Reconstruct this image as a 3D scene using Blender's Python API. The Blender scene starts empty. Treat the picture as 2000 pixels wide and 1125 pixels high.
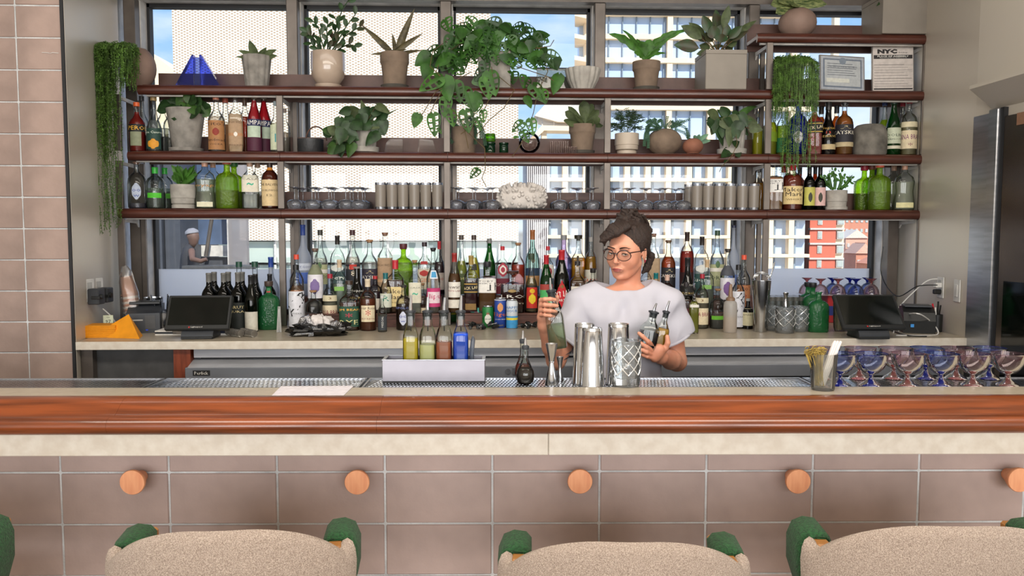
import bpy, math, random
import numpy as np
from mathutils import Matrix, Vector, noise
PI = math.pi
scene = bpy.context.scene
COL = scene.collection
random.seed(7)
# ---------------- camera ----------------
FPX = 1555.0
PITCH, YAW, ROLL = math.radians(3.92), math.radians(2.3), math.radians(0.05)
CAMM = Matrix.Rotation(-YAW, 3, 'Z') @ Matrix.Rotation(PI/2-PITCH, 3, 'X') @ Matrix.Rotation(ROLL, 3, 'Z')
CAMP = Vector((0, 0, 1.52))
cam = bpy.data.cameras.new('camera'); camo = bpy.data.objects.new('camera', cam); COL.objects.link(camo)
camo.matrix_world = Matrix.Translation(CAMP) @ CAMM.to_4x4()
cam.sensor_width = 36; cam.lens = 36*FPX/2000; cam.clip_end = 600
scene.camera = camo
def U(px, py, x=None, y=None, z=None):
    """world point on the plane x=, y= or z= that the photo shows at pixel (px, py); used to measure the place"""
    d = CAMM @ Vector(((px-1000)/FPX, -(py-562.5)/FPX, -1.0))
    i, v = (0, x) if x is not None else (1, y) if y is not None else (2, z)
    return CAMP + d*((v-CAMP[i])/d[i])
def PPM(p):
    q = CAMM.transposed() @ (Vector(p)-CAMP)
    return FPX/-q.z
# ---------------- light ----------------
scene.view_settings.view_transform = 'Standard'; scene.view_settings.look = 'None'
scene.view_settings.exposure = 0.22; scene.view_settings.gamma = 1.0
scene.view_settings.use_curve_mapping = False
try:
    cy = scene.cycles
    cy.transparent_max_bounces = 32; cy.max_bounces = 8; cy.diffuse_bounces = 3; cy.glossy_bounces = 4
    cy.transmission_bounces = 6; cy.caustics_reflective = False; cy.caustics_refractive = False
    cy.use_denoising = True; cy.sample_clamp_indirect = 4.0
except Exception: pass
w = bpy.data.worlds.new('sky'); scene.world = w; w.use_nodes = True
nt = w.node_tree; nt.nodes.clear()
def N(nt, t, **k):
    n = nt.nodes.new(t)
    for a, b in k.items():
        if a.startswith('i_'):
            key = a[2:]
            n.inputs[int(key) if key.isdigit() else key.replace('_', ' ')].default_value = b
        else: setattr(n, a, b)
    return n
out = N(nt, 'ShaderNodeOutputWorld'); bg = N(nt, 'ShaderNodeBackground'); bg.inputs[1].default_value = 1.15
tc = N(nt, 'ShaderNodeTexCoord'); sep = N(nt, 'ShaderNodeSeparateXYZ')
ramp = N(nt, 'ShaderNodeValToRGB'); nt.links.new(tc.outputs['Generated'], sep.inputs[0])
nt.links.new(sep.outputs[2], ramp.inputs[0])
cr = ramp.color_ramp; cr.elements[0].position = 0.0; cr.elements[0].color = (.30, .30, .31, 1)
cr.elements[1].position = 0.9; cr.elements[1].color = (.12, .29, .72, 1)
for p_, c_ in ((.005, (.66, .76, .88, 1)), (.12, (.42, .62, .93, 1)), (.30, (.21, .44, .88, 1))):
    e_ = cr.elements.new(p_); e_.color = c_
mp = N(nt, 'ShaderNodeMapping'); mp.inputs['Scale'].default_value = (2.2, 2.2, 7); mp.inputs['Rotation'].default_value = (0, .5, 0)
nz = N(nt, 'ShaderNodeTexNoise', i_Scale=1.6, i_Detail=6.0, i_Roughness=.55)
cr2 = N(nt, 'ShaderNodeValToRGB'); cr2.color_ramp.elements[0].position = .46; cr2.color_ramp.elements[1].position = .72
mix = N(nt, 'ShaderNodeMix', data_type='RGBA'); mix.inputs[7].default_value = (.90, .92, .96, 1)
nt.links.new(tc.outputs['Generated'], mp.inputs[0]); nt.links.new(mp.outputs[0], nz.inputs['Vector'])
nt.links.new(nz.outputs[0], cr2.inputs[0]); nt.links.new(cr2.outputs[0], mix.inputs[0])
nt.links.new(ramp.outputs[0], mix.inputs[6]); nt.links.new(mix.outputs[2], bg.inputs[0]); nt.links.new(bg.outputs[0], out.inputs[0])
sun = bpy.data.lights.new('sun', 'SUN'); sun.energy = 4.6; sun.angle = .01; sun.color = (1, .95, .86)
suno = bpy.data.objects.new('sun', sun); COL.objects.link(suno)
suno.rotation_euler = Vector((-.45, 1, -.95)).to_track_quat('-Z', 'Y').to_euler()
def area(name, loc, target, sx, sy, e, color=(1, 1, 1)):
    l = bpy.data.lights.new(name, 'AREA'); l.shape = 'RECTANGLE'; l.size = sx; l.size_y = sy; l.energy = e; l.color = color
    o = bpy.data.objects.new(name, l); COL.objects.link(o); o.location = loc
    o.rotation_euler = (Vector(target)-Vector(loc)).to_track_quat('-Z', 'Y').to_euler(); return o
for i_ in range(5): area('daylight_rear_window', (-2.9+i_*1.48, -4.7, 1.65), (-2.9+i_*1.48, 4, 1.25), 1.22, 2.2, 66, (1, .98, .95))
area('bar_area_lamp', (0.2, 1.2, 2.86), (0.2, 1.9, 0), 4.5, .5, 70, (1, .93, .82))  # area lamp under the ceiling, aimed down at the bar; no fitting modelled
area('back_bar_fill', (0.2, 3.0, 2.86), (0.2, 4.2, 1.2), 4.2, .3, 10, (1, .95, .88))  # invented fill lamp that brightens the back bar
# ---------------- materials ----------------
def lin(h):
    if isinstance(h, str):
        h = h.lstrip('#'); v = [int(h[i:i+2], 16)/255 for i in (0, 2, 4)]
        return tuple(x/12.92 if x <= .04045 else ((x+.055)/1.055)**2.4 for x in v)
    return tuple(h)
_M = {}
def mat(name, color='#888888', rough=.5, metal=0, var=.12, scale=12, bump=0, bscale=60, spec=.5, coat=0, aniso=None, kind=None, color2=None, stretch=None, trans=0, sheen=0, emit=0):
    if name in _M: return _M[name]
    m = bpy.data.materials.new(name); m.use_nodes = True; nt = m.node_tree; nt.nodes.clear()
    o = N(nt, 'ShaderNodeOutputMaterial'); b = N(nt, 'ShaderNodeBsdfPrincipled'); nt.links.new(b.outputs[0], o.inputs[0])
    c = lin(color)
    b.inputs['Roughness'].default_value = rough; b.inputs['Metallic'].default_value = metal
    b.inputs['Specular IOR Level'].default_value = spec
    if coat: b.inputs['Coat Weight'].default_value = coat; b.inputs['Coat Roughness'].default_value = .08
    if sheen: b.inputs['Sheen Weight'].default_value = sheen
    if trans: b.inputs['Subsurface Weight'].default_value = 0
    tcn = N(nt, 'ShaderNodeTexCoord'); mpn = N(nt, 'ShaderNodeMapping')
    if stretch: mpn.inputs['Scale'].default_value = stretch
    nt.links.new(tcn.outputs['Object'], mpn.inputs[0])
    n1 = N(nt, 'ShaderNodeTexNoise', i_Scale=scale, i_Detail=3.0); nt.links.new(mpn.outputs[0], n1.inputs['Vector'])
    mx = N(nt, 'ShaderNodeMix', data_type='RGBA')
    c2 = lin(color2) if color2 else tuple(max(0, x*(1-var*2)) for x in c)
    c1 = c if color2 else tuple(min(1, x*(1+var)) for x in c)
    mx.inputs[6].default_value = (*c1, 1); mx.inputs[7].default_value = (*c2, 1)
    rp = N(nt, 'ShaderNodeValToRGB'); rp.color_ramp.elements[0].position = .35; rp.color_ramp.elements[1].position = .68
    nt.links.new(n1.outputs[0], rp.inputs[0]); nt.links.new(rp.outputs[0], mx.inputs[0]); nt.links.new(mx.outputs[2], b.inputs['Base Color'])
    if emit:
        nt.links.new(mx.outputs[2], b.inputs['Emission Color']); b.inputs['Emission Strength'].default_value = emit
    if bump:
        n2 = N(nt, 'ShaderNodeTexNoise', i_Scale=bscale, i_Detail=4.0); bp = N(nt, 'ShaderNodeBump', i_Strength=bump, i_Distance=.01)
        nt.links.new(mpn.outputs[0], n2.inputs['Vector']); nt.links.new(n2.outputs[0], bp.inputs['Height']); nt.links.new(bp.outputs[0], b.inputs['Normal'])
    if trans:   # thin leaf / cloth: lets some light through
        tr = N(nt, 'ShaderNodeBsdfTranslucent'); ms = N(nt, 'ShaderNodeMixShader', i_0=trans)
        nt.links.new(mx.outputs[2], tr.inputs[0]); nt.links.new(b.outputs[0], ms.inputs[1]); nt.links.new(tr.outputs[0], ms.inputs[2])
        nt.links.new(ms.outputs[0], o.inputs[0])
    _M[name] = m; return m
def glass(name, tint=(.96, .98, .97), rough=.02, refl=.9, body=0.0, bcol=(.8, .8, .8), noisy=0, edge=None, ecol=None):
    """thin clear or tinted glass wall: what lies behind shows through, edges and highlights reflect"""
    if name in _M: return _M[name]
    tint = lin(tint)
    if edge is None: edge = .72 if min(tint) > .6 else .5
    m = bpy.data.materials.new(name); m.use_nodes = True; nt = m.node_tree; nt.nodes.clear()
    o = N(nt, 'ShaderNodeOutputMaterial'); t = N(nt, 'ShaderNodeBsdfTransparent'); g = N(nt, 'ShaderNodeBsdfGlossy', i_Roughness=rough)
    lw = N(nt, 'ShaderNodeLayerWeight', i_Blend=.25)
    # edges of a glass wall are darker and stronger coloured: light crosses more glass there
    pw = N(nt, 'ShaderNodeMath', operation='POWER', i_1=1.6); nt.links.new(lw.outputs['Facing'], pw.inputs[0])
    mx = N(nt, 'ShaderNodeMix', data_type='RGBA'); mx.inputs[6].default_value = (*tint, 1); mx.inputs[7].default_value = (*(lin(ecol) if ecol else [x**1.5*edge for x in tint]), 1)
    nt.links.new(pw.outputs[0], mx.inputs[0]); nt.links.new(mx.outputs[2], t.inputs[0])
    ml = N(nt, 'ShaderNodeMath', operation='MULTIPLY_ADD', i_1=refl, i_2=.02); ml.use_clamp = True
    nt.links.new(lw.outputs['Fresnel'], ml.inputs[0])
    ms = N(nt, 'ShaderNodeMixShader'); nt.links.new(ml.outputs[0], ms.inputs[0])
    if body:
        d = N(nt, 'ShaderNodeBsdfDiffuse'); d.inputs[0].default_value = (*lin(bcol), 1)
        tl = N(nt, 'ShaderNodeBsdfTranslucent'); tl.inputs[0].default_value = (*lin(bcol), 1)
        m1 = N(nt, 'ShaderNodeMixShader', i_0=.6); nt.links.new(d.outputs[0], m1.inputs[1]); nt.links.new(tl.outputs[0], m1.inputs[2])
        m2 = N(nt, 'ShaderNodeMixShader', i_0=body); nt.links.new(t.outputs[0], m2.inputs[1]); nt.links.new(m1.outputs[0], m2.inputs[2])
        nt.links.new(m2.outputs[0], ms.inputs[1])
    else: nt.links.new(t.outputs[0], ms.inputs[1])
    if noisy:
        tcn = N(nt, 'ShaderNodeTexCoord'); n2 = N(nt, 'ShaderNodeTexNoise', i_Scale=noisy, i_Detail=2.0); bp = N(nt, 'ShaderNodeBump', i_Strength=.6, i_Distance=.01)
        nt.links.new(tcn.outputs['Object'], n2.inputs['Vector']); nt.links.new(n2.outputs[0], bp.inputs['Height'])
        nt.links.new(bp.outputs[0], g.inputs['Normal']); nt.links.new(bp.outputs[0], lw.inputs['Normal'])
    nt.links.new(g.outputs[0], ms.inputs[2]); nt.links.new(ms.outputs[0], o.inputs[0])
    _M[name] = m; return m
# ---------------- mesh helpers ----------------
class MB:
    def __init__(s): s.v = []; s.f = []
    def add(s, vs, fs, mtx=None):
        n = len(s.v)
        s.v += [tuple(mtx @ Vector(p)) if mtx else tuple(p) for p in vs]
        s.f += [tuple(i+n for i in f) for f in fs]; return s
    def box(s, x0, x1, y0, y1, z0, z1, c=0, mtx=None):
        if x0 > x1: x0, x1 = x1, x0
        if y0 > y1: y0, y1 = y1, y0
        if z0 > z1: z0, z1 = z1, z0
        if not c:
            vs = [(x, y, z) for z in (z0, z1) for y in (y0, y1) for x in (x0, x1)]
            return s.add(vs, [(0, 2, 3, 1), (4, 5, 7, 6), (0, 1, 5, 4), (2, 6, 7, 3), (0, 4, 6, 2), (1, 3, 7, 5)], mtx)
        c = min(c, (x1-x0)*.45, (y1-y0)*.45, (z1-z0)*.45)
        vs = []; ix = {}
        for a in (0, 1):
            for b in (0, 1):
                for d in (0, 1):
                    X, Y, Z = (x0, x1)[a], (y0, y1)[b], (z0, z1)[d]; sx, sy, sz = (c, -c)[a], (c, -c)[b], (c, -c)[d]
                    for k, p in enumerate(((X, Y+sy, Z+sz), (X+sx, Y, Z+sz), (X+sx, Y+sy, Z))):
                        ix[a, b, d, k] = len(vs); vs.append(p)
        q = lambda L: tuple(ix[t] for t in L)
        fs = []
        for a in (0, 1):
            o = 1 if a else -1
            fs.append(q([(a, 0, 0, 0), (a, 1, 0, 0), (a, 1, 1, 0), (a, 0, 1, 0)][::o]))
            fs.append(q([(0, a, 0, 1), (0, a, 1, 1), (1, a, 1, 1), (1, a, 0, 1)][::o]))
            fs.append(q([(0, 0, a, 2), (1, 0, a, 2), (1, 1, a, 2), (0, 1, a, 2)][::o]))
        for a in (0, 1):
            for b in (0, 1):
                fs.append(q([(a, b, 0, 0), (a, b, 1, 0), (a, b, 1, 1), (a, b, 0, 1)][::(1 if a == b else -1)][::-1]))
                fs.append(q([(a, 0, b, 0), (a, 1, b, 0), (a, 1, b, 2), (a, 0, b, 2)][::(1 if a == b else -1)]))
                fs.append(q([(0, a, b, 1), (1, a, b, 1), (1, a, b, 2), (0, a, b, 2)][::(1 if a == b else -1)][::-1]))
                for d in (0, 1):
                    fs.append(q([(a, b, d, 0), (a, b, d, 1), (a, b, d, 2)][::(-1 if (a+b+d) % 2 else 1)]))
        return s.add(vs, fs, mtx)
    def lathe(s, prof, seg=20, n=2.0, dy=1.0, cx=0, cy=0, cz=0, cap=True, mtx=None):
        """prof: (radius, z); n: superellipse exponent; dy: depth/width ratio"""
        vs = []; fs = []
        for r, z in prof:
            for k in range(seg):
                t = 2*PI*(k+.5)/seg; c, sn = math.cos(t), math.sin(t)
                g = (abs(c)**n+abs(sn)**n)**(-1/n)
                vs.append((cx+r*g*c, cy+r*g*sn*dy, cz+z))
        for j in range(len(prof)-1):
            for k in range(seg):
                k2 = (k+1) % seg
                fs.append((j*seg+k, j*seg+k2, (j+1)*seg+k2, (j+1)*seg+k))
        if cap:
            if prof[0][0] > 1e-6: fs.append(tuple(range(seg))[::-1])
            if prof[-1][0] > 1e-6: fs.append(tuple(range((len(prof)-1)*seg, len(prof)*seg)))
        return s.add(vs, fs, mtx)
    def tube(s, pts, r, seg=6, cap=True, mtx=None, flat=1.0):
        pts = [Vector(p) for p in pts]; n = len(pts); rs = r if isinstance(r, (list, tuple)) else [r]*n
        vs = []; fs = []; up = Vector((0, 0, 1)); pr = None
        for i in range(n):
            d = (pts[min(i+1, n-1)]-pts[max(i-1, 0)])
            d = d.normalized() if d.length > 1e-9 else Vector((0, 0, 1))
            if pr is None:
                a = up if abs(d.z) < .9 else Vector((1, 0, 0)); u = d.cross(a).normalized()
            else:
                u = (pr - d*pr.dot(d)); u = u.normalized() if u.length > 1e-6 else d.orthogonal().normalized()
            pr = u; v = d.cross(u)
            for k in range(seg):
                t = 2*PI*k/seg; vs.append(pts[i]+u*math.cos(t)*rs[i]+v*math.sin(t)*rs[i]*flat)
        for i in range(n-1):
            for k in range(seg):
                k2 = (k+1) % seg; fs.append((i*seg+k, i*seg+k2, (i+1)*seg+k2, (i+1)*seg+k))
        if cap: fs.append(tuple(range(seg))[::-1]); fs.append(tuple(range((n-1)*seg, n*seg)))
        return s.add(vs, fs, mtx)
    def prism(s, poly, y0, y1, axis='y', mtx=None):
        """polygon in the plane across the axis, extruded along it"""
        n = len(poly)
        if axis == 'y': vs = [(a, y0, b) for a, b in poly]+[(a, y1, b) for a, b in poly]
        elif axis == 'x': vs = [(y0, a, b) for a, b in poly]+[(y1, a, b) for a, b in poly]
        else: vs = [(a, b, y0) for a, b in poly]+[(a, b, y1) for a, b in poly]
        fs = [tuple(range(n)), tuple(range(n, 2*n))[::-1]]+[(i, i+n, (i+1) % n+n, (i+1) % n) for i in range(n)]
        return s.add(vs, fs, mtx)
    def mesh(s, name, m, smooth=True, angle=40):
        me = bpy.data.meshes.new(name); me.from_pydata(s.v, [], s.f)
        if smooth:
            me.polygons.foreach_set('use_smooth', [True]*len(me.polygons)); me.update(); me.set_sharp_from_angle(angle=math.radians(angle))
        if m: me.materials.append(m)
        me.update(); return me
    def build(s, name, m, parent=None, smooth=True, angle=40, loc=None, rz=0, fix=False):
        me = s.mesh(name, m, smooth, angle)
        if fix:
            import bmesh
            b = bmesh.new(); b.from_mesh(me); bmesh.ops.recalc_face_normals(b, faces=b.faces); b.to_mesh(me); b.free()
        return place(name, me, parent, loc, rz)
def place(name, me, parent=None, loc=None, rz=0):
    o = bpy.data.objects.new(name, me); COL.objects.link(o); o.parent = parent
    if loc is not None: o.location = loc
    if rz: o.rotation_euler = (0, 0, rz)
    return o
def tag(o, label=None, cat=None, group=None, kind=None):
    if label: o['label'] = label
    if cat: o['category'] = cat
    if group: o['group'] = group
    if kind: o['kind'] = kind
    return o
def thing(name, label, cat, loc=(0, 0, 0), rz=0, group=None):
    o = bpy.data.objects.new(name, None); COL.objects.link(o); o.empty_display_size = .05
    o.location = loc; o.rotation_euler = (0, 0, rz); return tag(o, label, cat, group)
def struct(o): o['kind'] = 'structure'; return o
def dup(root, loc=None, rz=None, label=None, scale=None):
    r = root.copy(); COL.objects.link(r)
    for ch in list(root.children):
        c = ch.copy(); COL.objects.link(c); c.parent = r
        for g in list(ch.children):
            d = g.copy(); COL.objects.link(d); d.parent = c
    if loc is not None: r.location = loc
    if rz is not None: r.rotation_euler = (0, 0, rz)
    if label: r['label'] = label
    if scale: r.scale = (scale,)*3
    return r
_dg = None
def text_mesh(s, height=1.0, bold=0.0, width=None, align='CENTER'):
    """flat lettering in the XY plane, centred; returns vertices (N,2) and triangles"""
    cu = bpy.data.curves.new('t', 'FONT'); cu.body = s; cu.align_x = align; cu.align_y = 'CENTER'; cu.resolution_u = 1; cu.offset = bold
    o = bpy.data.objects.new('t', cu); COL.objects.link(o)
    dg = bpy.context.evaluated_depsgraph_get(); me = bpy.data.meshes.new_from_object(o.evaluated_get(dg))
    v = [tuple(p.co[:2]) for p in me.vertices]; f = [tuple(p.vertices) for p in me.polygons]
    bpy.data.objects.remove(o); bpy.data.curves.remove(cu); bpy.data.meshes.remove(me)
    if v:
        x0 = min(a for a, b in v); x1 = max(a for a, b in v); y0 = min(b for a, b in v); y1 = max(b for a, b in v)
        k = height/max(y1-y0, 1e-6); kx = (width/max(x1-x0, 1e-6)) if width else k
        v = [((a-(x0+x1)/2)*kx, (b-(y0+y1)/2)*k) for a, b in v]
    return v, f
def flat_text(mb, s, height, mtx, width=None, bold=0.0):
    v, f = text_mesh(s, height, bold, width); mb.add([(a, b, 0) for a, b in v], f, mtx); return mb
FACE = Matrix.Rotation(PI/2, 4, 'X')    # text plane turned to face -Y
# ================= SETTING =================
m_tile = mat('mauve_clay_tile', '#b09b94', .62, var=.10, scale=5, bump=.12, bscale=40)
m_tile2 = mat('mauve_clay_tile_brown', '#a08a80', .62, var=.10, scale=6, bump=.12, bscale=40)
m_grout = mat('pale_grout', '#c9cbcc', .9, bump=.4, bscale=150)
m_plaster = mat('satin_beige_panel', '#cdc4b7', .36, metal=.2, var=.01, scale=1.5)
m_ceil = mat('white_ceiling', '#d9d4cc', .9)
m_floor = mat('grey_floor', '#a39684', .6)
m_dmetal = mat('bronze_metal', '#6d655f', .42, metal=.55, var=.1, scale=9)
m_lmetal = mat('pale_frame', '#cfcac4', .5)
m_black = mat('black_gasket', '#17171a', .6)
m_steel = mat('brushed_steel', '#b9bcc2', .28, metal=.95, var=.08, scale=4, stretch=(1, 1, 14), bump=.03, bscale=40)
m_stone2 = mat('darker_quartz', '#a89c8a', .32, var=.06, scale=30, color2='#b3a896')  # darker tone of the quartz, used on the counter tops
m_stone = mat('cream_quartz', '#d3c8b8', .35, var=.06, scale=30, bump=.03, bscale=120, color2='#e0d8ca')
m_wood = mat('varnished_mahogany', '#84401b', .30, var=.25, scale=6, stretch=(.6, 9, 9), coat=.5, color2='#55260d')
m_walnut = mat('dark_walnut', '#54291e', .34, var=.25, scale=8, stretch=(1, 8, 8), coat=.3, color2='#3f1d15')
m_brown = mat('brown_back_board', '#5b4038', .5)
m_grille = mat('dark_grey_panel', '#4c4c4d', .55)
BETA = -math.radians(1.65)
BM = Matrix.Rotation(BETA, 4, 'Z')
# floor, ceiling, room shell behind the camera
struct(MB().box(-4.5, 4.5, -5.2, 4.7, -.1, 0).build('floor', m_floor, smooth=False))
struct(MB().box(-4.5, 4.5, -5.2, 4.72, 2.93, 3.03).build('ceiling', m_ceil, smooth=False))
struct(MB().box(-4.5, -4.4, -5.2, 3.57, 0, 2.93).build('wall_left', m_ceil, smooth=False))
struct(MB().box(4.4, 4.5, -5.2, 1.9, 0, 2.93).build('wall_right', m_ceil, smooth=False))
wr = MB().box(-4.5, 4.5, -5.2, -5.1, 0, .55).box(-4.5, 4.5, -5.2, -5.1, 2.75, 2.93)
for i in range(7): wr.box(-4.5+i*1.48, -4.38+i*1.48, -5.2, -5.08, .55, 2.75)
struct(wr.build('wall_rear', m_dmetal, smooth=False))
# tiled pier on the left
p = struct(MB().prism([(-4.4, 3.572), (-1.792, 3.572), (-1.80, 3.60), (-1.97, 4.6), (-4.4, 4.6)], 0, 2.93, 'z').build('wall_pier', m_grout, smooth=False, fix=True))
xs = [-1.795, -1.992, -2.262, -2.532, -2.8]
tile_me = {}
k = 0
for i in range(4):
    x1, x0 = xs[i]-.003, xs[i+1]+.003
    for j in range(22):
        z0 = .04+.1365*j; z1 = z0+.131
        if z1 > 2.92: z1 = 2.92
        if z0 > 2.9: continue
        key = (i, round(z1-z0, 3))
        if key not in tile_me:
            tile_me[key] = MB().box(x0, x1, 3.568, 3.59, 0, z1-z0, c=.003).mesh('tile', m_tile2, False)
        place('tile', tile_me[key], p, (0, random.uniform(-.001, .001), z0))
# returns of the window recess
rl = MB().prism([(-1.80, 3.57), (-1.785, 3.57), (-1.93, 4.42), (-1.96, 4.42)], 0, 2.93, 'z').build('wall_left_return', m_plaster, smooth=False, fix=True); struct(rl)
struct(MB().box(-1.799, -1.786, 3.560, 3.568, 0, 2.93).build('trim_1', m_black, smooth=False))
rr = MB().prism([(2.25, 1.9), (4.4, 1.9), (4.4, 4.6), (2.372, 4.6), (2.372, 4.42), (2.25, 3.57)], 0, 2.93, 'z').build('wall_right_return', m_plaster, smooth=False, fix=True); struct(rr)
struct(MB().box(-4.4, 4.4, 4.56, 4.7, 0, 1.06).build('wall_back', m_plaster, smooth=False))
struct(MB().box(-4.4, 4.4, 4.56, 4.7, 2.80, 2.93).build('wall_back_head', m_plaster, smooth=False))
struct(MB().box(-1.90, 2.42, 4.38, 4.44, 2.768, 2.93).build('trim_2', m_dmetal, smooth=False))
struct(MB().box(-1.90, 2.42, 4.441, 4.56, 2.775, 2.80).build('trim_3', m_lmetal, smooth=False))
# mullions and windows
MX = [-1.858, -1.003, -.182, .654, 1.503, 2.318]
for i, x in enumerate(MX):
    wl = .03
    struct(MB().box(x-wl, x+wl, 4.385, 4.452, 1.06, 2.768, c=.004).build(f'trim_{4+i}', m_dmetal, smooth=False))
    struct(MB().box(x-wl-.004, x+wl+.004, 4.453, 4.545, 1.06, 2.775).build(f'trim_{10+i}', m_lmetal, smooth=False))
m_pane = glass('window_glass', (.97, .985, .98), .0, .10)
m_frost = glass('frosted_film', '#dfe6ef', .3, .3, body=.85, bcol='#f0f4fa')
for i in range(5):
    x0, x1 = MX[i]+.036, MX[i+1]-.036
    fr = MB(); t = .014
    fr.box(x0, x0+t, 4.53, 4.58, 1.06, 2.775).box(x1-t, x1, 4.53, 4.58, 1.06, 2.775).box(x0, x1, 4.53, 4.58, 2.755, 2.775).box(x0, x1, 4.53, 4.58, 1.06, 1.09)
    w_ = struct(fr.build(f'window_{i+1}', m_black, smooth=False))
    MB().box(x0+t, x1-t, 4.555, 4.561, 1.318, 2.755).build('pane', m_pane, w_, smooth=False)
    MB().box(x0+t, x1-t, 4.554, 4.562, 1.09, 1.318).build('frosted_strip', m_frost, w_, smooth=False)
# ================= BAR =================
bw = struct(MB().box(-3.2, 2.18, 2.2022, 2.34, 0, .943).build('wall_front', m_grout, smooth=False)); bw.matrix_world = BM
tm = {}
for i in range(-10, 7):
    for j in range(-5, 2):
        z0 = .7045+.149*j+.0; z1 = z0+.144
        z1 = min(z1, .94)
        if z0 > .93 or z0 < 0: continue
        kk = round(z1-z0, 3)
        if kk not in tm: tm[kk] = MB().box(.0028, .2992, 2.199, 2.215, 0, kk, c=.0025).mesh('tile', m_tile, False)
        place('tile', tm[kk], bw, (-.03+i*.302, random.uniform(-.0008, .0008), z0))
        if j == -1: pass
t_ = thing('bar_counter', 'long cream stone bar counter with glossy mahogany armrest rail', 'bar counter', (0, 0, 0), BETA)
MB().box(-3.2, 2.18, 2.142, 2.31, 1.02, 1.07, c=.002).build('stone_top', m_stone2, t_, smooth=False)
MB().box(-3.2, .118, 2.04, 2.36, .943, 1.004, c=.002).build('stone_apron', m_stone, t_, smooth=False)
MB().box(.119, 2.18, 2.04, 2.36, .943, 1.004, c=.002).build('stone_apron', m_stone, t_, smooth=False)
prof = [(2.146, 1.062), (2.146, 1.072), (2.138, 1.080), (2.122, 1.085), (2.100, 1.086), (2.080, 1.081), (2.062, 1.070), (2.045, 1.057), (2.032, 1.050), (2.022, 1.048), (2.019, 1.0495), (2.017, 1.053), (2.006, 1.054), (1.994, 1.049), (1.987, 1.040), (1.985, 1.029), (1.990, 1.018), (2.000, 1.010), (2.015, 1.0055), (2.146, 1.0055)]
for x0, x1 in ((-3.2, -1.0), (-.9995, -.32), (-.3195, 1.6), (1.6005, 2.18)):
    MB().prism(prof, x0, x1, 'x').build('rail', m_wood, t_, angle=35, fix=True)
MB().box(-3.2, 2.18, 2.311, 2.475, 1.02, 1.060).build('underbar_frame', m_steel, t_, smooth=False)
MB().box(-3.2, 2.18, 2.47, 2.476, .75, 1.062).build('back_lip', m_steel, t_, smooth=False)
# drip trays with slanted slots
m_slot = mat('drip_slot_steel', '#c9cbce', .2, metal=1, var=.1)
m_under = mat('drip_tray_dark', '#3d3b3a', .5, metal=.3)
edges = [-1.62, -.985, -.41, .29, .935, 1.62]
dtl = ['left end of the bar', 'left of the paper sheet', 'under the steel bottle caddy', 'under the shaker tins and cut glass', 'under the blue and pink coupes']
bnd = [-1.9, -1.05, -.42, .245, .935, 1.9]
for i in range(5):
    x0, x1 = bnd[i]+.004, bnd[i+1]-.004
    tt = thing('drip_tray', 'slotted steel drip tray set in the counter, ' + dtl[i], 'drip tray', (0, 0, 0), BETA, 'steel drip trays along the bar')
    MB().box(x0, x1, 2.314, 2.468, 1.0605, 1.063).build('tray', m_under, tt, smooth=False)
    rim = MB().box(x0, x1, 2.314, 2.319, 1.063, 1.0695).box(x0, x1, 2.462, 2.468, 1.063, 1.0695).box(x0, x0+.006, 2.319, 2.462, 1.063, 1.0695).box(x1-.006, x1, 2.319, 2.462, 1.063, 1.0695)
    rim.build('rim', m_steel, tt, smooth=False)
    g = MB(); per = .0138 if i in (0, 1, 4) else .0105; sl = .05 if i in (0, 1) else (.03 if i == 2 else -.04)
    x = x0+.012
    while x < x1-.014:
        wd = per*.55
        a = max(x0+.006, min(x1-.008, x)); b = max(x0+.006, min(x1-.008, x+sl))
        g.add([(a, 2.320, 1.0665), (a+wd, 2.320, 1.0665), (b+wd, 2.461, 1.0665), (b, 2.461, 1.0665), (a, 2.320, 1.063), (a+wd, 2.320, 1.063), (b+wd, 2.461, 1.063), (b, 2.461, 1.063)],
              [(0, 1, 2, 3), (4, 5, 1, 0), (1, 5, 6, 2), (3, 7, 4, 0)])
        x += per
    if i in (1, 2, 3):
        for yy in (2.343, 2.366, 2.389, 2.412, 2.435): g.box(x0+.006, x1-.006, yy, yy+.009, 1.0664, 1.0668)
    tag(g.build('slat', m_slot, tt, smooth=False), kind='stuff')
# ================= BACK COUNTER =================
CT = 1.04
t_ = thing('back_counter', 'cream stone back counter under the window carrying the bottles', 'counter')
MB().box(-1.797, 2.262, 3.57, 4.55, 1.004, CT, c=.002).build('stone_top', m_stone2, t_, smooth=False)
MB().box(-1.797, 2.262, 3.566, 3.5695, 1.004, CT-.0005, c=.001).build('stone_edge', m_stone, t_, smooth=False)  # same slab, front face given a lighter tone than the top
MB().box(-1.79, -1.32, 3.66, 4.5, 0, 1.003).build('carcass', m_grille, t_, smooth=False)
m_red = mat('reddish_wood', '#8a4227', .45, var=.25, stretch=(6, 6, 1), color2='#6c2f18')
MB().box(-1.375, -1.30, 3.60, 3.66, .83, 1.003).build('wood_block', m_red, t_, smooth=False)
MB().box(-1.79, -1.74, 3.62, 3.66, .1, 1.003).build('side_strip', m_dmetal, t_, smooth=False)
t_ = thing('bottle_cooler', 'long stainless back bar cooler with slanted lid strip under the back counter', 'cooler')
m_st2 = mat('cooler_steel', '#c6c8ce', .35, metal=.4, var=.1, scale=3, stretch=(1, 1, 10))
m_st3 = mat('cooler_grey', '#80848c', .38, metal=.3, var=.1, scale=3)
MB().box(-1.29, 2.2, 3.615, 3.66, .96, 1.0035).build('top_strip', m_st2, t_, smooth=False)
MB().box(-1.27, 2.2, 3.645, 4.4, 0, .96).build('recess', m_black, t_, smooth=False)
MB().prism([(3.56, .925), (3.66, .955), (3.66, .88), (3.56, .90)], -1.30, 2.2, 'x').build('lid_slope', m_st2, t_, smooth=False, fix=True)
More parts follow.
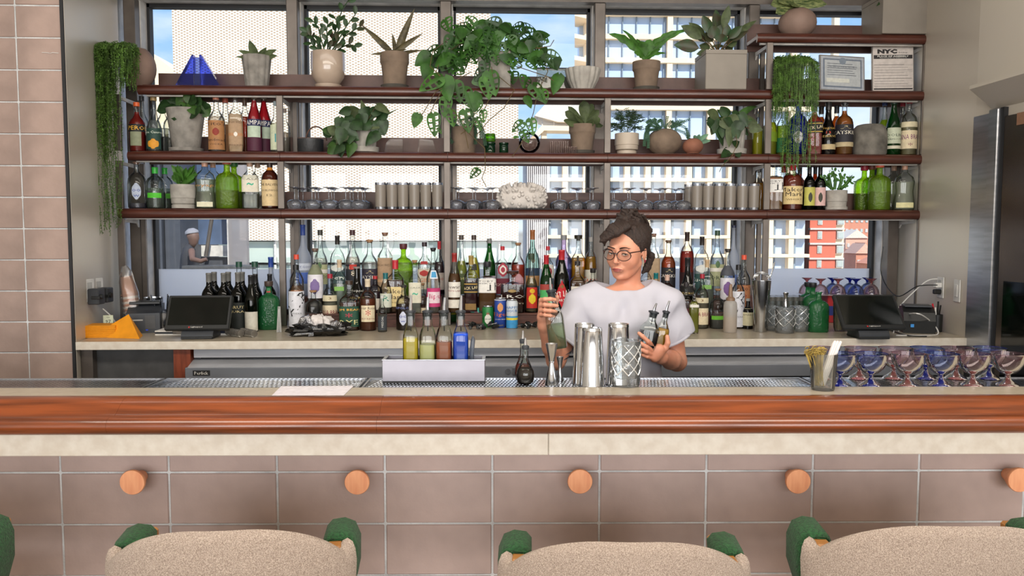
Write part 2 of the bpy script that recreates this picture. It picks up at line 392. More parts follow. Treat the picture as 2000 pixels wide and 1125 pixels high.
MB().box(-1.31, 2.2, 3.555, 3.60, .868, .924, c=.003).build('lid_front', m_st3, t_, smooth=False)
for a, b in ((-1.30, -1.03), (-1.01, -.30), (-.29, .35), (.36, 1.05), (1.06, 1.6), (1.61, 2.2)):
    d = MB().box(a, b, 3.57, 3.6, .35, .862, c=.004).build('door', m_st3, t_, smooth=False)
    if b-a > .3: MB().box(b-.10, b-.02, 3.545, 3.57, .832, .852, c=.003).build('handle', m_steel, d, smooth=False)
MB().box(-1.275, -1.20, 3.5535, 3.556, .888, .912).build('badge', m_black, t_, smooth=False)
m_letw = mat('white_lettering', '#e9e6df', .5)
m_letb = mat('black_lettering', '#191716', .6)
flat_text(MB(), 'Perlick', .014, Matrix.Translation((-1.238, 3.553, .900)) @ FACE, width=.06).build('badge_lettering', m_letw, t_, smooth=False)
MB().box(.145, .17, 3.548, 3.556, .885, .915).lathe([(.012, 0), (.012, .004)], 12, mtx=Matrix.Translation((.125, 3.552, .90)) @ Matrix.Rotation(PI/2, 4, 'X')).build('lock', m_steel, t_, smooth=False)
# ================= SHELVING =================
t_ = SH = thing('shelving_unit', 'long walnut nosed bottle shelving on bronze posts before the windows', 'shelves')
ZA, ZB, ZC, ZD = 2.2715, 1.9385, 1.646, 2.563
PX = [-1.837, -1.022, -.17, .664, 1.511, 2.346]
def shelf(z, x0, x1, joints, zt=None):
    s = MB().box(x0+.02, x1-.02, 4.17, 4.39, z-.02, z, c=.002).build('shelf', m_walnut, SH, smooth=False)
    e = [x0]+joints+[x1]
    pr = [(4.175, z-.002)]+[(4.15+.022*(1-math.cos(a)) if 0 else 4.172-.022*math.sin(a), z-.026+.024*math.cos(a)) for a in [PI*k/8 for k in range(9)]]+[(4.175, z-.05)]
    for a, b in zip(e, e[1:]):
        MB().prism(pr, a+.0008, b-.0008, 'x').build('nosing', m_walnut, s, angle=50, fix=True)
    MB().box(x0+.02, x1-.02, 4.38, 4.40, z-.05, z+.098).build('back_board', m_brown, SH, smooth=False)
    u = MB().box(x0+.03, x1-.03, 4.19, 4.21, z-.055, z-.022)
    u.build('under_rail', m_lmetal, SH, smooth=False)
J = [PX[1], PX[2]+.004, PX[3], PX[4]]
shelf(ZA, -1.73, 2.352, []); shelf(ZB, -1.79, 2.36, J); shelf(ZC, -1.848, 2.354, J)
shelf(ZD, 1.44, 2.385, [])
for i, x in enumerate(PX):
    top = ZD-.05 if i >= 4 else ZA-.05
    for (a, b) in ((CT, ZC-.05), (ZC, ZB-.05), (ZB, ZA-.05)) + (((ZA, ZD-.05),) if i >= 4 else ()):
        MB().box(x-.0165, x+.0165, 4.160, 4.178, a+.0005, b-.0005, c=.002).build('post', m_dmetal, SH, smooth=False)
        MB().box(x+.02, x+.045, 4.355, 4.375, a+.0005, b-.0005, c=.002).build('rear_post', m_dmetal, SH, smooth=False)
    for z in (ZA, ZB, ZC)+((ZD,) if i >= 4 else ()):
        br = MB(); br.prism([(4.18, z-.054), (4.38, z-.054), (4.38, z-.095), (4.36, z-.075), (4.18, z-.068)], x-.004, x+.004, 'x').build('bracket', m_lmetal, SH, smooth=False, fix=True)
# stepped riser boards that lift the back rows of bottles
R1, R2 = CT+.072, CT+.15
m_ris = mat('red_brown_riser', '#613c31', .5, var=.2, stretch=(1, 6, 6))
for a, b, lb in ((-.97, -.20, 'brown stepped riser left of the middle post, full of bottles'), (-.12, .63, 'brown stepped riser behind the beer cans'), (.715, 1.475, 'brown stepped riser behind the woman')):
    t_ = thing('bottle_riser', lb, 'riser', (0, 0, 0), 0, 'stepped bottle risers on the back counter')
    MB().box(a, b, 4.075, 4.175, CT+.001, R1-.012).build('step_front', m_ris, t_, smooth=False)
    MB().box(a, b, 4.07, 4.18, R1-.012, R1-.001, c=.002).build('tread', m_ris, t_, smooth=False)
    MB().box(a, b, 4.185, 4.375, CT+.001, R2-.012).build('step_front', m_ris, t_, smooth=False)
    MB().box(a, b, 4.181, 4.378, R2-.012, R2-.001, c=.002).build('tread', m_ris, t_, smooth=False)
# ================= OUTSIDE =================
def mesh_facade():
    m = bpy.data.materials.new('expanded_mesh_cladding'); m.use_nodes = True; nt = m.node_tree; b = nt.nodes['Principled BSDF']
    tcn = N(nt, 'ShaderNodeTexCoord'); sp = N(nt, 'ShaderNodeSeparateXYZ'); nt.links.new(tcn.outputs['Object'], sp.inputs[0])
    def mth(op, a, b_=None, c=None):
        n = N(nt, 'ShaderNodeMath', operation=op)
        for i, v in enumerate((a, b_, c)):
            if v is None: continue
            if isinstance(v, (int, float)): n.inputs[i].default_value = v
            else: nt.links.new(v, n.inputs[i])
        return n.outputs[0]
    u = mth('MULTIPLY', sp.outputs[0], 2*PI/.27); v = mth('MULTIPLY', sp.outputs[2], 2*PI/.135)
    s1 = mth('ABSOLUTE', mth('SINE', mth('MULTIPLY', mth('ADD', u, v), .5))); s2 = mth('ABSOLUTE', mth('SINE', mth('MULTIPLY', mth('SUBTRACT', u, v), .5)))
    k = mth('MINIMUM', s1, s2); r = N(nt, 'ShaderNodeValToRGB'); nt.links.new(k, r.inputs[0])
    r.color_ramp.elements[0].position = .40; r.color_ramp.elements[0].color = (*lin('#efe5d6'), 1)
    r.color_ramp.elements[1].position = .78; r.color_ramp.elements[1].color = (*lin('#a98f74'), 1)
    nt.links.new(r.outputs[0], b.inputs['Base Color']); b.inputs['Roughness'].default_value = .8
    return m
m_cream = mat('cream_cladding', '#f6dfbe', .8, var=.03)
m_bglass = mat('painted_sky_glass', '#b4c8e4', .3, metal=.0, var=.3, scale=.08, spec=.6, color2='#cfe0f2')  # reflected sky and clouds are put into the glass colour
m_bdark = mat('slate_mullion', '#7e8fa0', .5)
YM = 40
a = U(335, 5, y=YM); b = U(1012, 470, y=YM); c = U(958, 5, y=YM); e = U(960, 200, y=YM)
t_ = thing('mesh_clad_building', 'big white building wrapped in expanded metal mesh outside the left windows', 'building', (0, YM, 0))
MF = mesh_facade()
MB().box(a.x, c.x, 0, 8, b.z, a.z+12).build('mesh_wall', MF, t_, smooth=False)
MB().box(c.x+.01, b.x, .0, 8, b.z, e.z).build('mesh_wall', MF, t_, smooth=False)
g = MB(); q0 = U(335, 470, y=YM)
m_gg = mat('pale_green_glass', '#bcc8bd', .2, var=.1, scale=.3)
MB().box(a.x, b.x, .4, 6, q0.z-8, q0.z-.05).build('shop_front', m_gg, t_, smooth=False)
for k in range(9):
    x = a.x+(b.x-a.x)*(k+.5)/9; g.box(x-.05, x+.05, .2, .4, q0.z-8, q0.z-.05)
    g.box(a.x, b.x, .2, .4, q0.z-1.2, q0.z-1.1)
tag(g.build('shop_front_mullion', m_lmetal, t_, smooth=False), kind='stuff')
# slanted dark roof seen at the far left
s0, s1 = U(288, 143, y=60), U(292, 90, y=60)
r0, r1 = U(340, 148, y=60), U(340, 270, y=60)
t_ = thing('gabled_building', 'small pale building with sloping roof line left of the mesh building', 'building', (0, 60, 0))
MB().prism([(s0.x-4, r1.z-12), (s0.x-4, U(280, 92, y=60).z), (s0.x, U(290, 98, y=60).z), (r0.x+.3, r0.z+.2), (r0.x+.3, r1.z-12)], 0, 8).build('gable_wall', m_cream, t_, smooth=False, fix=True)
# hotel block: cream grid with glass bays
YH = 100
t_ = HT = thing('hotel_block', 'tall cream gridded hotel with blue glass bays outside the right windows', 'building', (0, YH, 0))
x0, x1 = U(1150, 300, y=YH).x, U(1584, 300, y=YH).x
zU = U(1300, 285, y=YH).z
MB().box(x0+.2, x1-.2, .8, 14, zU-60, zU+42).build('glass_wall', m_bglass, HT, smooth=False)
ppu = YH/FPX*1.0   # metres per pixel out there
for i in range(7):
    px = 1228+i*81 if i else 1160
    if i == 0: px = 1150
    x = U(px-1, 150, y=YH).x
    MB().box(x-.34, x+.34, 0, .9, zU, zU+42).build('column', m_cream, HT, smooth=False)
for k in range(-2, 5):
    z = U(1300, 28+k*46-5, y=YH).z
    if z < zU: continue
    MB().box(x0, x1, -.1, .9, z-.5, z+.1).build('slab_edge', m_cream, HT, smooth=False)
for k in (-1, -2, -3, -4, -5, -6):
    z = U(1300, 28+k*46-5, y=YH).z; MB().box(x0, x1, -.1, .9, z-.5, z+.1).build('slab_edge', m_cream, HT, smooth=False) if k < -2 else None
mu = MB()
for i in range(0, 20):
    px = 1190+i*27
    if (px-1228) % 81 < 12: continue
    x = U(px, 150, y=YH).x
    if x < x1: mu.box(x-.06, x+.06, .55, .85, zU, zU+42)
tag(mu.build('window_mullion', m_bdark, HT, smooth=False), kind='stuff')
MB().box(U(1060, 300, y=YH).x, x1, -.6, .9, zU-.8, zU+.7).build('slab_edge', m_cream, HT, smooth=False)
xl0 = U(1058, 400, y=YH).x
MB().box(xl0+.2, x1-.2, .82, 14.2, zU-60, zU-.9).build('glass_wall', m_bglass, HT, smooth=False)
px = 1063
while px < 1600:
    x = U(px, 400, y=YH).x
    if x < x1+.2: MB().box(x-.33, x+.33, -.3, .9, zU-60, zU-.8).build('column', m_cream, HT, smooth=False)
    px += 40.2
for k in range(0, 9):
    z = U(1300, 350+k*37, y=YH).z
    MB().box(xl0-.5, x1, -.4, .9, z-.3, z+.12).build('slab_edge', m_cream, HT, smooth=False)
mu = MB(); px = 1075
while px < 1600:
    x = U(px, 400, y=YH).x
    if x < x1-1: mu.box(x-.12, x+.12, .5, .85, zU-30, zU-.8)
    px += 40.2
tag(mu.build('window_mullion', m_bdark, HT, smooth=False), kind='stuff')
# corner tower with projecting balcony slabs, left edge of the upper hotel
xc0, xc1 = U(1128, 100, y=98).x, U(1150, 100, y=98).x
for k in range(-6, 6):
    z = U(1140, 36+k*42, y=98).z
    if z < U(1140, 200, y=98).z: continue
    MB().prism([(xc0-.6, -4), (xc1+1, -2), (xc1+1, 2), (xc0, 1)], z-.25, z+.25, 'z').build('balcony_slab', m_cream, HT, smooth=False, fix=True)
MB().box(xc1-.4, xc1+.6, -1, 2, zU, zU+42).build('column', m_cream, HT, smooth=False)
MB().box(xc0+.5, xc1, .5, 2, zU, zU+42).build('glass_wall', m_bglass, HT, smooth=False)
# sloping terrace roof with striped screen wall in front of the hotel
YT = 80
t_ = thing('terrace_canopy', 'angular white canopy roof on posts above a sloping glass balustrade', 'canopy', (0, YT, 0))
q = lambda px, py, Y=YT: (U(px, py, y=Y).x, U(px, py, y=Y).z)
MB().prism([q(1044, 226), q(1066, 202), q(1162, 205), q(1150, 240), q(1090, 238)], 0, 5).build('canopy_roof', mat('canopy_white', '#dfd6cb', .7), t_, smooth=False, fix=True)
MB().prism([q(1035, 272), q(1058, 246), q(1180, 250), q(1180, 258), q(1062, 256), q(1042, 276)], -.5, 2).build('balustrade_rail', m_cream, t_, smooth=False, fix=True)
MB().box(q(1058, 250)[0], q(1068, 250)[0], 0, 1, -12, q(1058, 250)[1]).build('corner_column', m_cream, t_, smooth=False)
g = MB()
for px in (1050, 1060, 1083): x = q(px, 230)[0]; g.box(x-.06, x+.06, .5, .7, q(px, 252)[1], q(px, 218)[1])
tag(g.build('canopy_post', m_lmetal, t_, smooth=False), kind='stuff')
YT = 70
t_ = thing('striped_screen_block', 'low block with pale vertical fins beside the mesh building', 'building', (0, YT, 0))
MB().prism([q(1016, 560), q(1016, 318), q(1060, 318), q(1058, 345), q(1052, 560)], .5, 5).build('screen_wall', mat('screen_grey', '#b7b3b3', .8), t_, smooth=False, fix=True)  # plain grey wall behind the pale fins
g = MB()
for k in range(11):
    px = 1019+k*3.4; x = q(px, 400)[0]; g.box(x-.035, x+.035, .2, .5, q(px, 560)[1], q(px, 322)[1])
tag(g.build('fin', mat('pale_fin', '#efe6e2', .8), t_, smooth=False), kind='stuff')
# red brick block and town
YR = 106
q = lambda px, py, Y=YR: (U(px, py, y=Y).x, U(px, py, y=Y).z)
t_ = RB = thing('red_apartment_block', 'salmon red apartment block with white floor bands in the right window', 'building', (0, YR, 0))
m_redb = mat('salmon_brick', '#d9705a', .85, var=.05); m_win = mat('pale_window', '#b9c2bd', .3)
xa, xb = q(1583, 400)[0], q(1634, 400)[0]
MB().box(xa, xb, 0, 10, q(0, 620)[1], q(0, 405)[1]).build('brick_wall', m_redb, RB, smooth=False)
for k in range(6):
    z = q(1600, 418+k*29)[1]; MB().box(xa-.05, q(1650, 400)[0], -.25, .4, z-.12, z+.12).build('floor_band', m_lmetal, RB, smooth=False)
    for px0, px1 in ((1598, 1607), (1636, 1650)):
        f = MB().box(q(px0, 400)[0], q(px1, 400)[0], -.1, .3, q(0, 418+k*29+19)[1], q(0, 418+k*29+3)[1]).build('window', m_lmetal, RB, smooth=False)
        MB().box(q(px0+1.5, 400)[0], q(px1-1.5, 400)[0], -.16, -.11, q(0, 418+k*29+17)[1], q(0, 418+k*29+5)[1]).build('pane', m_win, f, smooth=False)
MB().box(xb, q(1652, 400)[0], .3, 8, q(0, 620)[1], q(0, 408)[1]).build('stair_wall', m_cream, RB, smooth=False)
YB = 160
q = lambda px, py, Y=YB: (U(px, py, y=Y).x, U(px, py, y=Y).z)
m_town = [mat('town_brick', '#cf8d74', .9), mat('town_pink', '#ddb09a', .9), mat('town_stone', '#e4d5c6', .9), mat('town_orange', '#d9967a', .9)]
town = [(1640, 1790, 418, 470, 0, 0), (1652, 1690, 465, 520, 1, 2), (1690, 1780, 474, 520, 3, 3), (1655, 1672, 505, 540, 2, 5), (1672, 1700, 495, 560, 0, 6), (1698, 1780, 515, 560, 3, 8), (1660, 1790, 532, 600, 2, 10), (1560, 1660, 560, 640, 1, 4)]
tl = ['tall brick block behind the town roofs', 'pink house below the tall brick block', 'orange house at the window edge', 'small stone house beside the red block', 'brick gabled house mid town', 'orange gabled house by the frame', 'stone terrace at the foot of the view', 'low pink house under the red block']
for i, (xa_, xb_, ya, yb, mi, dd) in enumerate(town):
    Y = YB-dd*6
    t_ = thing('town_house', 'distant ' + tl[i], 'building', (0, Y, 0), 0, 'distant town buildings in the right window')
    A_ = q(xa_, ya, Y); B_ = q(xb_, yb+60, Y)
    MB().box(A_[0], B_[0], 0, 4, B_[1], A_[1]).build('wall', m_town[mi], t_, smooth=False)
    if i in (4, 5, 3, 1):
        MB().prism([(A_[0]-.2, A_[1]), ((A_[0]+B_[0])/2, A_[1]+1.6), (B_[0]+.2, A_[1])], -.3, 4).build('roof', m_town[(mi+1) % 4], t_, smooth=False, fix=True)
    n = max(2, int((xb_-xa_)/9))
    for k in range(n):
        for r in range(2):
            x = A_[0]+(B_[0]-A_[0])*(k+.5)/n; z = A_[1]-1.0-r*2.0
            MB().box(x-.25, x+.25, -.1, .05, z-.7, z).build('window', m_win if (k+r) % 2 else m_lmetal, t_, smooth=False)
# street level
struct(MB().box(-120, 160, 20, 400, -12.2, -12).build('ground', mat('street_grey', '#b9b2a8', .9), smooth=False))
# solid stand-in for the bar's reflection low in the left window
q = lambda px, py, Y=9: (U(px, py, y=Y).x, U(px, py, y=Y).z)
t_ = thing('reflected_room_standin', 'dark glazed stand-in for the bar reflected low in the left window', 'building', (0, 9, 0))
m_dk = mat('dark_cladding', '#474a52', .5, var=.05); m_dg = mat('dim_blue_glass', '#5d6f8e', .15, var=.4, scale=3, color2='#39465c')
zt = q(0, 303)[1]; zb = -12
MB().box(q(295, 500)[0], q(338, 500)[0], -.3, 1, zb, zt).build('cladding_panel', m_dk, t_, smooth=False)
MB().box(q(341, 500)[0], q(370, 500)[0], -.25, 1, zb, zt).build('cladding_panel', m_dk, t_, smooth=False)
MB().box(q(338, 500)[0], q(341, 500)[0], -.2, 1, zb, zt).build('joint', m_black, t_, smooth=False)
MB().box(q(370, 500)[0], q(451, 500)[0], .3, .35, q(0, 478)[1], zt).build('glazing', m_dg, t_, smooth=False)
MB().box(q(378, 500)[0], q(470, 500)[0], .25, .3, q(0, 502)[1], q(0, 480)[1]).build('white_band', m_lmetal, t_, smooth=False)
MB().box(q(370, 500)[0], q(451, 500)[0], .3, .5, zb, q(0, 504)[1]).build('low_wall', m_dk, t_, smooth=False)
MB().tube([(q(420, 424)[0], -.1, q(420, 424)[1]), (q(408, 500)[0], -.1, q(408, 500)[1])], .022, 8).build('brace', m_dmetal, t_)
MB().box(q(451, 500)[0], q(487, 500)[0], -.1, 0, zb, zt).build('glass_screen', glass('milky_screen', '#e0dcdc', .1, .3, body=.6, bcol='#cfcaca'), t_, smooth=False)
MB().box(q(451, 500)[0]-.0, q(453, 500)[0], -.12, .02, zb, zt).build('screen_edge', m_lmetal, t_, smooth=False)
# ================= BOTTLES =================
PROF = {  # (radius, height) fractions of the body half width and of the height without the cap
 'std': [(.90, 0), (1, .015), (1, .58), (.97, .62), (.80, .68), (.55, .73), (.36, .78), (.32, .84), (.30, .97), (.34, .98), (.34, 1)],
 'tall': [(.90, 0), (1, .015), (1, .50), (.97, .56), (.80, .63), (.52, .69), (.38, .74), (.31, .84), (.29, .98), (.33, .985), (.33, 1)],
 'goose': [(.92, 0), (1, .015), (1, .50), (.96, .56), (.80, .61), (.56, .66), (.38, .71), (.30, .78), (.26, .98), (.30, .985), (.30, 1)],
 'slope': [(.90, 0), (1, .015), (1, .50), (.94, .58), (.76, .67), (.54, .76), (.40, .84), (.35, .90), (.33, .98), (.37, .985), (.37, 1)],
 'wine': [(.90, 0), (1, .015), (1, .60), (.96, .65), (.80, .70), (.54, .75), (.38, .79), (.35, .86), (.34, 1)],
 'squat': [(.90, 0), (1, .02), (1, .56), (.97, .64), (.86, .71), (.62, .76), (.36, .79), (.28, .83), (.26, .97), (.31, .98), (.31, 1)],
 'round': [(.84, 0), (.98, .03), (1, .30), (.99, .55), (.93, .66), (.74, .74), (.45, .79), (.28, .83), (.26, .96), (.30, .97), (.30, 1)],
 'flask': [(.92, 0), (1, .02), (1, .52), (.96, .62), (.78, .70), (.46, .76), (.27, .80), (.25, .97), (.29, .98), (.29, 1)],
 'wavy': [(.92, 0), (1, .03), (.99, .16), (.88, .32), (.85, .40), (.92, .52), (.96, .60), (.82, .70), (.50, .76), (.30, .80), (.27, .98), (.27, 1)],
 'dimple': [(.90, 0), (.98, .02), (.99, .2), (.98, .3), (.99, .45), (.97, .64), (.90, .70), (.66, .76), (.36, .79), (.26, .83), (.25, .95), (.31, .96), (.31, 1)],
 'decant': [(.95, 0), (1, .02), (1, .70), (.97, .74), (.60, .76), (.30, .78), (.26, .82), (.26, .97), (.30, .98), (.30, 1)],
 'square': [(.94, 0), (1, .02), (1, .60), (.96, .65), (.70, .71), (.42, .76), (.32, .82), (.30, .98), (.34, .985), (.34, 1)],
 'bell': [(.92, 0), (1, .03), (.99, .36), (.93, .46), (.74, .56), (.52, .64), (.40, .72), (.34, .82), (.32, .98), (.36, .985), (.36, 1)],
}
SECT = {'flask': (3.0, .62), 'square': (5.5, .92), 'decant': (7, .55), 'dimple': (3.2, .8), 'wavy': (3.0, .7)}
GL = {
 'clear': glass('clear_bottle_glass', (.93, .955, .95)),
 'frost': glass('frosted_bottle_glass', '#dfe3ea', .35, .4, body=.75, bcol='#d3d9e4'),
 'green': glass('green_bottle_glass', '#3f9a4e', .05, .8, body=.18, bcol='#1f7a38'),
 'dkgreen': glass('dark_green_bottle_glass', '#1f3a20', .05, .9, body=.2, bcol='#14240f'),
 'wineg': glass('wine_bottle_glass', '#10180f', .06, .9, body=.3, bcol='#0c110c'),
 'lime': glass('lime_dimpled_glass', '#c9ea4a', .05, .8, body=.25, bcol='#b9e040', noisy=90),
 'gdim': glass('green_dimpled_glass', '#86cf9c', .05, .8, body=.45, bcol='#3da863', noisy=80),
 'black': glass('black_bottle_glass', '#15110f', .08, .9, body=.5, bcol='#15120f'),
 'aqua': glass('aqua_bottle_glass', '#cfe9e4', .03, .8),
 'blue': glass('cobalt_bottle_glass', '#2b56d8', .05, .8, body=.25, bcol='#1c3fc0'),
 'amber': glass('amber_bottle_glass', '#b5601e', .05, .8, body=.15, bcol='#8a3f10'),
 'purple': glass('violet_tint_glass', '#c9c3e6', .05, .8),
}
def liquid(c, body=.42):
    if min(lin(c)) > .55: body = .16
    return glass('liquid_'+c.lstrip('#')+'_%d' % int(body*100), tuple(x**.85 for x in lin(c)), .1, .15, body=body, bcol=tuple(min(1, x**.60) for x in lin(c)))
def paper(c): return mat('paper_'+c.lstrip('#'), c, .65, var=.05, scale=60)
def capm(c): return mat('cap_'+c.lstrip('#'), c, .4, var=.06)
m_cork = mat('cork', '#b08560', .85, var=.2, scale=90, color2='#8b6444')
m_spout = mat('pourer_steel', '#c6c8cb', .18, metal=1)
def rad(pr, r, h, z):
    f = max(0, min(1, z/h))
    for (a, za), (b, zb) in zip(pr, pr[1:]):
        if za <= f <= zb: return r*(a+(b-a)*(f-za)/max(zb-za, 1e-9))
    return r*pr[-1][0]
def surf(pr, r, h, n, dy, t, z, off=.0007):
    """point on the bottle wall; t=0 looks to the front (-Y)"""
    R_ = rad(pr, r, h, z); a = t-PI/2; c, s = math.cos(a), math.sin(a)
    g = (abs(c)**n+abs(s)**n)**(-1/n)
    x, y = R_*g*c, R_*g*s*dy
    L = math.hypot(x, y) or 1
    return (x*(1+off/L), y*(1+off/L), z)
def curved(pr, r, h, n, dy, z0, z1, ha, off=.0007, nu=12, shape=None):
    mb = MB(); nv = 4; vs = []
    for j in range(nv+1):
        for i in range(nu+1):
            u = -1+2*i/nu; z = z0+(z1-z0)*j/nv
            k = 1
            if shape == 'disc':
                vv = -1+2*j/nv; k = math.sqrt(max(0, 1-vv*vv*.96))
            if shape == 'diamond':
                vv = -1+2*j/nv; k = 1-abs(vv)*.97
            vs.append(surf(pr, r, h, n, dy, u*ha*k, z, off))
    fs = [(j*(nu+1)+i, j*(nu+1)+i+1, (j+1)*(nu+1)+i+1, (j+1)*(nu+1)+i) for j in range(nv) for i in range(nu)]
    mb.add(vs, fs); return mb
_TC = {}
def wraptext(mb, pr, r, h, n, dy, s, zc, ht, wd, rot=0, off=.0013, bold=0.0, tx=0):
    key = (s, bold)
    if key not in _TC: _TC[key] = text_mesh(s, 1.0, bold)
    v, f = _TC[key]
    w0 = max(abs(a) for a, b in v)*2 or 1
    out_ = []
    for a, b in v:
        x = a/w0*wd; y = b*ht
        if rot: x, y = x*math.cos(rot)-y*math.sin(rot), x*math.sin(rot)+y*math.cos(rot)
        t = (x+tx)/max(r, .004)
        if n > 2.5:   # flat front: keep the lettering's width on the flat
            t = math.atan2((x+tx), r*dy)
            t = max(-1.2, min(1.2, t))
        out_.append(surf(pr, r, h, n, dy, t, zc+y, off))
    mb.add(out_, f)
_CACHE = {}
def where(px, top, w, wh, Y=None):
    if isinstance(wh, (int, float)):
        p = U(px, wh, z=CT); p = Vector((p.x, p.y, CT+.0005))
    else:
        z = {'m': R1, 'b': R2, 'B': ZB, 'C': ZC, 'A': ZA, 'D': ZD, 'c': CT}[wh]
        yy = Y or {'m': 4.125, 'b': 4.285, 'B': 4.235, 'C': 4.235, 'A': 4.26, 'D': 4.26, 'c': 4.0}[wh]
        p = U(px, 400, y=yy); p.x = U(px, top+20, y=yy).x; p.z = z+.0005
    zt = U(px, top, y=p.y).z
    return p, zt-p.z, w/2/PPM(p)
def bottle(px, top, w, wh, label, kind='std', g='clear', liq=None, fill=.55, cap=('screw', '#222222'), labs=(), txt=(), Y=None, name='liquor_bottle', group=None, rz=None, body=.42, cat='bottle'):
    p, H, r = where(px, top, w, wh, Y)
    pr = PROF[kind]; n, dy = SECT.get(kind, (2, 1))
    ck, cc = cap
    ch = {'screw': .075, 'cork': .05, 'wax': .17, 'foil': .16, 'pour': .17, 'stub': .10, 'none': 0, 'ball': .09, 'tall': .15}[ck]*H
    if ck in ('foil', 'wax', 'tall'): h = H-.01*H
    else: h = H-ch*.75
    t = thing(name, label, cat, p, rz if rz is not None else -math.atan2(p.x, p.y)*.6+random.uniform(-.12, .12), group)
    MB().lathe([(a*r, b*h) for a, b in pr], 20, n, dy, cap=True).build('glass_body', GL[g], t, angle=50)
    if liq:
        fp = []
        for a, b in pr:
            if b < fill: fp.append((max(a*r-.0022, .002), max(b*h, .005)))
        fp.append((max(rad(pr, r, h, fill*h)-.0022, .002), fill*h))
        MB().lathe(fp, 18, n, dy).build('liquid', liquid(liq, body), t, angle=50)
    rn = pr[-1][0]*r
    cm = m_cork if cc == 'cork' else capm(cc)
    c = MB()
    if ck == 'screw': c.lathe([(rn*1.12, h-ch*.35), (rn*1.12, H-.001), (rn*1.02, H)], 14)
    elif ck == 'stub': c.lathe([(rn*1.15, h-ch*.3), (rn*1.3, h), (rn*1.3, H-.001), (rn*1.2, H)], 14)
    elif ck == 'cork': c.lathe([(rn*.8, h-ch*.4), (rn*.85, h), (rn*1.25, h+.0005), (rn*1.3, H-.001), (rn*1.2, H)], 14)
    elif ck == 'ball': c.lathe([(rn*.7, h-ch*.3), (rn*.7, h), (rn*1.7, h+.001), (rn*1.8, H-.002), (rn*1.6, H)], 14)
    elif ck in ('foil', 'wax', 'tall'): c.lathe([(rn*1.08, H*(1-ch/H)), (rn*1.08, H*.965), (rn*1.16, H*.97), (rn*1.16, H-.002), (rn*1.05, H)], 14)
    elif ck == 'pour':
        c.lathe([(rn*1.1, h-.01*H), (rn*1.25, h), (rn*1.25, h+.008), (rn*.6, h+.010)], 12)
    if ck != 'none':
        co = c.build('cap' if ck != 'pour' else 'pourer_collar', cm, t)
        if ck == 'pour':
            MB().tube([(0, 0, h+.006), (0, 0, h+.02), (.004, 0, H)], [.0042, .0040, .003], 8).build('pour_spout', m_spout, t)
    for L in labs:
        z0, z1, col, ha = L[:4]; shp = L[4] if len(L) > 4 else None
        off = L[5] if len(L) > 5 else .0007
        curved(pr, r, h, n, dy, z0*h, z1*h, ha, off, shape=shp).build('paper_label', paper(col), t, angle=60)
    by = {}
    for T_ in txt:
        s, zc, hh, col, wf = T_[:5]; rot = T_[5] if len(T_) > 5 else 0
        by.setdefault(col, MB()); wraptext(by[col], pr, r, h, n, dy, s, zc*h, hh*h, wf*r*2, rot, tx=(T_[6]*r if len(T_) > 6 else 0))
    for col, mb in by.items(): mb.build('lettering', mat('ink_'+col.lstrip('#'), col, .6), t, smooth=False)
    return t
BK, WH, CR, RD = '#1b1a1c', '#f1ece2', '#e6d6b4', '#b5222b'
b = bottle
# ---- counter and risers, left bay (from the left post to the middle post) ----
b(591.6, 439, 30, 'b', 'tall frosted white bottle with blue foil neck and mountain band, left end of back tier', 'goose', 'frost', None, cap=('tall', '#2c448c'), labs=[(.17, .33, '#4a68b8', 1.3), (.36, .46, '#c9cfdd', 1.3)], txt=[('GREY GOOSE', .41, .03, '#4a5c94', 1.3)])
b(579, 497, 27, 'm', 'amber bottle with orange screw cap behind the left slanted lettering label', 'std', 'clear', '#c07a4a', .5, ('screw', '#dd4f38'), [(.1, .42, '#b5764e', 1.2)], Y=4.10)
b(580, 517, 31, 640, 'white label bottle with big slanted black letters at the left end of the front row', 'std', 'clear', None, cap=('screw', BK), labs=[(.03, .62, '#dfdfe6', 1.25)], txt=[('ALB', .42, .17, BK, 1.7, .85), ('VODKA', .25, .03, '#55555a', .6)])
b(615.5, 485, 30, 'm', 'round bottle with purple sphere on a white label, left part of the middle tier', 'std', 'clear', '#7a6f6a', .2, ('cork', '#6b5548'), [(.24, .62, '#e4e1e8', 1.3), (.31, .55, '#7d6a9c', .62, 'disc', .0012), (.62, .78, '#7b8065', 1.5)], Y=4.12)
b(625.5, 449, 27, 'b', 'clear gin bottle with ribbed neck and green stamp label, second in the back tier', 'tall', 'clear', '#ece8e0', .6, ('screw', '#3c3a33'), [(.18, .50, '#b5b88f', 1.3), (.36, .42, WH, 1.3, None, .0012), (.42, .54, '#53714a', .3, 'disc', .0014)], txt=[('FORDS', .3, .05, '#3c4a2e', 1.3)])
b(613, 567, 35, 641, 'squat clear gin bottle with cork and green strip beside the foil bag', 'squat', 'clear', '#b7bfbc', .3, ('cork', 'cork'), [(.17, .26, '#73c43a', .95)], [('ROUND', .44, .06, '#3e4448', .7), ('SPIRIT', .34, .035, '#3e4448', .9)])
b(659, 460, 29, 'b', 'clear bottle with black cap and arched dark green label, third in the back tier', 'flask', 'clear', '#cfcec4', .45, ('tall', '#2a2420'), [(.02, .40, '#29494a', 1.1), (.40, .52, '#d9dcd4', .8, 'disc', .0012)], [('Cuervo', .3, .07, '#dfe5da', 1.2)])
b(663, 507, 29, 'm', 'clear flat round bottle with tall pale cork and green agave picture, middle tier', 'flask', 'clear', '#8a9a80', .55, ('tall', '#cdb79a'), [(.42, .50, '#83b35a', .6)], [('PATRON', .34, .05, '#5b6a5c', 1.2)], Y=4.12)
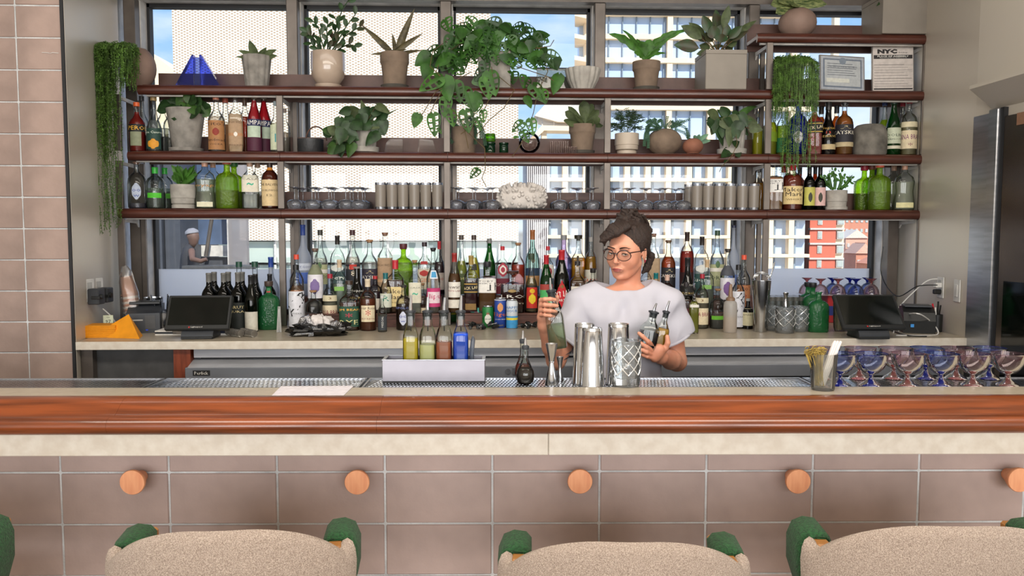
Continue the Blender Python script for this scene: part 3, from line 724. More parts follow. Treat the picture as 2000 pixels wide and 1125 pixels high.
b(646, 535, 30, 638, 'pale rum bottle with red cap and cream label beside the green label whiskey', 'squat', 'clear', '#cfc9a2', .5, ('screw', '#a32233'), [(.05, .44, CR, 1.2), (.52, .64, '#d9cfae', 1.2)], [('CANA BRAVA', .30, .09, '#8a2740', 1.7), ('3', .58, .05, '#7d5a2a', .2)])
b(688.5, 449, 28, 'b', 'clear rum bottle with black label and red corner, fourth in the back tier', 'tall', 'clear', '#f0e6dd', .62, ('screw', '#4a2a2e'), [(.1, .5, '#292a31', 1.35), (.42, .5, '#c23528', .5, None, .0013)], [('El Dorado', .45, .04, '#e9e1cf', 1.2), ('8', .36, .09, '#d8cdb6', .3)])
b(697, 521, 30, 'm', 'black round shouldered bottle with silver script behind the green label whiskey', 'bell', 'black', None, cap=('cork', '#8e8580'), labs=[(.02, .10, '#cdbb91', 1.3)], txt=[('Hoptail', .5, .06, '#c2c0b4', 1.2), ('RESERVE', .35, .04, '#b89b58', 1.1), ('13', .27, .04, '#a03b2a', .3)], Y=4.11)
b(683, 548, 38, 644, 'square amber whiskey bottle with a dark green rounded label in the front row', 'square', 'clear', '#6b2408', .58, ('screw', '#3a2a20'), [(.08, .52, '#1f4d3a', 1.1)], [('JIM BEAM', .44, .06, '#e8b24a', 1.1), ('*', .33, .10, '#c2324a', .35), ('RYE', .18, .10, '#e6dfa0', .9)])
b(722, 468, 31, 'b', 'clear bottle with cork and square black crest label, fifth in the back tier', 'std', 'clear', '#f2ece6', .62, ('cork', 'cork'), [(.02, .5, '#332f3c', 1.3)], [('CATSKILL', .34, .06, '#e6e2da', 1.7), ('^', .44, .05, '#c9b98a', .5)])
b(719, 545, 32, 645, 'amber red bourbon bottle with cream label and red roses in the front row', 'squat', 'clear', '#a5431f', .62, ('tall', '#e0cfb4'), [(.18, .5, CR, .9)], [('Four Roses', .45, .05, '#4a2a20', 1.1), ('*', .36, .13, '#b5222b', .32), ('BOURBON', .24, .03, '#8c3a20', .8)])
b(752, 454, 28, 'b', 'bottle wrapped in brown kraft paper with string band, left bay back tier', 'square', 'clear', None, cap=('cork', '#8c6450'), labs=[(.0, .62, '#a98b6c', 1.5), (.22, .27, '#c79f78', 1.5, None, .0015), (.20, .29, '#e9e3d8', .25, 'disc', .002)], txt=[('HIGH WEST', .5, .04, '#5a4028', 1.0)])
b(733, 539, 28, 'm', 'dark red liqueur bottle with red cap behind the rose label bourbon', 'round', 'clear', '#3c1a26', .6, ('screw', '#b3242a'), [(.1, .42, '#ded6c8', 1.1)], Y=4.115)
b(753, 533, 24, 'm', 'slim clear bottle with a teal cap behind the small dark label bottle', 'slope', 'clear', '#8b8a78', .3, ('tall', '#12686c'), [(.15, .5, '#d8dccb', 1.1)], [('R', .38, .14, '#2f8a74', .5)], Y=4.09)
b(747, 577, 18, 648, 'smallest clear bottle with narrow dark silver label in the front row', 'std', 'clear', '#c9cdc6', .5, ('screw', '#c9c9c4'), [(.06, .46, '#3a3f45', 1.2)], [('MEZCAL', .3, .05, '#d5d5cf', 1.2, 1.57)])
b(772, 508, 33, 'm', 'bourbon bottle with dripping red wax neck and cream label near the middle post', 'square', 'clear', '#6a2c12', .62, ('wax', '#c02a35'), [(.12, .5, '#dfc98f', 1.2)], [("Maker's", .42, .09, '#33211a', 1.4), ('Mark', .31, .09, '#33211a', .9), ('WHISKY', .2, .03, '#5a4028', .8)], Y=4.13)
b(788, 476, 37, 'b', 'lime green dimpled round shouldered bottle in the back tier left of the middle post', 'dimple', 'lime', '#7f9c34', .5, ('stub', '#5c2a30'), body=.25)
b(789, 557, 30, 644, 'dark bottle with white and blue skull label in the front row', 'squat', 'clear', '#3a221a', .6, ('cork', '#31292a'), [(.12, .44, '#cfd4e6', .5, 'disc')], [('ESPOLON', .52, .05, '#7e8cc4', 1.2), ('oo', .32, .06, '#33449c', .5), ('w', .21, .04, '#33449c', .3)])
b(810, 508, 24, 'm', 'square tequila bottle with cork and cream label with a green stamp in the middle tier', 'square', 'clear', '#c9cdbf', .4, ('cork', 'cork'), [(.2, .60, '#ddd8c3', 1.1)], [('CASA', .5, .03, '#6b6b5a', .8), ('~', .38, .05, '#3fa888', .4)], Y=4.10)
b(829, 473, 26, 'b', 'pale gin bottle with red and black cap and red arch label in the back tier', 'square', 'clear', '#e2dccf', .55, ('screw', '#34242a'), [(.12, .52, '#cfc3ad', 1.1), (.38, .50, '#b5342e', .6, 'disc', .0013), (.62, .68, '#a83030', .5)], [('GIN', .3, .08, '#c06a34', .7)])
b(825, 553, 25, 636, 'small brown amber bottle with tan cork and cream label, front row left of middle post', 'squat', 'clear', '#7d4a3c', .5, ('cork', 'cork'), [(.1, .45, '#e2cfae', 1.2)], [('RYE', .3, .07, '#7b2d26', .8)])
b(846, 484, 27, 'm', 'clear mezcal bottle with black stopper and bright pink label in the middle tier', 'tall', 'clear', '#e4e2da', .3, ('cork', BK), [(.1, .40, '#c43a74', 1.2), (.16, .34, '#e9d3da', 1.0, None, .0011), (.55, .68, '#e4eaf2', .6), (.57, .66, '#4a9ccc', .4, None, .0013)], [('Alipus', .26, .10, '#b5225c', 1.6)], Y=4.10)
b(858, 471, 20, 'b', 'dark red bottle with red cap and floral label half behind the middle post', 'tall', 'clear', '#3a1c2a', .62, ('tall', '#b52a33'), [(.1, .42, '#b7a9a0', 1.2)], [('ooo', .3, .05, '#a8463a', .9)])
# ---- centre bay ----
b(887.5, 494, 25, 'm', 'amber scotch with red cap and two white labels just right of the middle post', 'slope', 'clear', '#8a4a1c', .66, ('tall', '#9c2f2c'), [(.08, .22, '#e3ddd0', 1.2), (.26, .52, '#e9e4da', 1.15)], [("Dewar's", .44, .06, '#3a2a24', 1.4), ('WHITE LABEL', .37, .025, '#8c2a28', 1.3)], Y=4.12)
b(901, 459, 23, 'b', 'yellow green whisky with dark cap, first in the centre bay back tier', 'bell', 'clear', '#c0c24a', .6, ('screw', '#4e423c'), [(.02, .38, '#55603a', 1.2)], [('Scotch', .3, .06, '#d7d28a', 1.3)])
b(925.5, 459, 24, 'b', 'bright yellow liqueur with black band label, second in the centre bay back tier', 'bell', 'clear', '#e0d21a', .66, ('screw', '#4b3b34'), [(.02, .30, '#40454a', 1.3), (.44, .55, '#2c2c22', .5)], [('CHARTREUSE', .24, .04, '#d9d6c0', 1.6)], body=.55)
b(920, 499, 26, 'm', 'square dark scotch bottle with slanted black and gold label', 'square', 'clear', '#4a1518', .58, ('foil', '#a78d4c'), [(.34, .54, '#1c1714', 1.15), (.36, .375, '#c9a24e', 1.15, None, .0012), (.50, .515, '#c9a24e', 1.15, None, .0012), (.05, .16, '#8a6a38', .7)], [('BLACK LABEL', .44, .05, '#e2d0a0', 1.6, .12)], Y=4.12)
b(956, 466, 24, 'b', 'bright green bottle with grey cap and pale label, centre bay back tier', 'slope', 'green', '#6cc81e', .62, ('screw', '#7c7c7a'), [(.02, .36, '#c9b9bd', 1.3)], [('DOLIN', .26, .05, '#a23058', 1.3)], body=.4)
b(952, 511, 34, 'm', 'square whisky bottle with white brush stroke label above the beer cans', 'decant', 'clear', '#a4612a', .42, ('stub', '#26262a'), [(.42, .72, '#efece6', 1.25)], [('SUNTORY', .67, .035, '#55504c', .8, 0, -.4), ('WHISKY', .62, .03, '#55504c', .7, 0, -.4), ('\u6b63', .56, .20, BK, .5, 0, .5)], Y=4.12)
b(981.5, 481, 26, 'b', 'white and dark red gin bottle with round red seal behind the dark decanter', 'flask', 'clear', '#efe9e4', .6, ('screw', '#c22c38'), [(.02, .36, '#6d1f33', 1.35), (.40, .70, '#a83344', .75, 'disc'), (.45, .65, '#e9e0d6', .5, 'disc', .0012), (.49, .61, '#a83344', .3, 'disc', .0016)], [('MEZZODI', .22, .05, '#e8c9c4', 1.3)])
b(1012, 474, 27, 'b', 'orange red liqueur with tan cork and round pale pink sticker in the back tier', 'std', 'clear', '#d9472a', .60, ('cork', 'cork'), [(.10, .42, '#c99aa2', .8, 'disc')])
b(1001, 529, 45, 'm', 'wide dark whiskey decanter with flat stopper and silver capitals', 'decant', 'clear', '#3c120e', .70, ('ball', '#4a2a22'), [(.52, .60, '#a88a54', .35, 'disc')], [('HILLROCK', .42, .085, '#e8e2d8', 1.5), ('ESTATE', .24, .03, '#c9b9a4', .7)], Y=4.11)
b(1040, 449, 28, 'b', 'tall pale aqua bottle with orange cork and navy and orange label in the back tier', 'tall', 'aqua', None, cap=('tall', '#a5683c'), labs=[(.30, .42, '#2c4058', 1.3), (.14, .30, '#b98a58', 1.3), (.50, .58, '#6b6a58', .3, 'disc')])
b(1038, 495, 26, 'm', 'brown liqueur with dark stopper and colourful yellow and red picture label', 'bell', 'clear', '#b09a5a', .62, ('stub', '#3a4a38'), [(.06, .50, '#2a2018', 1.2), (.08, .46, '#c22c20', .9, None, .0012), (.16, .34, '#e8c82c', .55, 'disc', .0017), (.35, .44, '#e0b020', .4, 'disc', .0017)], Y=4.12)
b(1070, 481, 24, 'b', 'white label gin with round red seal behind the slim green bottle', 'flask', 'clear', '#efe9e4', .6, ('screw', '#c22c38'), [(.36, .66, '#ece6de', 1.2), (.40, .62, '#a83344', .6, 'disc', .0012), (.45, .57, '#ece6de', .35, 'disc', .0017)])
b(1067, 498, 25, 'm', 'slim bright green bottle with red cap and green label with a red band', 'slope', 'green', '#3a8a2c', .66, ('foil', '#bb2a34'), [(.05, .40, '#52b86a', 1.25), (.40, .50, '#a8433c', 1.25)], Y=4.10)
b(1097, 488, 30, 'm', 'dark green artichoke liqueur bottle with red cap and red diamond label beside the woman', 'slope', 'dkgreen', '#14180f', .6, ('foil', '#c02a35'), [(.08, .52, '#c8202c', .85, 'diamond')], [('CYNAR', .30, .10, '#f2efe8', 1.5, .18), ('ART', .20, .04, '#f2efe8', .4), ('@', .42, .06, '#2c8a44', .4)], Y=4.12, body=.6)
b(1101, 459, 32, 'b', 'violet tinted clear bottle with silver cap behind the red diamond label', 'std', 'purple', '#d9d4e6', .45, ('screw', '#8b8d90'), [(.05, .40, '#7a86b8', .7)])
b(1129.5, 459, 27, 'b', 'golden tequila bottle with a big black square stopper in the back tier', 'square', 'clear', '#e2a518', .66, ('ball', '#2a2418'), [(.52, .70, '#3a2c18', .18)], body=.3)
b(1128, 510, 29, 'm', 'brown amber square bottle with white label and small tree picture beside her shoulder', 'square', 'clear', '#8a5028', .66, ('screw', '#2c2624'), [(.08, .54, '#e6e0d4', .9)], [('Y', .34, .16, '#2c2c26', .4), ('o', .13, .03, '#d9743a', .2)], Y=4.12)
b(1154, 463, 24, 'b', 'yellow gold bottle with silver cap and orange word on its label', 'round', 'clear', '#e2a012', .7, ('screw', '#a3a09c'), [(.05, .46, '#d7d2c2', 1.2)], [('Suze', .28, .10, '#d9542c', 1.4, 0)], body=.35)
b(1158, 524, 28, 'm', 'clear round bottle with black stopper and dark label touching her shoulder', 'squat', 'clear', '#b5b9b9', .5, ('stub', '#25201f'), [(.1, .62, '#2c2f36', 1.3)], Y=4.12)
# ---- right bay ----
b(1277, 456, 23, 'b', 'kraft paper wrapped bottle with tan cork just behind her ear', 'square', 'clear', None, cap=('cork', '#8c6450'), labs=[(.0, .62, '#ab9173', 1.5), (.22, .27, '#c79f78', 1.5, None, .0015)])
b(1262, 507, 22, 'm', 'red wax topped bottle half hidden behind her neck', 'square', 'clear', '#6a2c12', .6, ('wax', '#b83a48'), Y=4.12)
b(1281, 533, 22, 'm', 'slim bottle with teal cap behind her shoulder', 'slope', 'clear', '#8b8a78', .3, ('tall', '#12767a'), Y=4.09)
b(1305.5, 469, 28, 'b', 'amber whiskey with cork and black crest label behind her shoulder', 'std', 'clear', '#c2501a', .72, ('cork', '#6d5138'), [(.03, .52, '#25242a', 1.3), (.0, .1, '#8c8468', 1.3, None, .0012)], [('CATSKILL', .36, .06, '#e6e2da', 1.6), ('^', .46, .05, '#c9b98a', .5)])
b(1342, 453, 28, 'b', 'tall red amber liqueur with black cap in the right bay back tier', 'round', 'clear', '#b0241a', .70, ('tall', '#3a2a26'), [(.03, .36, '#3a1a1a', 1.2)], body=.5)
b(1343, 503, 28, 'm', 'black round shouldered bottle with silver script in the right bay', 'bell', 'black', None, cap=('foil', '#1f1f22'), labs=[(.30, .50, '#1c1a1a', 1.2)], txt=[('Hoptail', .5, .06, '#c2c0b4', 1.2), ('RESERVE', .35, .04, '#b89b58', 1.1)], Y=4.12)
b(1371, 462, 28, 'b', 'clear bottle with black cap and arched teal label in the right bay back tier', 'flask', 'clear', '#dad9cf', .5, ('tall', '#2a2420'), [(.02, .36, '#2c4f4c', 1.1), (.38, .52, '#e2e3dc', .8, 'disc', .0012)], [('Cuervo', .26, .07, '#dfe5da', 1.2)])
b(1381, 507, 27, 'm', 'clear flat round bottle with tall pale cork and green agave picture in the right bay', 'flask', 'clear', '#9aa38e', .5, ('tall', '#c7ab86'), [(.44, .52, '#83b35a', .6)], Y=4.12)
b(1401, 450, 28, 'b', 'clear gin bottle with green cap and pale green stamp label in the right bay', 'tall', 'clear', '#ece8e0', .5, ('screw', '#2c4a33'), [(.14, .50, '#b5b88f', 1.3), (.38, .44, WH, 1.3, None, .0012), (.44, .56, '#53714a', .3, 'disc', .0014)], [('FORDS', .28, .06, '#3c4a2e', 1.4)])
b(1370, 535, 26, 641, 'pale rum bottle with red cap and cream label in the right bay front row', 'squat', 'clear', '#b5a585', .5, ('screw', '#a32233'), [(.08, .40, CR, 1.2), (.50, .60, '#d9cfae', 1.2)], [('CANA BRAVA', .28, .08, '#8a2740', 1.7), ('3', .55, .05, '#7d5a2a', .2)])
b(1421.5, 486, 28, 'm', 'round bottle with purple sphere on a white label in the right bay', 'std', 'clear', '#5a5450', .2, ('cork', '#3c342f'), [(.20, .56, '#e4e1e8', 1.3), (.27, .50, '#7d5a94', .62, 'disc', .0012), (.60, .76, '#4b4d55', 1.5)], Y=4.12)
b(1433, 440, 24, 'b', 'tall frosted white bottle with dark blue cap and cork, right end of the back tier', 'goose', 'frost', None, cap=('cork', '#2a2f4c'), labs=[(.14, .30, '#5a74b8', 1.2)])
b(1440, 517, 26, 641, 'white label bottle with big slanted black letters at the right end of the front row', 'std', 'clear', None, cap=('screw', BK), labs=[(.03, .62, '#dfdfe6', 1.25)], txt=[('LE', .44, .17, BK, 1.3, .85), ('VODKA', .2, .03, '#55555a', .6)])
b(1453, 498, 26, 'm', 'vodka bottle with orange screw cap and copper label at the right end', 'std', 'clear', '#8a5a48', .5, ('screw', '#e0563a'), [(.05, .50, '#b5764e', 1.2)], [("Tito's", .44, .08, '#4a2a1c', 1.3), ('o', .30, .12, '#8c2f20', .4), ('Handmade', .16, .04, '#4a2a1c', 1.3)], Y=4.12)
b(1460, 583, 21, 642, 'small black bottle with cream label beside the tall shaker with strainers', 'wine', 'black', None, cap=('screw', '#a3a3a0'), labs=[(.12, .72, '#d5cda9', 1.2)], txt=[('AMARO', .5, .05, '#5a5138', 1.1)])
b(1401, 564, 30, 641, 'squat clear gin bottle with cork stopper and green strip in the right bay front row', 'squat', 'clear', '#a8aca6', .3, ('cork', 'cork'), [(.24, .34, '#73c43a', .95)], [('ROUND', .48, .06, '#3e4448', .7), ('SPIRIT', .40, .035, '#3e4448', .9)])
b(1339, 551, 20, 638, 'dark amber bottle with dark red label behind the yellow syrup bottle', 'square', 'clear', '#4a1f16', .66, ('stub', '#3a3638'), [(.1, .45, '#5a1f24', 1.1)], [('RUM', .3, .07, '#c9a878', .9)])
b(1303, 537, 28, 'm', 'amber bottle with pink neck behind her sleeve', 'squat', 'clear', '#7d2f1c', .5, ('tall', '#d9b5a3'), [(.2, .5, CR, 1)], Y=4.10)
# syrup bottle with pourer, squeeze bottle
t_ = b(1354.5, 553, 18, 651, 'slim square bottle of yellow green syrup with steel pourer in front of the bottles', 'square', 'clear', '#a8a826', .72, ('pour', BK), [(.60, .66, '#e9e6da', 1.0)], name='syrup_bottle', body=.6)
p = U(1425.5, 649, z=CT); t_ = thing('squeeze_bottle', 'translucent white plastic squeeze bottle half full of cream juice', 'bottle', (p.x, p.y, CT+.0005))
r = 13/PPM(p); H = U(1425, 555, y=p.y).z-CT
MB().lathe([(r*.95, 0), (r, .004), (r, H*.54), (r*.93, H*.62), (r*.62, H*.66)], 20).build('bottle_body', glass('milky_plastic', '#e3e0dc', .3, .3, body=.7, bcol='#f2eee8'), t_)
MB().lathe([(r*.9, .004), (r*.94, .008), (r*.94, H*.33)], 18).build('juice', liquid('#e9c9a0', .9), t_)
MB().lathe([(r*.66, H*.655), (r*.66, H*.71), (r*.35, H*.74), (r*.22, H*.98), (r*.12, H)], 14).build('nozzle', capm('#8a6f58'), t_)
# ---- left end: wine and spirits behind the till ----
for i, (x, t0, w_, Yy, lb) in enumerate(((408, 533, 28, 3.98, 'first grey foiled wine bottle behind the left till screen'), (418.5, 531, 28, 4.08, 'second grey foiled wine bottle behind the left till screen, further back'),
        (437, 533, 28, 3.98, 'third grey foiled wine bottle behind the left till screen'), (446, 531, 28, 4.08, 'fourth grey foiled wine bottle behind the left till screen, further back'),
        (473, 531, 28, 4.08, 'dark wine bottle with grey foil half behind the gold lettered wine bottle'))):
    b(x, t0, w_, 'c', lb, 'wine', 'wineg', '#0c100c', .7, ('foil', '#6d6c68'), [(.12, .42, '#1a1c1c', 1.3)], Y=Yy, name='wine_bottle', group='grey foiled wine bottles')
b(465, 532, 29, 'c', 'dark wine bottle with grey foil and small gold lettering right of the till screen', 'wine', 'wineg', '#0c100c', .7, ('foil', '#6d6c68'), [(.05, .50, '#1c2220', 1.35)], [('BRUT', .42, .05, '#c9b98a', .9), ('JURA', .34, .05, '#c9b98a', .9)], Y=3.94, name='wine_bottle')
b(490, 537, 25, 'c', 'green wine bottle with black foil and cream label beside the grey foiled one', 'slope', 'dkgreen', '#4a5a1e', .6, ('foil', '#212123'), [(.02, .36, '#d4cfc0', 1.3)], Y=3.92, name='wine_bottle')
b(499, 535, 25, 'c', 'dark wine bottle with black foil behind the cream label one', 'wine', 'wineg', '#0c100c', .7, ('foil', '#212123'), Y=4.02, name='wine_bottle')
b(467, 511, 30, 'c', 'clear bottle with green cap standing behind the wine bottles', 'bell', 'clear', None, cap=('screw', '#1f4a3a'), Y=4.19)
b(498, 511, 30, 'c', 'clear bottle with green cap behind the black foiled wine bottles', 'bell', 'clear', None, cap=('screw', '#1f4a3a'), Y=4.19)
b(529, 502, 30, 'c', 'white bottle with blue foil neck left of the left post', 'goose', 'frost', None, cap=('tall', '#2b4a9c'), Y=4.24)
b(527, 535, 24, 'c', 'bottle with black foil behind the big green jug', 'wine', 'wineg', '#0c100c', .7, ('foil', '#212123'), Y=4.08, name='wine_bottle')
b(526.5, 549, 41, 643, 'big green dimpled square shouldered bottle on the left part of the back counter', 'dimple', 'gdim', None, cap=('stub', '#4a3b34'), labs=[(.83, .90, '#b53a34', .6), (.86, .93, '#2c7a4a', .5, None, .0015)])
# ---- right end ----
b(1578, 551, 36, 'c', 'green dimpled bottle with black stopper, rearmost of the three beside the right till', 'dimple', 'gdim', None, cap=('stub', '#202020'), Y=4.13)
b(1587, 552, 37, 'c', 'green dimpled bottle with black stopper, middle of the three beside the right till', 'dimple', 'gdim', None, cap=('stub', '#202020'), Y=4.02)
b(1597, 570, 39, 648, 'green dimpled bottle without stopper, foremost of the three beside the right till', 'dimple', 'gdim', None, cap=('none', BK))
# ---- left shelf, upper bottle row ----
b(267, 200, 31, 'B', 'orange red aperitif bottle with black label at the left end of the bottle shelf', 'std', 'clear', '#c8201a', .85, ('screw', '#e2632c'), [(.12, .42, '#8f9478', .7), (.42, .58, '#1a1a1e', 1.3)], [('APEROL', .50, .09, '#e9b43a', 1.6)], body=.5)
b(277, 188, 26, 'B', 'clear bottle behind the orange red aperitif', 'tall', 'clear', '#d9d4c4', .5, ('screw', '#3a3a3e'), Y=4.32)
b(300, 188, 29, 'B', 'silver tequila bottle with dark green and orange label on the left shelf', 'bell', 'clear', '#dfe4e2', .6, ('screw', '#a5895a'), [(.05, .44, '#24423a', 1.1), (.05, .24, '#e09a2c', .75, 'disc', .0012)], [('Jose Cuervo', .36, .06, '#dce5d4', 1.4)])
b(318, 196, 26, 'B', 'clear bottle between the silver tequila and the potted plant', 'std', 'clear', '#cfd2cf', .5, ('screw', '#8f8f8f'), Y=4.32)
b(331, 202, 24, 'B', 'clear bottle half behind the big grey pot on the left shelf', 'std', 'clear', '#d8d4c4', .4, ('screw', '#8f8f8f'), Y=4.33)
b(422, 186, 32, 'B', 'vodka bottle with copper label and round red seal right of the grey pot', 'std', 'clear', '#efe6dc', .66, ('screw', '#c07a62'), [(.04, .58, '#a9784c', 1.2), (.30, .44, '#8c2f20', .4, 'disc', .0013)], [("Tito's", .52, .07, '#3f2417', 1.3), ('Handmade', .22, .05, '#3f2417', 1.5), ('VODKA', .14, .03, '#3f2417', .8)])
b(440, 192, 30, 'B', 'copper label bottle standing behind and right of the red seal vodka', 'std', 'clear', '#efe6dc', .6, ('screw', '#c2604c'), [(.04, .55, '#a9784c', 1.2)], Y=4.33)
b(459.5, 182, 27, 'B', 'kraft paper wrapped bottle with cork on the left shelf', 'square', 'clear', '#7a2a14', .6, ('cork', '#7d5138'), [(.0, .66, '#a98b6c', 1.4), (.28, .33, '#b3835a', 1.5, None, .0015), (.27, .35, '#e9e3d8', .25, 'disc', .002)], [('HIGH WEST', .52, .04, '#5a4028', 1.0), ('WHISKEY', .12, .03, '#5a4028', .9)])
b(478, 190, 24, 'B', 'amber bottle with dark cap between the kraft wrap and the red bitters', 'std', 'clear', '#b5401c', .66, ('tall', '#5a4030'), Y=4.33)
b(496, 181, 29, 'B', 'bright red bitters bottle with navy and teal label on the left shelf', 'slope', 'clear', '#d01828', .92, ('screw', '#c28a3a'), [(.26, .46, '#b9c9b4', .95), (.46, .58, '#2a2f52', 1.2), (.02, .26, '#4a1830', 1.25)], [('CAMPARI', .52, .08, '#f0ece4', 1.7)], body=.5)
b(515, 182, 28, 'B', 'second red bitters bottle half behind the first, before the left post', 'slope', 'clear', '#d01828', .92, ('screw', '#8a7a4a'), [(.26, .46, '#b9c9b4', .95), (.46, .58, '#2a2f52', 1.2), (.02, .26, '#4a1830', 1.25)], [('CAMPARI', .52, .08, '#f0ece4', 1.7)], Y=4.32, body=.5)
b(538, 198, 22, 'B', 'clear bottle with teal tree label beside the left post', 'tall', 'clear', '#dcdcc8', .6, ('screw', '#7c8a90'), [(.04, .56, '#c2c9ac', 1.1)], [('T', .3, .2, '#3f8a90', .6)], Y=4.21)
b(556, 212, 20, 'B', 'clear bottle standing behind the left post', 'std', 'clear', '#c9b9a8', .5, ('screw', '#8a7a70'), Y=4.33)
# ---- left shelf, lower bottle row ----
b(267, 316, 35, 'C', 'clear bottle etched with a white skull at the left end of the lower shelf', 'round', 'clear', '#c9c6d6', .12, ('cork', '#8c6a58'), [(.20, .56, '#bcc6da', .5, 'disc')], [('oo', .40, .06, '#2c3f98', .42), ('w', .28, .05, '#5468ac', .3)])
b(303, 327, 36, 'C', 'squat clear bottle with green cap and green strip, front one of the pair', 'round', 'clear', '#c9d4c9', .5, ('tall', '#2fa838'), [(.26, .38, '#4fbf2c', .75)], [('ROUND', .62, .08, '#3c4440', .8), ('SPIRIT', .48, .04, '#5d6d5f', 1.0)])
b(322, 328, 33, 'C', 'squat clear bottle with green cap, rear one of the pair by the small pot', 'round', 'clear', '#c9d4c9', .5, ('tall', '#2fa838'), [(.26, .38, '#4f9f2c', .75)], Y=4.33)
b(400, 311, 40, 'C', 'clear curvy waisted bottle with long pink stopper on the lower left shelf', 'wavy', 'clear', '#d9dcc8', .60, ('tall', '#c99a84'), [(.04, .14, '#e0dcc0', .7)], [('voyage', .46, .06, '#b5824a', 1.0)])
b(416, 313, 36, 'C', 'curvy bottle half hidden behind the clear waisted one', 'wavy', 'clear', '#d9dcc8', .60, ('tall', '#c99a84'), Y=4.335)
b(443, 311, 44, 'C', 'lime green dimpled bottle on the lower left shelf, foremost', 'dimple', 'lime', '#5c8a20', .4, ('stub', '#a34a3a'), body=.2)
b(457, 316, 40, 'C', 'lime green dimpled bottle half behind the foremost one on the left', 'dimple', 'lime', '#5c8a20', .4, ('stub', '#3c7a44'), Y=4.335, body=.2)
b(488, 311, 32, 'C', 'clear fluted tequila bottle with cream label on the lower left shelf', 'square', 'clear', '#dcdcd0', .3, ('tall', '#b5937c'), [(.34, .68, '#ddd6c4', 1.0)], [('CASA', .6, .04, '#6b6b5a', .9), ('~', .5, .06, '#3fa888', .35)])
b(503, 313, 28, 'C', 'clear bottle behind the fluted tequila', 'square', 'clear', None, cap=('tall', '#b5937c'), Y=4.335)
b(527, 313, 34, 'C', 'dark amber scotch with big cream label beside the left post', 'round', 'clear', '#6a1c0c', .86, ('tall', '#33241f'), [(.06, .60, '#dcc294', 1.1), (.80, .86, '#d98a2c', 1.5)], [('THE BALVENIE', .5, .05, '#4a3522', 1.3), ('DOUBLEWOOD', .38, .04, '#4a3522', 1.2), ('12', .28, .04, '#4a3522', .3)], body=.6)
# ---- right shelf, upper bottle row ----
b(1480, 222, 20, 'B', 'yellow bottle left of the right hand post, half behind it', 'std', 'clear', '#e6df1c', .8, ('screw', '#4a4a3a'), Y=4.30, body=.55)
b(1505, 205, 26, 'B', 'yellow green bottle behind the trailing plant', 'std', 'clear', '#dfe022', .7, ('screw', '#2f8a3c'), [(.3, .5, '#8fae2c', 1.2)], Y=4.33, body=.55)
b(1530, 200, 25, 'B', 'green label bottle among the trailing strands', 'std', 'clear', '#b9cf3a', .6, ('screw', '#2f9a44'), [(.08, .36, '#2f7a4a', 1.2)], Y=4.33, body=.5)
b(1559, 198, 37, 'B', 'cobalt blue bottle with round white label on the right shelf', 'round', 'blue', '#2440c8', .7, ('screw', '#5a5a60'), [(.22, .46, '#e6e6ec', .55, 'disc')], [('Bluecoat', .36, .04, '#44506a', .6), ('o', .29, .05, '#d9542c', .15)])
b(1591, 202, 29, 'B', 'square red scotch bottle with slanted black label on the right shelf', 'square', 'clear', '#c4281e', .84, ('tall', '#34343a'), [(.42, .64, '#16130f', 1.15), (.44, .455, '#d9b24e', 1.15, None, .0012), (.60, .615, '#d9b24e', 1.15, None, .0012)], [('BLACK LABEL', .53, .06, '#e9d9b0', 1.7, .15)], body=.5)
b(1604, 208, 26, 'B', 'amber bottle behind the slanted black label one', 'std', 'clear', '#d96a14', .8, ('tall', '#2c2420'), Y=4.335, body=.5)
b(1618, 199, 29, 'B', 'black bottle with gold script and beige band right of the red scotch', 'bell', 'black', None, cap=('tall', '#1c1b1c'), labs=[(.10, .20, '#c2ae84', 1.3)], txt=[('Hoptail', .5, .06, '#c9a24e', 1.2), ('RESERVE', .35, .04, '#b89b58', 1.1), ('13', .42, .05, '#c23a20', .3)])
b(1634, 206, 26, 'B', 'amber necked bottle behind the black ones', 'std', 'clear', '#d9761a', .8, ('tall', '#2c2c30'), Y=4.335, body=.5)
b(1649.5, 201, 34, 'B', 'whiskey bottle with amber neck and black crest label beside the round stone pot', 'squat', 'clear', '#c26a1c', .88, ('cork', '#2c2a2c'), [(.16, .60, '#23222a', 1.35), (.16, .25, '#b9a884', 1.35, None, .0012)], [('CATSKILL', .44, .07, '#e9e2d0', 1.6), ('^', .54, .06, '#c9b98a', .6)])
b(1728, 197, 27, 'B', 'lime liqueur bottle behind the green vermouth', 'tall', 'clear', '#b9d81c', .7, ('screw', '#2c3f7a'), Y=4.335, body=.5)
b(1746, 195, 28, 'B', 'dark green vermouth bottle with pale ornate label on the right shelf', 'slope', 'green', '#5c7a1c', .6, ('screw', '#2a3f34'), [(.22, .52, '#c2c9b0', 1.1), (.12, .18, '#d4cfb8', 1.1)], [('DOLIN', .38, .05, '#3c4a3c', 1.1), ('VERMOUTH', .3, .03, '#3c4a3c', 1.2)])
b(1763, 199, 24, 'B', 'bottle with pink cap between the vermouth and the pale rum', 'std', 'clear', '#e9dcb8', .6, ('screw', '#a3283a'), Y=4.335)
b(1776, 193, 31, 'B', 'pale rum with red cap and cream label at the right end of the shelf', 'squat', 'clear', '#d9c98c', .6, ('screw', '#c2283a'), [(.12, .46, CR, 1.25), (.52, .62, '#e0d6b4', 1.25)], [('CANA BRAVA', .34, .09, '#7a3a6a', 1.7), ('*', .2, .06, '#7a2740', .3)])
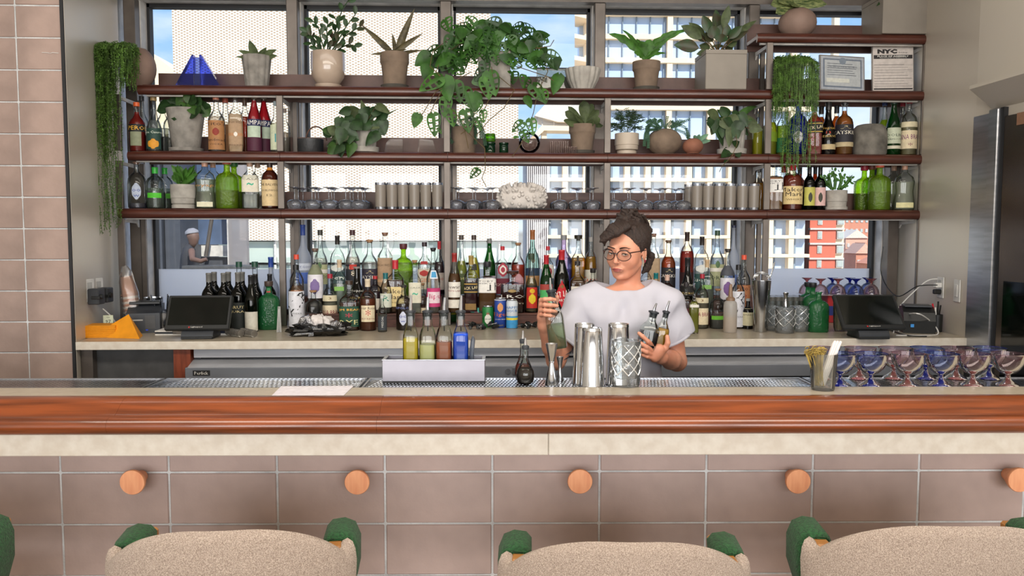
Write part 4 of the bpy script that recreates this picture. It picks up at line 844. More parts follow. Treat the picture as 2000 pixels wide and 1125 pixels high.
# ---- right shelf, lower bottle row ----
b(1482, 330, 28, 'C', 'amber bottle behind the right hand post', 'square', 'clear', '#e08a14', .7, ('screw', '#3a3a3a'), Y=4.33, body=.5)
b(1513, 317, 32, 'C', 'square whisky with black cap and white brush stroke label beside the right post', 'decant', 'clear', '#c2762a', .74, ('stub', '#222226'), [(.40, .70, '#efece6', 1.25)], [('SUNTORY', .65, .035, '#55504c', .8, 0, -.4), ('WHISKY', .60, .03, '#55504c', .7, 0, -.4), ('\u6b63', .54, .20, BK, .5, 0, .5)])
b(1531, 322, 24, 'C', 'red wax necked bottle behind the two whiskies', 'square', 'clear', '#e08a1a', .7, ('wax', '#a8202c'), Y=4.335, body=.5)
b(1548, 317, 39, 'C', 'squat bourbon with bright red wax neck and cream label on the lower right shelf', 'squat', 'clear', '#a52c14', .74, ('wax', '#d01f30'), [(.12, .50, '#dcc48c', 1.2)], [("Maker's", .43, .09, '#33211a', 1.5), ('Mark', .33, .09, '#33211a', .9), ('WHISKY', .22, .035, '#5a4028', .8)], body=.5)
b(1562, 327, 22, 'C', 'dark bottle with black foil just behind the bourbon', 'wine', 'amber', '#6a2c12', .6, ('foil', '#1b191b'), Y=4.335)
b(1581, 324, 22, 'C', 'small dark bottle with yellow green crest label on the lower right shelf', 'wine', 'wineg', '#1c1210', .6, ('foil', '#17161a'), [(.10, .52, '#c2bd5e', 1.15), (.18, .40, '#3a3a30', .35, 'disc', .0012)], name='liqueur_bottle')
b(1592, 326, 20, 'C', 'dark bottle between and behind the two small crest label bottles', 'wine', 'amber', '#a8501a', .6, ('foil', '#1b1a22'), Y=4.335)
b(1602, 325, 22, 'C', 'small dark bottle with pink crest label on the lower right shelf', 'wine', 'wineg', '#1c1210', .6, ('foil', '#17161a'), [(.10, .52, '#d9b3ae', 1.15), (.18, .40, '#3a3a30', .35, 'disc', .0012)], name='liqueur_bottle')
b(1688, 324, 36, 'C', 'lime green dimpled bottle, left rear of the three on the right shelf', 'dimple', 'lime', '#5c8a20', .4, ('stub', '#a32a3a'), Y=4.335, body=.2)
b(1703, 322, 36, 'C', 'lime green dimpled bottle, middle rear of the three on the right shelf', 'dimple', 'lime', '#5c8a20', .4, ('stub', '#8a4a44'), Y=4.33, body=.2)
b(1718, 318, 42, 'C', 'lime green dimpled bottle, foremost of the three on the right shelf', 'dimple', 'lime', '#5c8a20', .42, ('stub', '#c25a44'), Y=4.22, body=.2)
b(1746, 320, 34, 'C', 'curvy clear bottle half behind the last one on the right shelf', 'wavy', 'clear', '#d9dcc8', .60, ('tall', '#a8826c'), Y=4.335)
b(1767, 318, 38, 'C', 'clear curvy waisted bottle at the right end of the lower shelf', 'wavy', 'clear', '#d9dcc0', .60, ('tall', '#b58a74'), [(.05, .16, '#e3dca8', .8)], Y=4.22)
# ================= PLANTS, POTS AND SHELF THINGS =================
m_conc = mat('grey_concrete', '#8f8a83', .85, var=.15, scale=20, bump=.25, bscale=60)
m_concl = mat('pale_concrete', '#aba69e', .85, var=.1, scale=20, bump=.2, bscale=60)
m_clay = mat('brown_grey_clay', '#7d6b5b', .85, var=.12, scale=14, bump=.2, bscale=50)
m_glaze = mat('glazed_cream_pot', '#b3a08f', .18, var=.05, coat=.5)
m_pink = mat('dusty_round_pot', '#8c7468', .7, var=.08)
m_soil = mat('dark_soil', '#3a2c22', .95, bump=.5)
m_leaf = mat('leaf_mid_green', '#456a2c', .5, var=.25, scale=25, trans=.32)
m_leafd = mat('leaf_dark_green', '#304c28', .45, var=.25, scale=25, trans=.25)
m_leafg = mat('leaf_grey_green', '#56633f', .6, var=.2, scale=30, trans=.2)
m_leafb = mat('leaf_bronze', '#4a3d2c', .4, var=.3, scale=18, color2='#3a5a38', trans=.25)
m_leafl = mat('leaf_fresh_green', '#4f8232', .5, var=.25, scale=25, trans=.35)
m_succ = mat('blue_green_succulent', '#6d9678', .6, var=.2, scale=30, trans=.15)
m_trail = mat('trailing_green', '#5e8038', .6, var=.35, scale=30, trans=.2)
m_stem = mat('stem_brown', '#5a4a2c', .7)
m_aloe = mat('aloe_olive', '#5b5238', .55, var=.25, scale=40, trans=.12)
WF = {
 'lance': lambda u: math.sin(PI*min(1, u**.8*.97+.03))**.9,
 'blade': lambda u: (1-u**2.2)*(.55+.45*min(1, u*4)),
 'oval': lambda u: math.sin(PI*min(1, u*.96+.04))**.6,
 'heart': lambda u: (math.sin(PI*min(1, u**.62*.97+.03)))**.75,
 'spoon': lambda u: .25+.75*math.sin(PI*min(1, u**1.6*.98))**.8 if u < .98 else .1,
 'wavy': lambda u: (math.sin(PI*min(1, u**.9*.97+.03))**.7)*(1+.18*math.sin(u*22)),
}
def leafmb(mb, p0, p1, width, kind='lance', arch=.15, n=8, face=None, fold=.25, droop=0, holes=False, nv=2):
    p0, p1 = Vector(p0), Vector(p1); d = p1-p0; L = d.length
    if L < 1e-5: return mb
    face = Vector(face) if face else Vector((random.uniform(-.5, .5), -1, random.uniform(-.1, .9)))
    s = d.cross(face)
    s = s.normalized() if s.length > 1e-6 else Vector((1, 0, 0))
    nn = s.cross(d).normalized()
    up = Vector((0, 0, 1)); vs = []; fs = []
    wf = WF[kind]
    nv = 4 if holes else nv; n = 13 if holes else n
    cols = [-1+2*j/(2*nv) for j in range(2*nv+1)] if holes or nv > 1 else [-1, 0, 1]
    for i in range(n+1):
        u = i/n; c = p0+d*u+up*(arch*L*4*u*(1-u)*.5)-up*(droop*L*u*u)
        w = width*.5*max(.02, wf(u))
        for v in cols:
            q = c+s*(w*v)-nn*(fold*w*abs(v))
            if kind == 'heart': q -= d*(.10*abs(v)**1.5*(1-u)**2)
            vs.append(q)
    m = len(cols)
    for i in range(n):
        for j in range(m-1):
            if holes and ((j in (1, 2) and i in (2, 3, 5, 6, 8, 9)) or (j in (5, 6) and i in (3, 4, 6, 7, 9))): continue
            fs.append((i*m+j, i*m+j+1, (i+1)*m+j+1, (i+1)*m+j))
    return mb.add(vs, fs)
def root_at(px, py_surface, sh, name, label, cat, Y=4.26, group=None):
    z = {'A': ZA, 'B': ZB, 'C': ZC, 'D': ZD}[sh]; p = U(px, py_surface, y=Y)
    return thing(name, label, cat, (p.x, Y, z+.0004), 0, group)
def size(t, px_w=None, top=None):
    k = PPM(t.location)
    return (px_w/2/k if px_w else None), (U(1000, top, y=t.location.y).z-t.location.z if top is not None else None)
def pot(t, wtop, wbot, top, m, kind='clay', seg=28, saucer=None, soil=True):
    k = PPM(t.location); rt, rb = wtop/2/k, wbot/2/k; H = U(1000, top, y=t.location.y).z-t.location.z
    w = .006
    if kind == 'clay':
        pr = [(rb, .004), (rb+(rt-rb)*.68, H*.68), (rt*.98, H*.72), (rt, H*.74), (rt, H), (rt-w, H), (rt-w, H*.86), (0, H*.86)]
    elif kind == 'plain':
        pr = [(rb*.95, .002), (rb, .01), (rt, H), (rt-w, H), (rt-w, H*.88), (0, H*.88)]
    elif kind == 'cup':
        pr = [(rb*.8, .002), (rb, .006), (rb*1.02, H*.12), (rb*1.1, H*.14), (rt*.93, H*.32), (rt, H*.6), (rt*.99, H*.97), (rt*.97, H), (rt-w, H*.98), (rt-w, H*.88), (0, H*.88)]
    elif kind == 'ball':
        pr = [(rb, .002)]+[(rt*math.cos(a), H*.46+H*.5*math.sin(a)) for a in [-.95+k_*.23 for k_ in range(10)]]
        pr += [(pr[-1][0]-.008, pr[-1][1]), (pr[-1][0]-.012, pr[-1][1]-.02), (0, pr[-1][1]-.02)]
    elif kind == 'tier':
        pr = [(rb, .002), (rb*1.0, H*.16), (rb*.9, H*.18), (rt*.93, H*.22), (rt*.96, H*.42), (rt, H*.44), (rt, H), (rt-w, H), (rt-w, H*.88), (0, H*.88)]
    elif kind == 'bowl':
        pr = [(rb, .002), (rb*1.15, H*.1), (rt*.85, H*.45), (rt*.97, H*.75), (rt, H), (rt-w, H*.99), (rt*.8, H*.5), (0, H*.3)]
    mb = MB(); mb.lathe(pr, seg, cap=False)
    if kind in ('bowl',) or m is m_conc and kind == 'plain' or kind == 'flutex': pass
    mb.lathe([(0, .002), (pr[0][0], .002)], seg, cap=False)
    o = mb.build('pot', m, t, angle=35)
    if soil: MB().lathe([(0, H*.885), (max(.01, rt*.9-w if kind != 'ball' else pr[-3][0]*.95), H*.885)], 16, cap=False).build('soil', m_soil, t)
    if saucer:
        MB().lathe([(rb*1.0, 0), (rb*1.22, .004), (rb*1.3, .02), (rb*1.24, .02), (rb*1.15, .008), (0, .008)], 24, cap=False).build('saucer', saucer, t, angle=50)
    return rt, H
def flutedpot(t, wtop, wbot, top, m, ribs=14, saucer=None, bowl=False):
    k = PPM(t.location); rt, rb = wtop/2/k, wbot/2/k; H = U(1000, top, y=t.location.y).z-t.location.z
    seg = ribs*5; pr = [(rb*.95, .002), (rb, .012), (rb+(rt-rb)*.5*(1.35 if bowl else 1), H*.5), (rt, H*.93), (rt*.99, H), (rt*.93, H), (rt*.9, H*.85), (0, H*.85)]
    vs = []; fs = []
    for j, (r, z) in enumerate(pr):
        for i in range(seg):
            a = 2*PI*i/seg; q = r*(1-(.07*(abs(math.cos(ribs*a/2))**4) if 0 < j < 5 else 0)); vs.append((q*math.cos(a), q*math.sin(a), z))
    for j in range(len(pr)-1):
        for i in range(seg): i2 = (i+1) % seg; fs.append((j*seg+i, j*seg+i2, (j+1)*seg+i2, (j+1)*seg+i))
    fs.append(tuple(range(seg))[::-1])
    MB().add(vs, fs).build('pot', m, t, angle=50)
    if saucer: MB().lathe([(rb*.9, 0), (rb*1.25, .004), (rb*1.3, saucer), (rb*1.2, saucer), (rb*1.1, .01), (0, .01)], 24, cap=False).build('saucer', m, t, angle=50)
    return rt, H
def L3(t, px, py, Y): return U(px, py, y=Y)-Vector(t.location)
def leaves_to(t, base, tips, width, kind, m, arch=.15, spread=.07, holes=False, fold=.25, bj=.012, droop=0, n=8, names='leaf'):
    """one leaf object from the crown of the pot to each tip"""
    k = PPM(t.location); Y = t.location.y
    for tp in tips:
        px, py = tp[:2]; wd = (tp[2] if len(tp) > 2 else width)/k; dy = tp[3] if len(tp) > 3 else random.uniform(-spread, spread*.7)
        b0 = L3(t, *(tp[4] if len(tp) > 4 else base), Y)+Vector((random.uniform(-bj, bj), random.uniform(-bj, bj), 0))
        e = L3(t, px, py, Y+dy)
        leafmb(MB(), b0, e, wd, kind, arch, n, fold=fold, holes=holes, droop=droop).build(names, m, t, angle=60)
# --- top shelf ---
def trailing(t, cx, cy, cz, r, n, drops, m, xr, seedn, hang_y=-.12, hang=None):
    random.seed(seedn); mb = MB(); k = 0
    for i in range(n):
        a = random.uniform(*xr); rr = r*random.uniform(.55, 1)
        s = Vector((cx+rr*math.cos(a), cy+rr*math.sin(a), cz+random.uniform(0, .02)))
        ex = cx+(r+random.uniform(.01, .035))*math.cos(a); ey = min(cy+(r+.02)*math.sin(a), hang_y+(random.uniform(-.02, .01) if hang is None else random.uniform(-.12, .05)))
        D = drops(ex-cx, random.random())
        pts = [s, Vector(((s.x+ex)/2, (s.y+ey)/2, s.z+.022)), Vector((ex, ey, s.z-.02))]
        z = s.z-.02; x = ex; y = ey
        while z > s.z-D:
            z -= .03; x += random.uniform(-.004, .004); y += random.uniform(-.003, .003); pts.append(Vector((x, y, z)))
        mb.tube(pts, .0011, 3, cap=False)
        for j in range(len(pts)-1):
            p, q = pts[j], pts[j+1]; L = (q-p).length; nn = max(1, int(L/.0075))
            for g in range(nn):
                c = p.lerp(q, (g+.5)/nn); d = Vector((random.uniform(-1, 1), random.uniform(-1, .6), random.uniform(-.7, .5))).normalized()
                s_ = d.orthogonal().normalized()*.0028; e = c+d*random.uniform(.007, .012)
                mb.add([c, c.lerp(e, .5)+s_, e, c.lerp(e, .5)-s_], [(0, 1, 2, 3)])
    return mb
t = root_at(273, 163, 'A', 'trailing_plant', 'round dusty pot with long trailing green strands hanging over the left shelf end', 'plant', Y=4.25)
pot(t, 62, 30, 96, m_pink, 'ball')
tag(trailing(t, -.03, -.02, .150, .080, 400, lambda dx, r_: (.06+.13*r_) if dx > .0 else (.10+.50*r_**1.1) + (.30 if (r_ > .82 and dx > -.07) else 0), m_trail, (PI*.62, PI*1.80), 3, hang_y=-.17, hang=1).build('trailing_strands', m_trail, t, smooth=False), kind='stuff')
t = root_at(1537, 168, 'A', 'trailing_plant', 'bowl of trailing green strands hanging over the right bottle shelf', 'plant', Y=4.25)
pot(t, 66, 40, 116, m_conc, 'bowl')
def drops2(dx, r_): return (.12+.20*r_)+(.27 if -.07 < dx < .02 and r_ > .45 else 0)+(.22 if dx > .02 and r_ > .8 else 0)
tag(trailing(t, 0, 0, .135, .078, 210, drops2, m_trail, (PI*.95, PI*2.05), 4).build('trailing_strands', m_trail, t, smooth=False), kind='stuff')
mb = MB()
for i in range(420):
    a = random.uniform(0, 2*PI); r = .095*math.sqrt(random.random()); c = Vector((r*math.cos(a), r*math.sin(a)*.9, .135+random.uniform(0, .04)))
    leafmb(mb, c, c+Vector((random.uniform(-1, 1), random.uniform(-1, 1), random.uniform(.1, 1))).normalized()*.016, .008, 'oval', n=2, nv=1)
tag(mb.build('small_leaves', m_trail, t), kind='stuff')
# blue glass triangles
m_blue = glass('cobalt_art_glass', '#8797ee', .02, 1.2, body=.10, bcol='#4a62e0', ecol='#2238c8'); m_blueb = glass('pale_blue_art_glass', '#aebcf0', .02, .9, body=.12, bcol='#8fa2e0')
t = root_at(390, 163, 'A', 'glass_sculpture', 'pair of cobalt blue glass triangles standing on the top shelf', 'sculpture', Y=4.25)
k = PPM(t.location)
for poly, nm in (((( -43, 1), (-9, 61), (-7, 61), (-7, 1)), 'left_wedge'), (((5, 1), (5, 61), (8, 61), (43, 1)), 'right_wedge')):
    MB().prism([(a/k, b_/k) for a, b_ in poly], -.035, .0).build('glass_wedge', m_blue, t, smooth=False, fix=True)
MB().box(-7/k, 5/k, -.03, -.02, .002, 56/k).build('clear_panel', m_blueb, t, smooth=False)
# small fluted pot with flat grey leaves
t = root_at(502, 163, 'A', 'potted_succulent', 'fluted concrete pot with flat grey green stacked leaves on the top shelf', 'plant')
flutedpot(t, 56, 44, 115, m_conc, 12)
leaves_to(t, (504, 116), [(487, 78, 17), (541, 97, 13), (465, 98, 13), (460, 111, 12), (542, 109, 13), (520, 92, 16), (478, 104, 12), (530, 112, 10)], 14, 'lance', m_leafg, .1)
# glazed cream pot with tall dark plant
t = root_at(641, 163, 'A', 'potted_cactus', 'glazed cream round pot with tall dark zigzag leafed plant', 'plant')
pot(t, 66, 40, 107, m_glaze, 'cup', saucer=m_glaze)
k = PPM(t.location)
stems = [((640, 105), (655, 60), (668, 20), (690, -14)), ((636, 105), (628, 80), (622, 55), (612, 42)), ((645, 105), (660, 80), (676, 52), (694, 28)), ((630, 106), (620, 95), (608, 85), (606, 72)), ((650, 105), (668, 92), (682, 86), (692, 90)), ((640, 105), (640, 80), (638, 60), (640, 46)), ((648, 105), (672, 72), (690, 60), (703, 52)), ((634, 105), (612, 74), (602, 66), (600, 62)), ((642, 104), (650, 76), (662, 58), (655, 36))]
for i, s in enumerate(stems):
    Yy = 4.26+random.uniform(-.05, .05)
    pts = [L3(t, a, b_, Yy) for a, b_ in s]
    st = MB().tube(pts, [.004, .0035, .003, .002], 6).build('stem', m_leafd, t)
    for j in range(1, 4):
        for sd in (-1, 1):
            p0 = pts[j-1].lerp(pts[j], .5) if sd > 0 else pts[j]
            d = (pts[j]-pts[j-1]).normalized(); sv = Vector((d.z, 0, -d.x))*sd
            leafmb(MB(), p0, p0+d*.035+sv*.028+Vector((0, random.uniform(-.02, .02), 0)), .026, 'oval', .1, 5).build('leaf', m_leafd if (i+j) % 3 else m_leafb, t, angle=60)
# aloe
t = root_at(771, 163, 'A', 'potted_aloe', 'clay pot with spiky olive aloe leaves on the top shelf', 'plant')
pot(t, 56, 42, 107, m_clay, 'clay', saucer=mat('dark_saucer', '#4a463f', .8))
leaves_to(t, (770, 103), [(704, 47, 15, .03), (810, 16, 16, 0), (826, 65, 15, -.04), (723, 106, 13, -.06), (826, 98, 13, -.06), (766, 65, 10, .04), (748, 92, 10, -.05), (795, 96, 10, -.07), (752, 100, 12, .06)], 14, 'blade', m_aloe, .05, fold=.5)
# bird's nest fern
t = root_at(1262, 168, 'A', 'potted_fern', 'brown grey clay pot with wavy upright fresh green leaves', 'plant')
pot(t, 54, 40, 119, m_clay, 'clay', saucer=mat('dark_saucer', '#4a463f', .8))
leaves_to(t, (1260, 117), [(1189, 66, 18, -.03), (1215, 58, 12, .0), (1252, 80, 20, -.03), (1270, 77, 26, -.02), (1300, 70, 16, .02), (1322, 60, 16, .0), (1301, 104, 10, -.04), (1238, 102, 11, -.05), (1348, 58, 12, .02), (1290, 96, 10, -.05), (1244, 76, 18, .03)], 16, 'wavy', m_leafl, .25)
# square planter with bronze leaves
def boxplanter(t, x0, x1, top, m, rz):
    k = PPM(t.location); H = U(1000, top, y=t.location.y).z-t.location.z; w = (x1-x0)/2/k; w *= .86
    o = MB().box(-w, w, -w, w, 0, H-.02, c=.003).box(-w, w, -w, -w+.01, H-.02, H).box(-w, w, w-.01, w, H-.02, H).box(-w, -w+.01, -w+.01, w-.01, H-.02, H).box(w-.01, w, -w+.01, w-.01, H-.02, H)
    o.build('pot', m, t, smooth=False); MB().box(-w+.011, w-.011, -w+.011, w-.011, H-.0195, H-.012).build('soil', m_soil, t, smooth=False)
    t.rotation_euler = (0, 0, rz); return H
m_cbox = mat('smooth_concrete', '#8d857b', .6, var=.06, scale=6)
t = root_at(1406, 170, 'A', 'square_planter', 'square concrete planter with bronze and green pointed leaves', 'plant', Y=4.275)
H = boxplanter(t, 1358, 1450, 102, m_cbox, 0); t.rotation_euler = (0, 0, 0)
rzm = .0
tips = [(1316, 88, 22), (1330, 50, 20), (1372, 30, 20), (1398, 18, 16), (1424, 10, 15), (1420, 45, 28), (1450, 50, 16), (1478, 40, 12), (1462, 60, 12), (1352, 60, 20), (1366, 88, 24), (1404, 86, 26), (1432, 92, 16), (1440, 78, 18), (1378, 62, 22), (1390, 50, 22), (1360, 106, 12), (1440, 66, 14), (1412, 66, 24), (1345, 44, 16), (1386, 100, 14), (1420, 100, 14), (1408, 30, 20)]
for i, tp in enumerate(tips):
    bx = 1404+(tp[0]-1404)*.45; by = 100+(tp[1]-100)*.5
    dy = random.uniform(-.07, .06)
    MB().tube([L3(t, 1402, 104, 4.27), L3(t, bx, by, 4.27+dy*.7)], .0022, 5).build('stem', m_stem, t)
    leafmb(MB(), L3(t, bx, by, 4.27+dy*.7), L3(t, tp[0], tp[1], 4.27+dy), tp[2]/PPM(t.location)*1.15, 'lance', .12, 8).build('leaf', m_leafb if i % 3 != 1 else m_leafg, t, angle=60)
# fluted bowl, glass tank
t = root_at(1138, 170, 'A', 'fluted_bowl', 'wide fluted grey bowl, empty, beside the big trailing vine', 'bowl'); flutedpot(t, 70, 44, 134, m_concl, 16, bowl=True)
t = root_at(1096, 170, 'A', 'glass_tank', 'clear rectangular glass tank with dark rim behind the fluted bowl', 'tank', Y=4.345); k = PPM(t.location); H = U(1, 125, y=4.33).z-ZA
MB().box(-48/k, 48/k, -.02, .02, 0, H).build('glass_box', glass('tank_glass', '#e4e6e0', .03, .8, body=.25, bcol='#c9cbc2'), t, smooth=False)
MB().box(-49/k, 49/k, -.022, -.018, H, H+.006).box(-49/k, 49/k, .018, .022, H, H+.006).build('rim', m_black, t, smooth=False)
# ---- the big swiss cheese vine ----
t = root_at(965, 168, 'A', 'swiss_cheese_vine', 'large holey leafed vine in a grey square pot trailing down two shelves', 'plant', Y=4.26)
k = PPM(t.location); H = U(1, 96, y=4.26).z-ZA
MB().box(-31/k, 31/k, -31/k, 31/k, 0, H, c=.003).build('pot', m_conc, t, smooth=False)
random.seed(11)
m_mon = mat('monstera_green', '#41702a', .42, var=.3, scale=14, trans=.38); m_mond = mat('monstera_deep', '#2f5524', .42, var=.25, scale=14, trans=.35)
clump = []
for i in range(112):
    a = random.uniform(-.15, PI+.15); r = random.uniform(.25, 1)**.7
    clump.append((965+110*r*math.cos(a)*(.9), 110-72*r*math.sin(a), random.uniform(-.12, .08)))
clump += [(842, 110, -.05), (868, 38, -.02), (858, 95, -.06), (880, 60, 0), (838, 128, -.05), (1040, 70, -.05), (1052, 92, -.04), (1065, 108, -.06), (1080, 115, -.05), (1030, 150, -.08), (1000, 140, -.10), (950, 140, -.11), (930, 150, -.11), (905, 135, -.09), (945, 120, -.11), (1010, 120, -.10), (975, 60, -.12), (930, 70, -.11)]+[(random.uniform(905, 1005), random.uniform(45, 112), random.uniform(-.13, -.09)) for _ in range(22)]
for i, (px, py, dy) in enumerate(clump):
    Yy = 4.26+dy; L = random.uniform(26, 44); an = random.gauss(-PI/2 if px > 900 else -PI/2-.3, .9)
    a0 = L3(t, px, py, Yy); a1 = L3(t, px+L*math.cos(an)*.8+(px-965)*.05, py-L*math.sin(an)*.75, Yy+random.uniform(-.03, .03))
    leafmb(MB(), a0, a1, random.uniform(22, 32)/k, 'heart', .2, face=(random.uniform(-.6, .6), -1, random.uniform(-.2, .8)), holes=(i % 4 != 0), fold=.2).build('leaf', m_mon if i % 3 else m_mond, t, angle=70)
vines = [[(935, 100), (900, 85), (862, 110), (852, 140), (872, 165), (880, 210), (905, 240), (915, 290)],
 [(940, 100), (885, 70), (845, 100), (840, 130), (862, 150)], [(990, 100), (1030, 80), (1060, 100), (1070, 140), (1050, 180), (1042, 220), (1030, 260), (1012, 290), (1000, 306)],
 [(985, 100), (1045, 95), (1075, 90), (1082, 78)], [(960, 130), (965, 170), (948, 210), (925, 245), (900, 262)], [(920, 140), (850, 180), (830, 215), (820, 230), (805, 235)],
 [(975, 150), (1005, 175), (985, 210), (955, 235), (930, 265)], [(870, 165), (850, 200), (840, 222)], [(1010, 130), (1070, 150), (1085, 160), (1080, 165)], [(905, 250), (947, 290), (948, 330), (941, 348), (950, 365)]]
for v in vines:
    pts = []
    for j, (px, py) in enumerate(v): pts.append(L3(t, px, py, 4.20 if py < 130 else 4.125))
    MB().tube(pts, .0022, 5).build('vine', m_stem, t)
hang = [(862, 150, 52, -PI*.5-1.0, 34), (868, 150, 50, -PI*.5+.2, 34), (888, 160, 44, -1.3, 30), (872, 190, 40, -1.7, 26), (905, 172, 44, -1.2, 30), (925, 180, 40, -1.5, 34), (880, 215, 34, -1.4, 24), (908, 215, 46, -1.4, 30), (935, 195, 36, -2, 24), (818, 222, 30, -1.9, 22), (846, 222, 46, -1.5, 28), (1040, 165, 42, -1.0, 30), (1058, 175, 30, -1.3, 24), (1028, 188, 26, -1.2, 18), (1022, 238, 30, -2.4, 20), (1036, 232, 34, -1.4, 22), (1020, 255, 28, -1.1, 20), (1092, 145, 42, -1.85, 26), (948, 150, 46, -1.4, 30), (930, 230, 28, -1.2, 16), (943, 215, 26, -1.5, 16), (1003, 268, 12, 0, 6), (935, 330, 26, -2.3, 18), (955, 140, 50, -1.3, 34), (855, 250, 14, -1, 8)]
for i, (px, py, L, an, wd) in enumerate(hang):
    a0 = L3(t, px, py, 4.12); a1 = L3(t, px+L*math.cos(an), py-L*math.sin(an), 4.105)
    leafmb(MB(), a0, a1, wd/k, 'heart', .08, face=(random.uniform(-.3, .3), -1, .3), holes=(i % 4 != 1), fold=.2).build('leaf', m_mon if i % 3 else m_leafl, t, angle=70)
# ---- highest shelf ----
t = root_at(1557, 62, 'D', 'potted_calathea', 'round dusty clay pot with striped leaves on the highest shelf', 'plant')
pot(t, 72, 36, 6, m_pink, 'ball')
leaves_to(t, (1557, 14), [(1515, 26, 26, -.05), (1505, 10, 26, -.06), (1530, -18, 26), (1575, -20, 26), (1615, 8, 26, -.04), (1600, -8, 24), (1548, 12, 20, -.08), (1520, 4, 22, -.07)], 24, 'oval', mat('striped_calathea', '#39502c', .5, scale=40, color2='#a3ab70', stretch=(1, 1, 4), trans=.25), .25)
t = root_at(1745, 62, 'D', 'square_planter', 'tall square grey planter at the right end of the highest shelf', 'planter', Y=4.275)
boxplanter(t, 1690, 1792, -10, m_cbox, 0)
leaves_to(t, (1745, -8), [(1712, 12, 10, -.1), (1775, 6, 8, -.1), (1720, -30, 20), (1770, -35, 20), (1745, -45, 20)], 16, 'lance', m_leafd, .1)
# ---- certificates ----
def frame(px0, px1, py0, py1, label, tilt, mk, rz, dx):
    z = ZA+.001; p = U((px0+px1)/2, py1, y=4.22); t = thing('framed_certificate', label, 'certificate', (p.x, 4.22, z+.004), rz)
    k = PPM(t.location); w = (px1-px0)/2/k; H = (py1-py0)/k
    R_ = Matrix.Rotation(-tilt, 4, 'X') @ Matrix.Rotation(dx, 4, 'Y')
    mk(t, w, H, R_); return t
m_acr = mat('acrylic_frame', '#8f8a86', .2, metal=.3)
def cert1(t, w, H, R_):
    MB().box(-w, w, 0, .012, 0, H, mtx=R_).build('frame', m_acr, t, smooth=False)
    MB().box(-w+.006, w-.006, -.0012, 0, .006, H-.006, mtx=R_).build('mount', paper('#a8adb5'), t, smooth=False)
    MB().box(-w+.018, w-.018, -.0022, -.0013, .018, H-.018, mtx=R_).build('border', paper('#6e7886'), t, smooth=False)
    MB().box(-w+.026, w-.026, -.0030, -.0023, .026, H-.026, mtx=R_).build('sheet', paper('#b2b6b8'), t, smooth=False)
    MB().box(-w+.035, w*.3, -.0036, -.0031, .045, .066, mtx=R_).build('panel', paper('#cfd0c6'), t, smooth=False)
    MB().lathe([(.019, 0), (.019, .001)], 20, mtx=R_ @ Matrix.Translation((0, -.0036, H-.030)) @ Matrix.Rotation(PI/2, 4, 'X')).lathe([(.013, 0), (.013, .002)], 16, mtx=R_ @ Matrix.Translation((0, -.0036, H-.030)) @ Matrix.Rotation(PI/2, 4, 'X')).build('seal', paper('#7d8894'), t, smooth=False)
    l = MB(); flat_text(l, 'THE UNITED STATES SECURITY', .009, R_ @ Matrix.Translation((0, -.0042, H-.062)) @ FACE, width=w*1.3)
    for i in range(6): l.box(-w+.04, w-.05-.01*(i % 3), -.0036, -.0031, .085+i*.012-.001, .0862+i*.012, mtx=R_)
    l.build('lettering', paper('#454c5a'), t, smooth=False)
def cert2(t, w, H, R_):
    MB().box(-w, w, 0, .012, 0, H, mtx=R_).build('frame', m_acr, t, smooth=False)
    MB().box(-w+.004, w-.004, -.0012, 0, .004, H-.004, mtx=R_).build('sheet', paper('#cfc6c0'), t, smooth=False)
    MB().box(-w+.008, w-.008, -.002, -.0013, H-.069, H-.049, mtx=R_).box(-w+.008, w-.008, -.002, -.0013, .010, .017, mtx=R_).build('black_band', paper('#2a2628'), t, smooth=False)
    l = MB(); flat_text(l, 'NYC', .024, R_ @ Matrix.Translation((-w*.28, -.0022, H-.030)) @ FACE, width=w*.95, bold=.07); flat_text(l, 'Buildings', .008, R_ @ Matrix.Translation((w*.48, -.0022, H-.037)) @ FACE, width=w*.42)
    for i in range(9): l.box(-w+.010, w-.012-.02*((i*7) % 3), -.0018, -.0013, .026+i*.0145, .0272+i*.0145, mtx=R_)
    for i in range(4): l.box(-w+.008, w-.008, -.0018, -.0013, .032+i*.036, .0326+i*.036, mtx=R_)
    l.build('lettering', paper('#2c282a'), t, smooth=False)
    l = MB(); flat_text(l, 'PLACE OF ASSEMBLY', .008, R_ @ Matrix.Translation((0, -.0024, H-.056)) @ FACE, width=w*1.5, bold=.03); flat_text(l, 'CERTIFICATE OF OPERATION', .004, R_ @ Matrix.Translation((0, -.0024, H-.064)) @ FACE, width=w*1.3)
    l.build('band_lettering', m_letw, t, smooth=False)
frame(1599, 1692, 102, 172, 'grey bordered security certificate in a clear frame with round seal', .12, cert1, .08, .03)
frame(1704, 1785, 84, 173, 'city place of assembly certificate with black band in a clear frame', .06, cert2, -.05, -.01)
# ---- second shelf ----
m_iron = mat('cast_iron', '#3c3d3f', .5, metal=.4, bump=.2)
t = root_at(607, 296, 'B', 'iron_bucket', 'small black iron pot with arched brown loop handle', 'pot', Y=4.24)
k = PPM(t.location); MB().lathe([(24/k*.96, 0), (24/k, .004), (25/k, 26/k), (23/k, 26/k), (22/k, .01), (0, .01)], 24, cap=False).build('bowl', m_iron, t)
MB().tube([(( -9+20*(1-math.cos(a)))/k*1.0, 0, (24+27*math.sin(a))/k) for a in [PI*i/12 for i in range(13)]], .0065, 8, flat=.6).build('handle', mat('brown_leather', '#5d4136', .6), t)
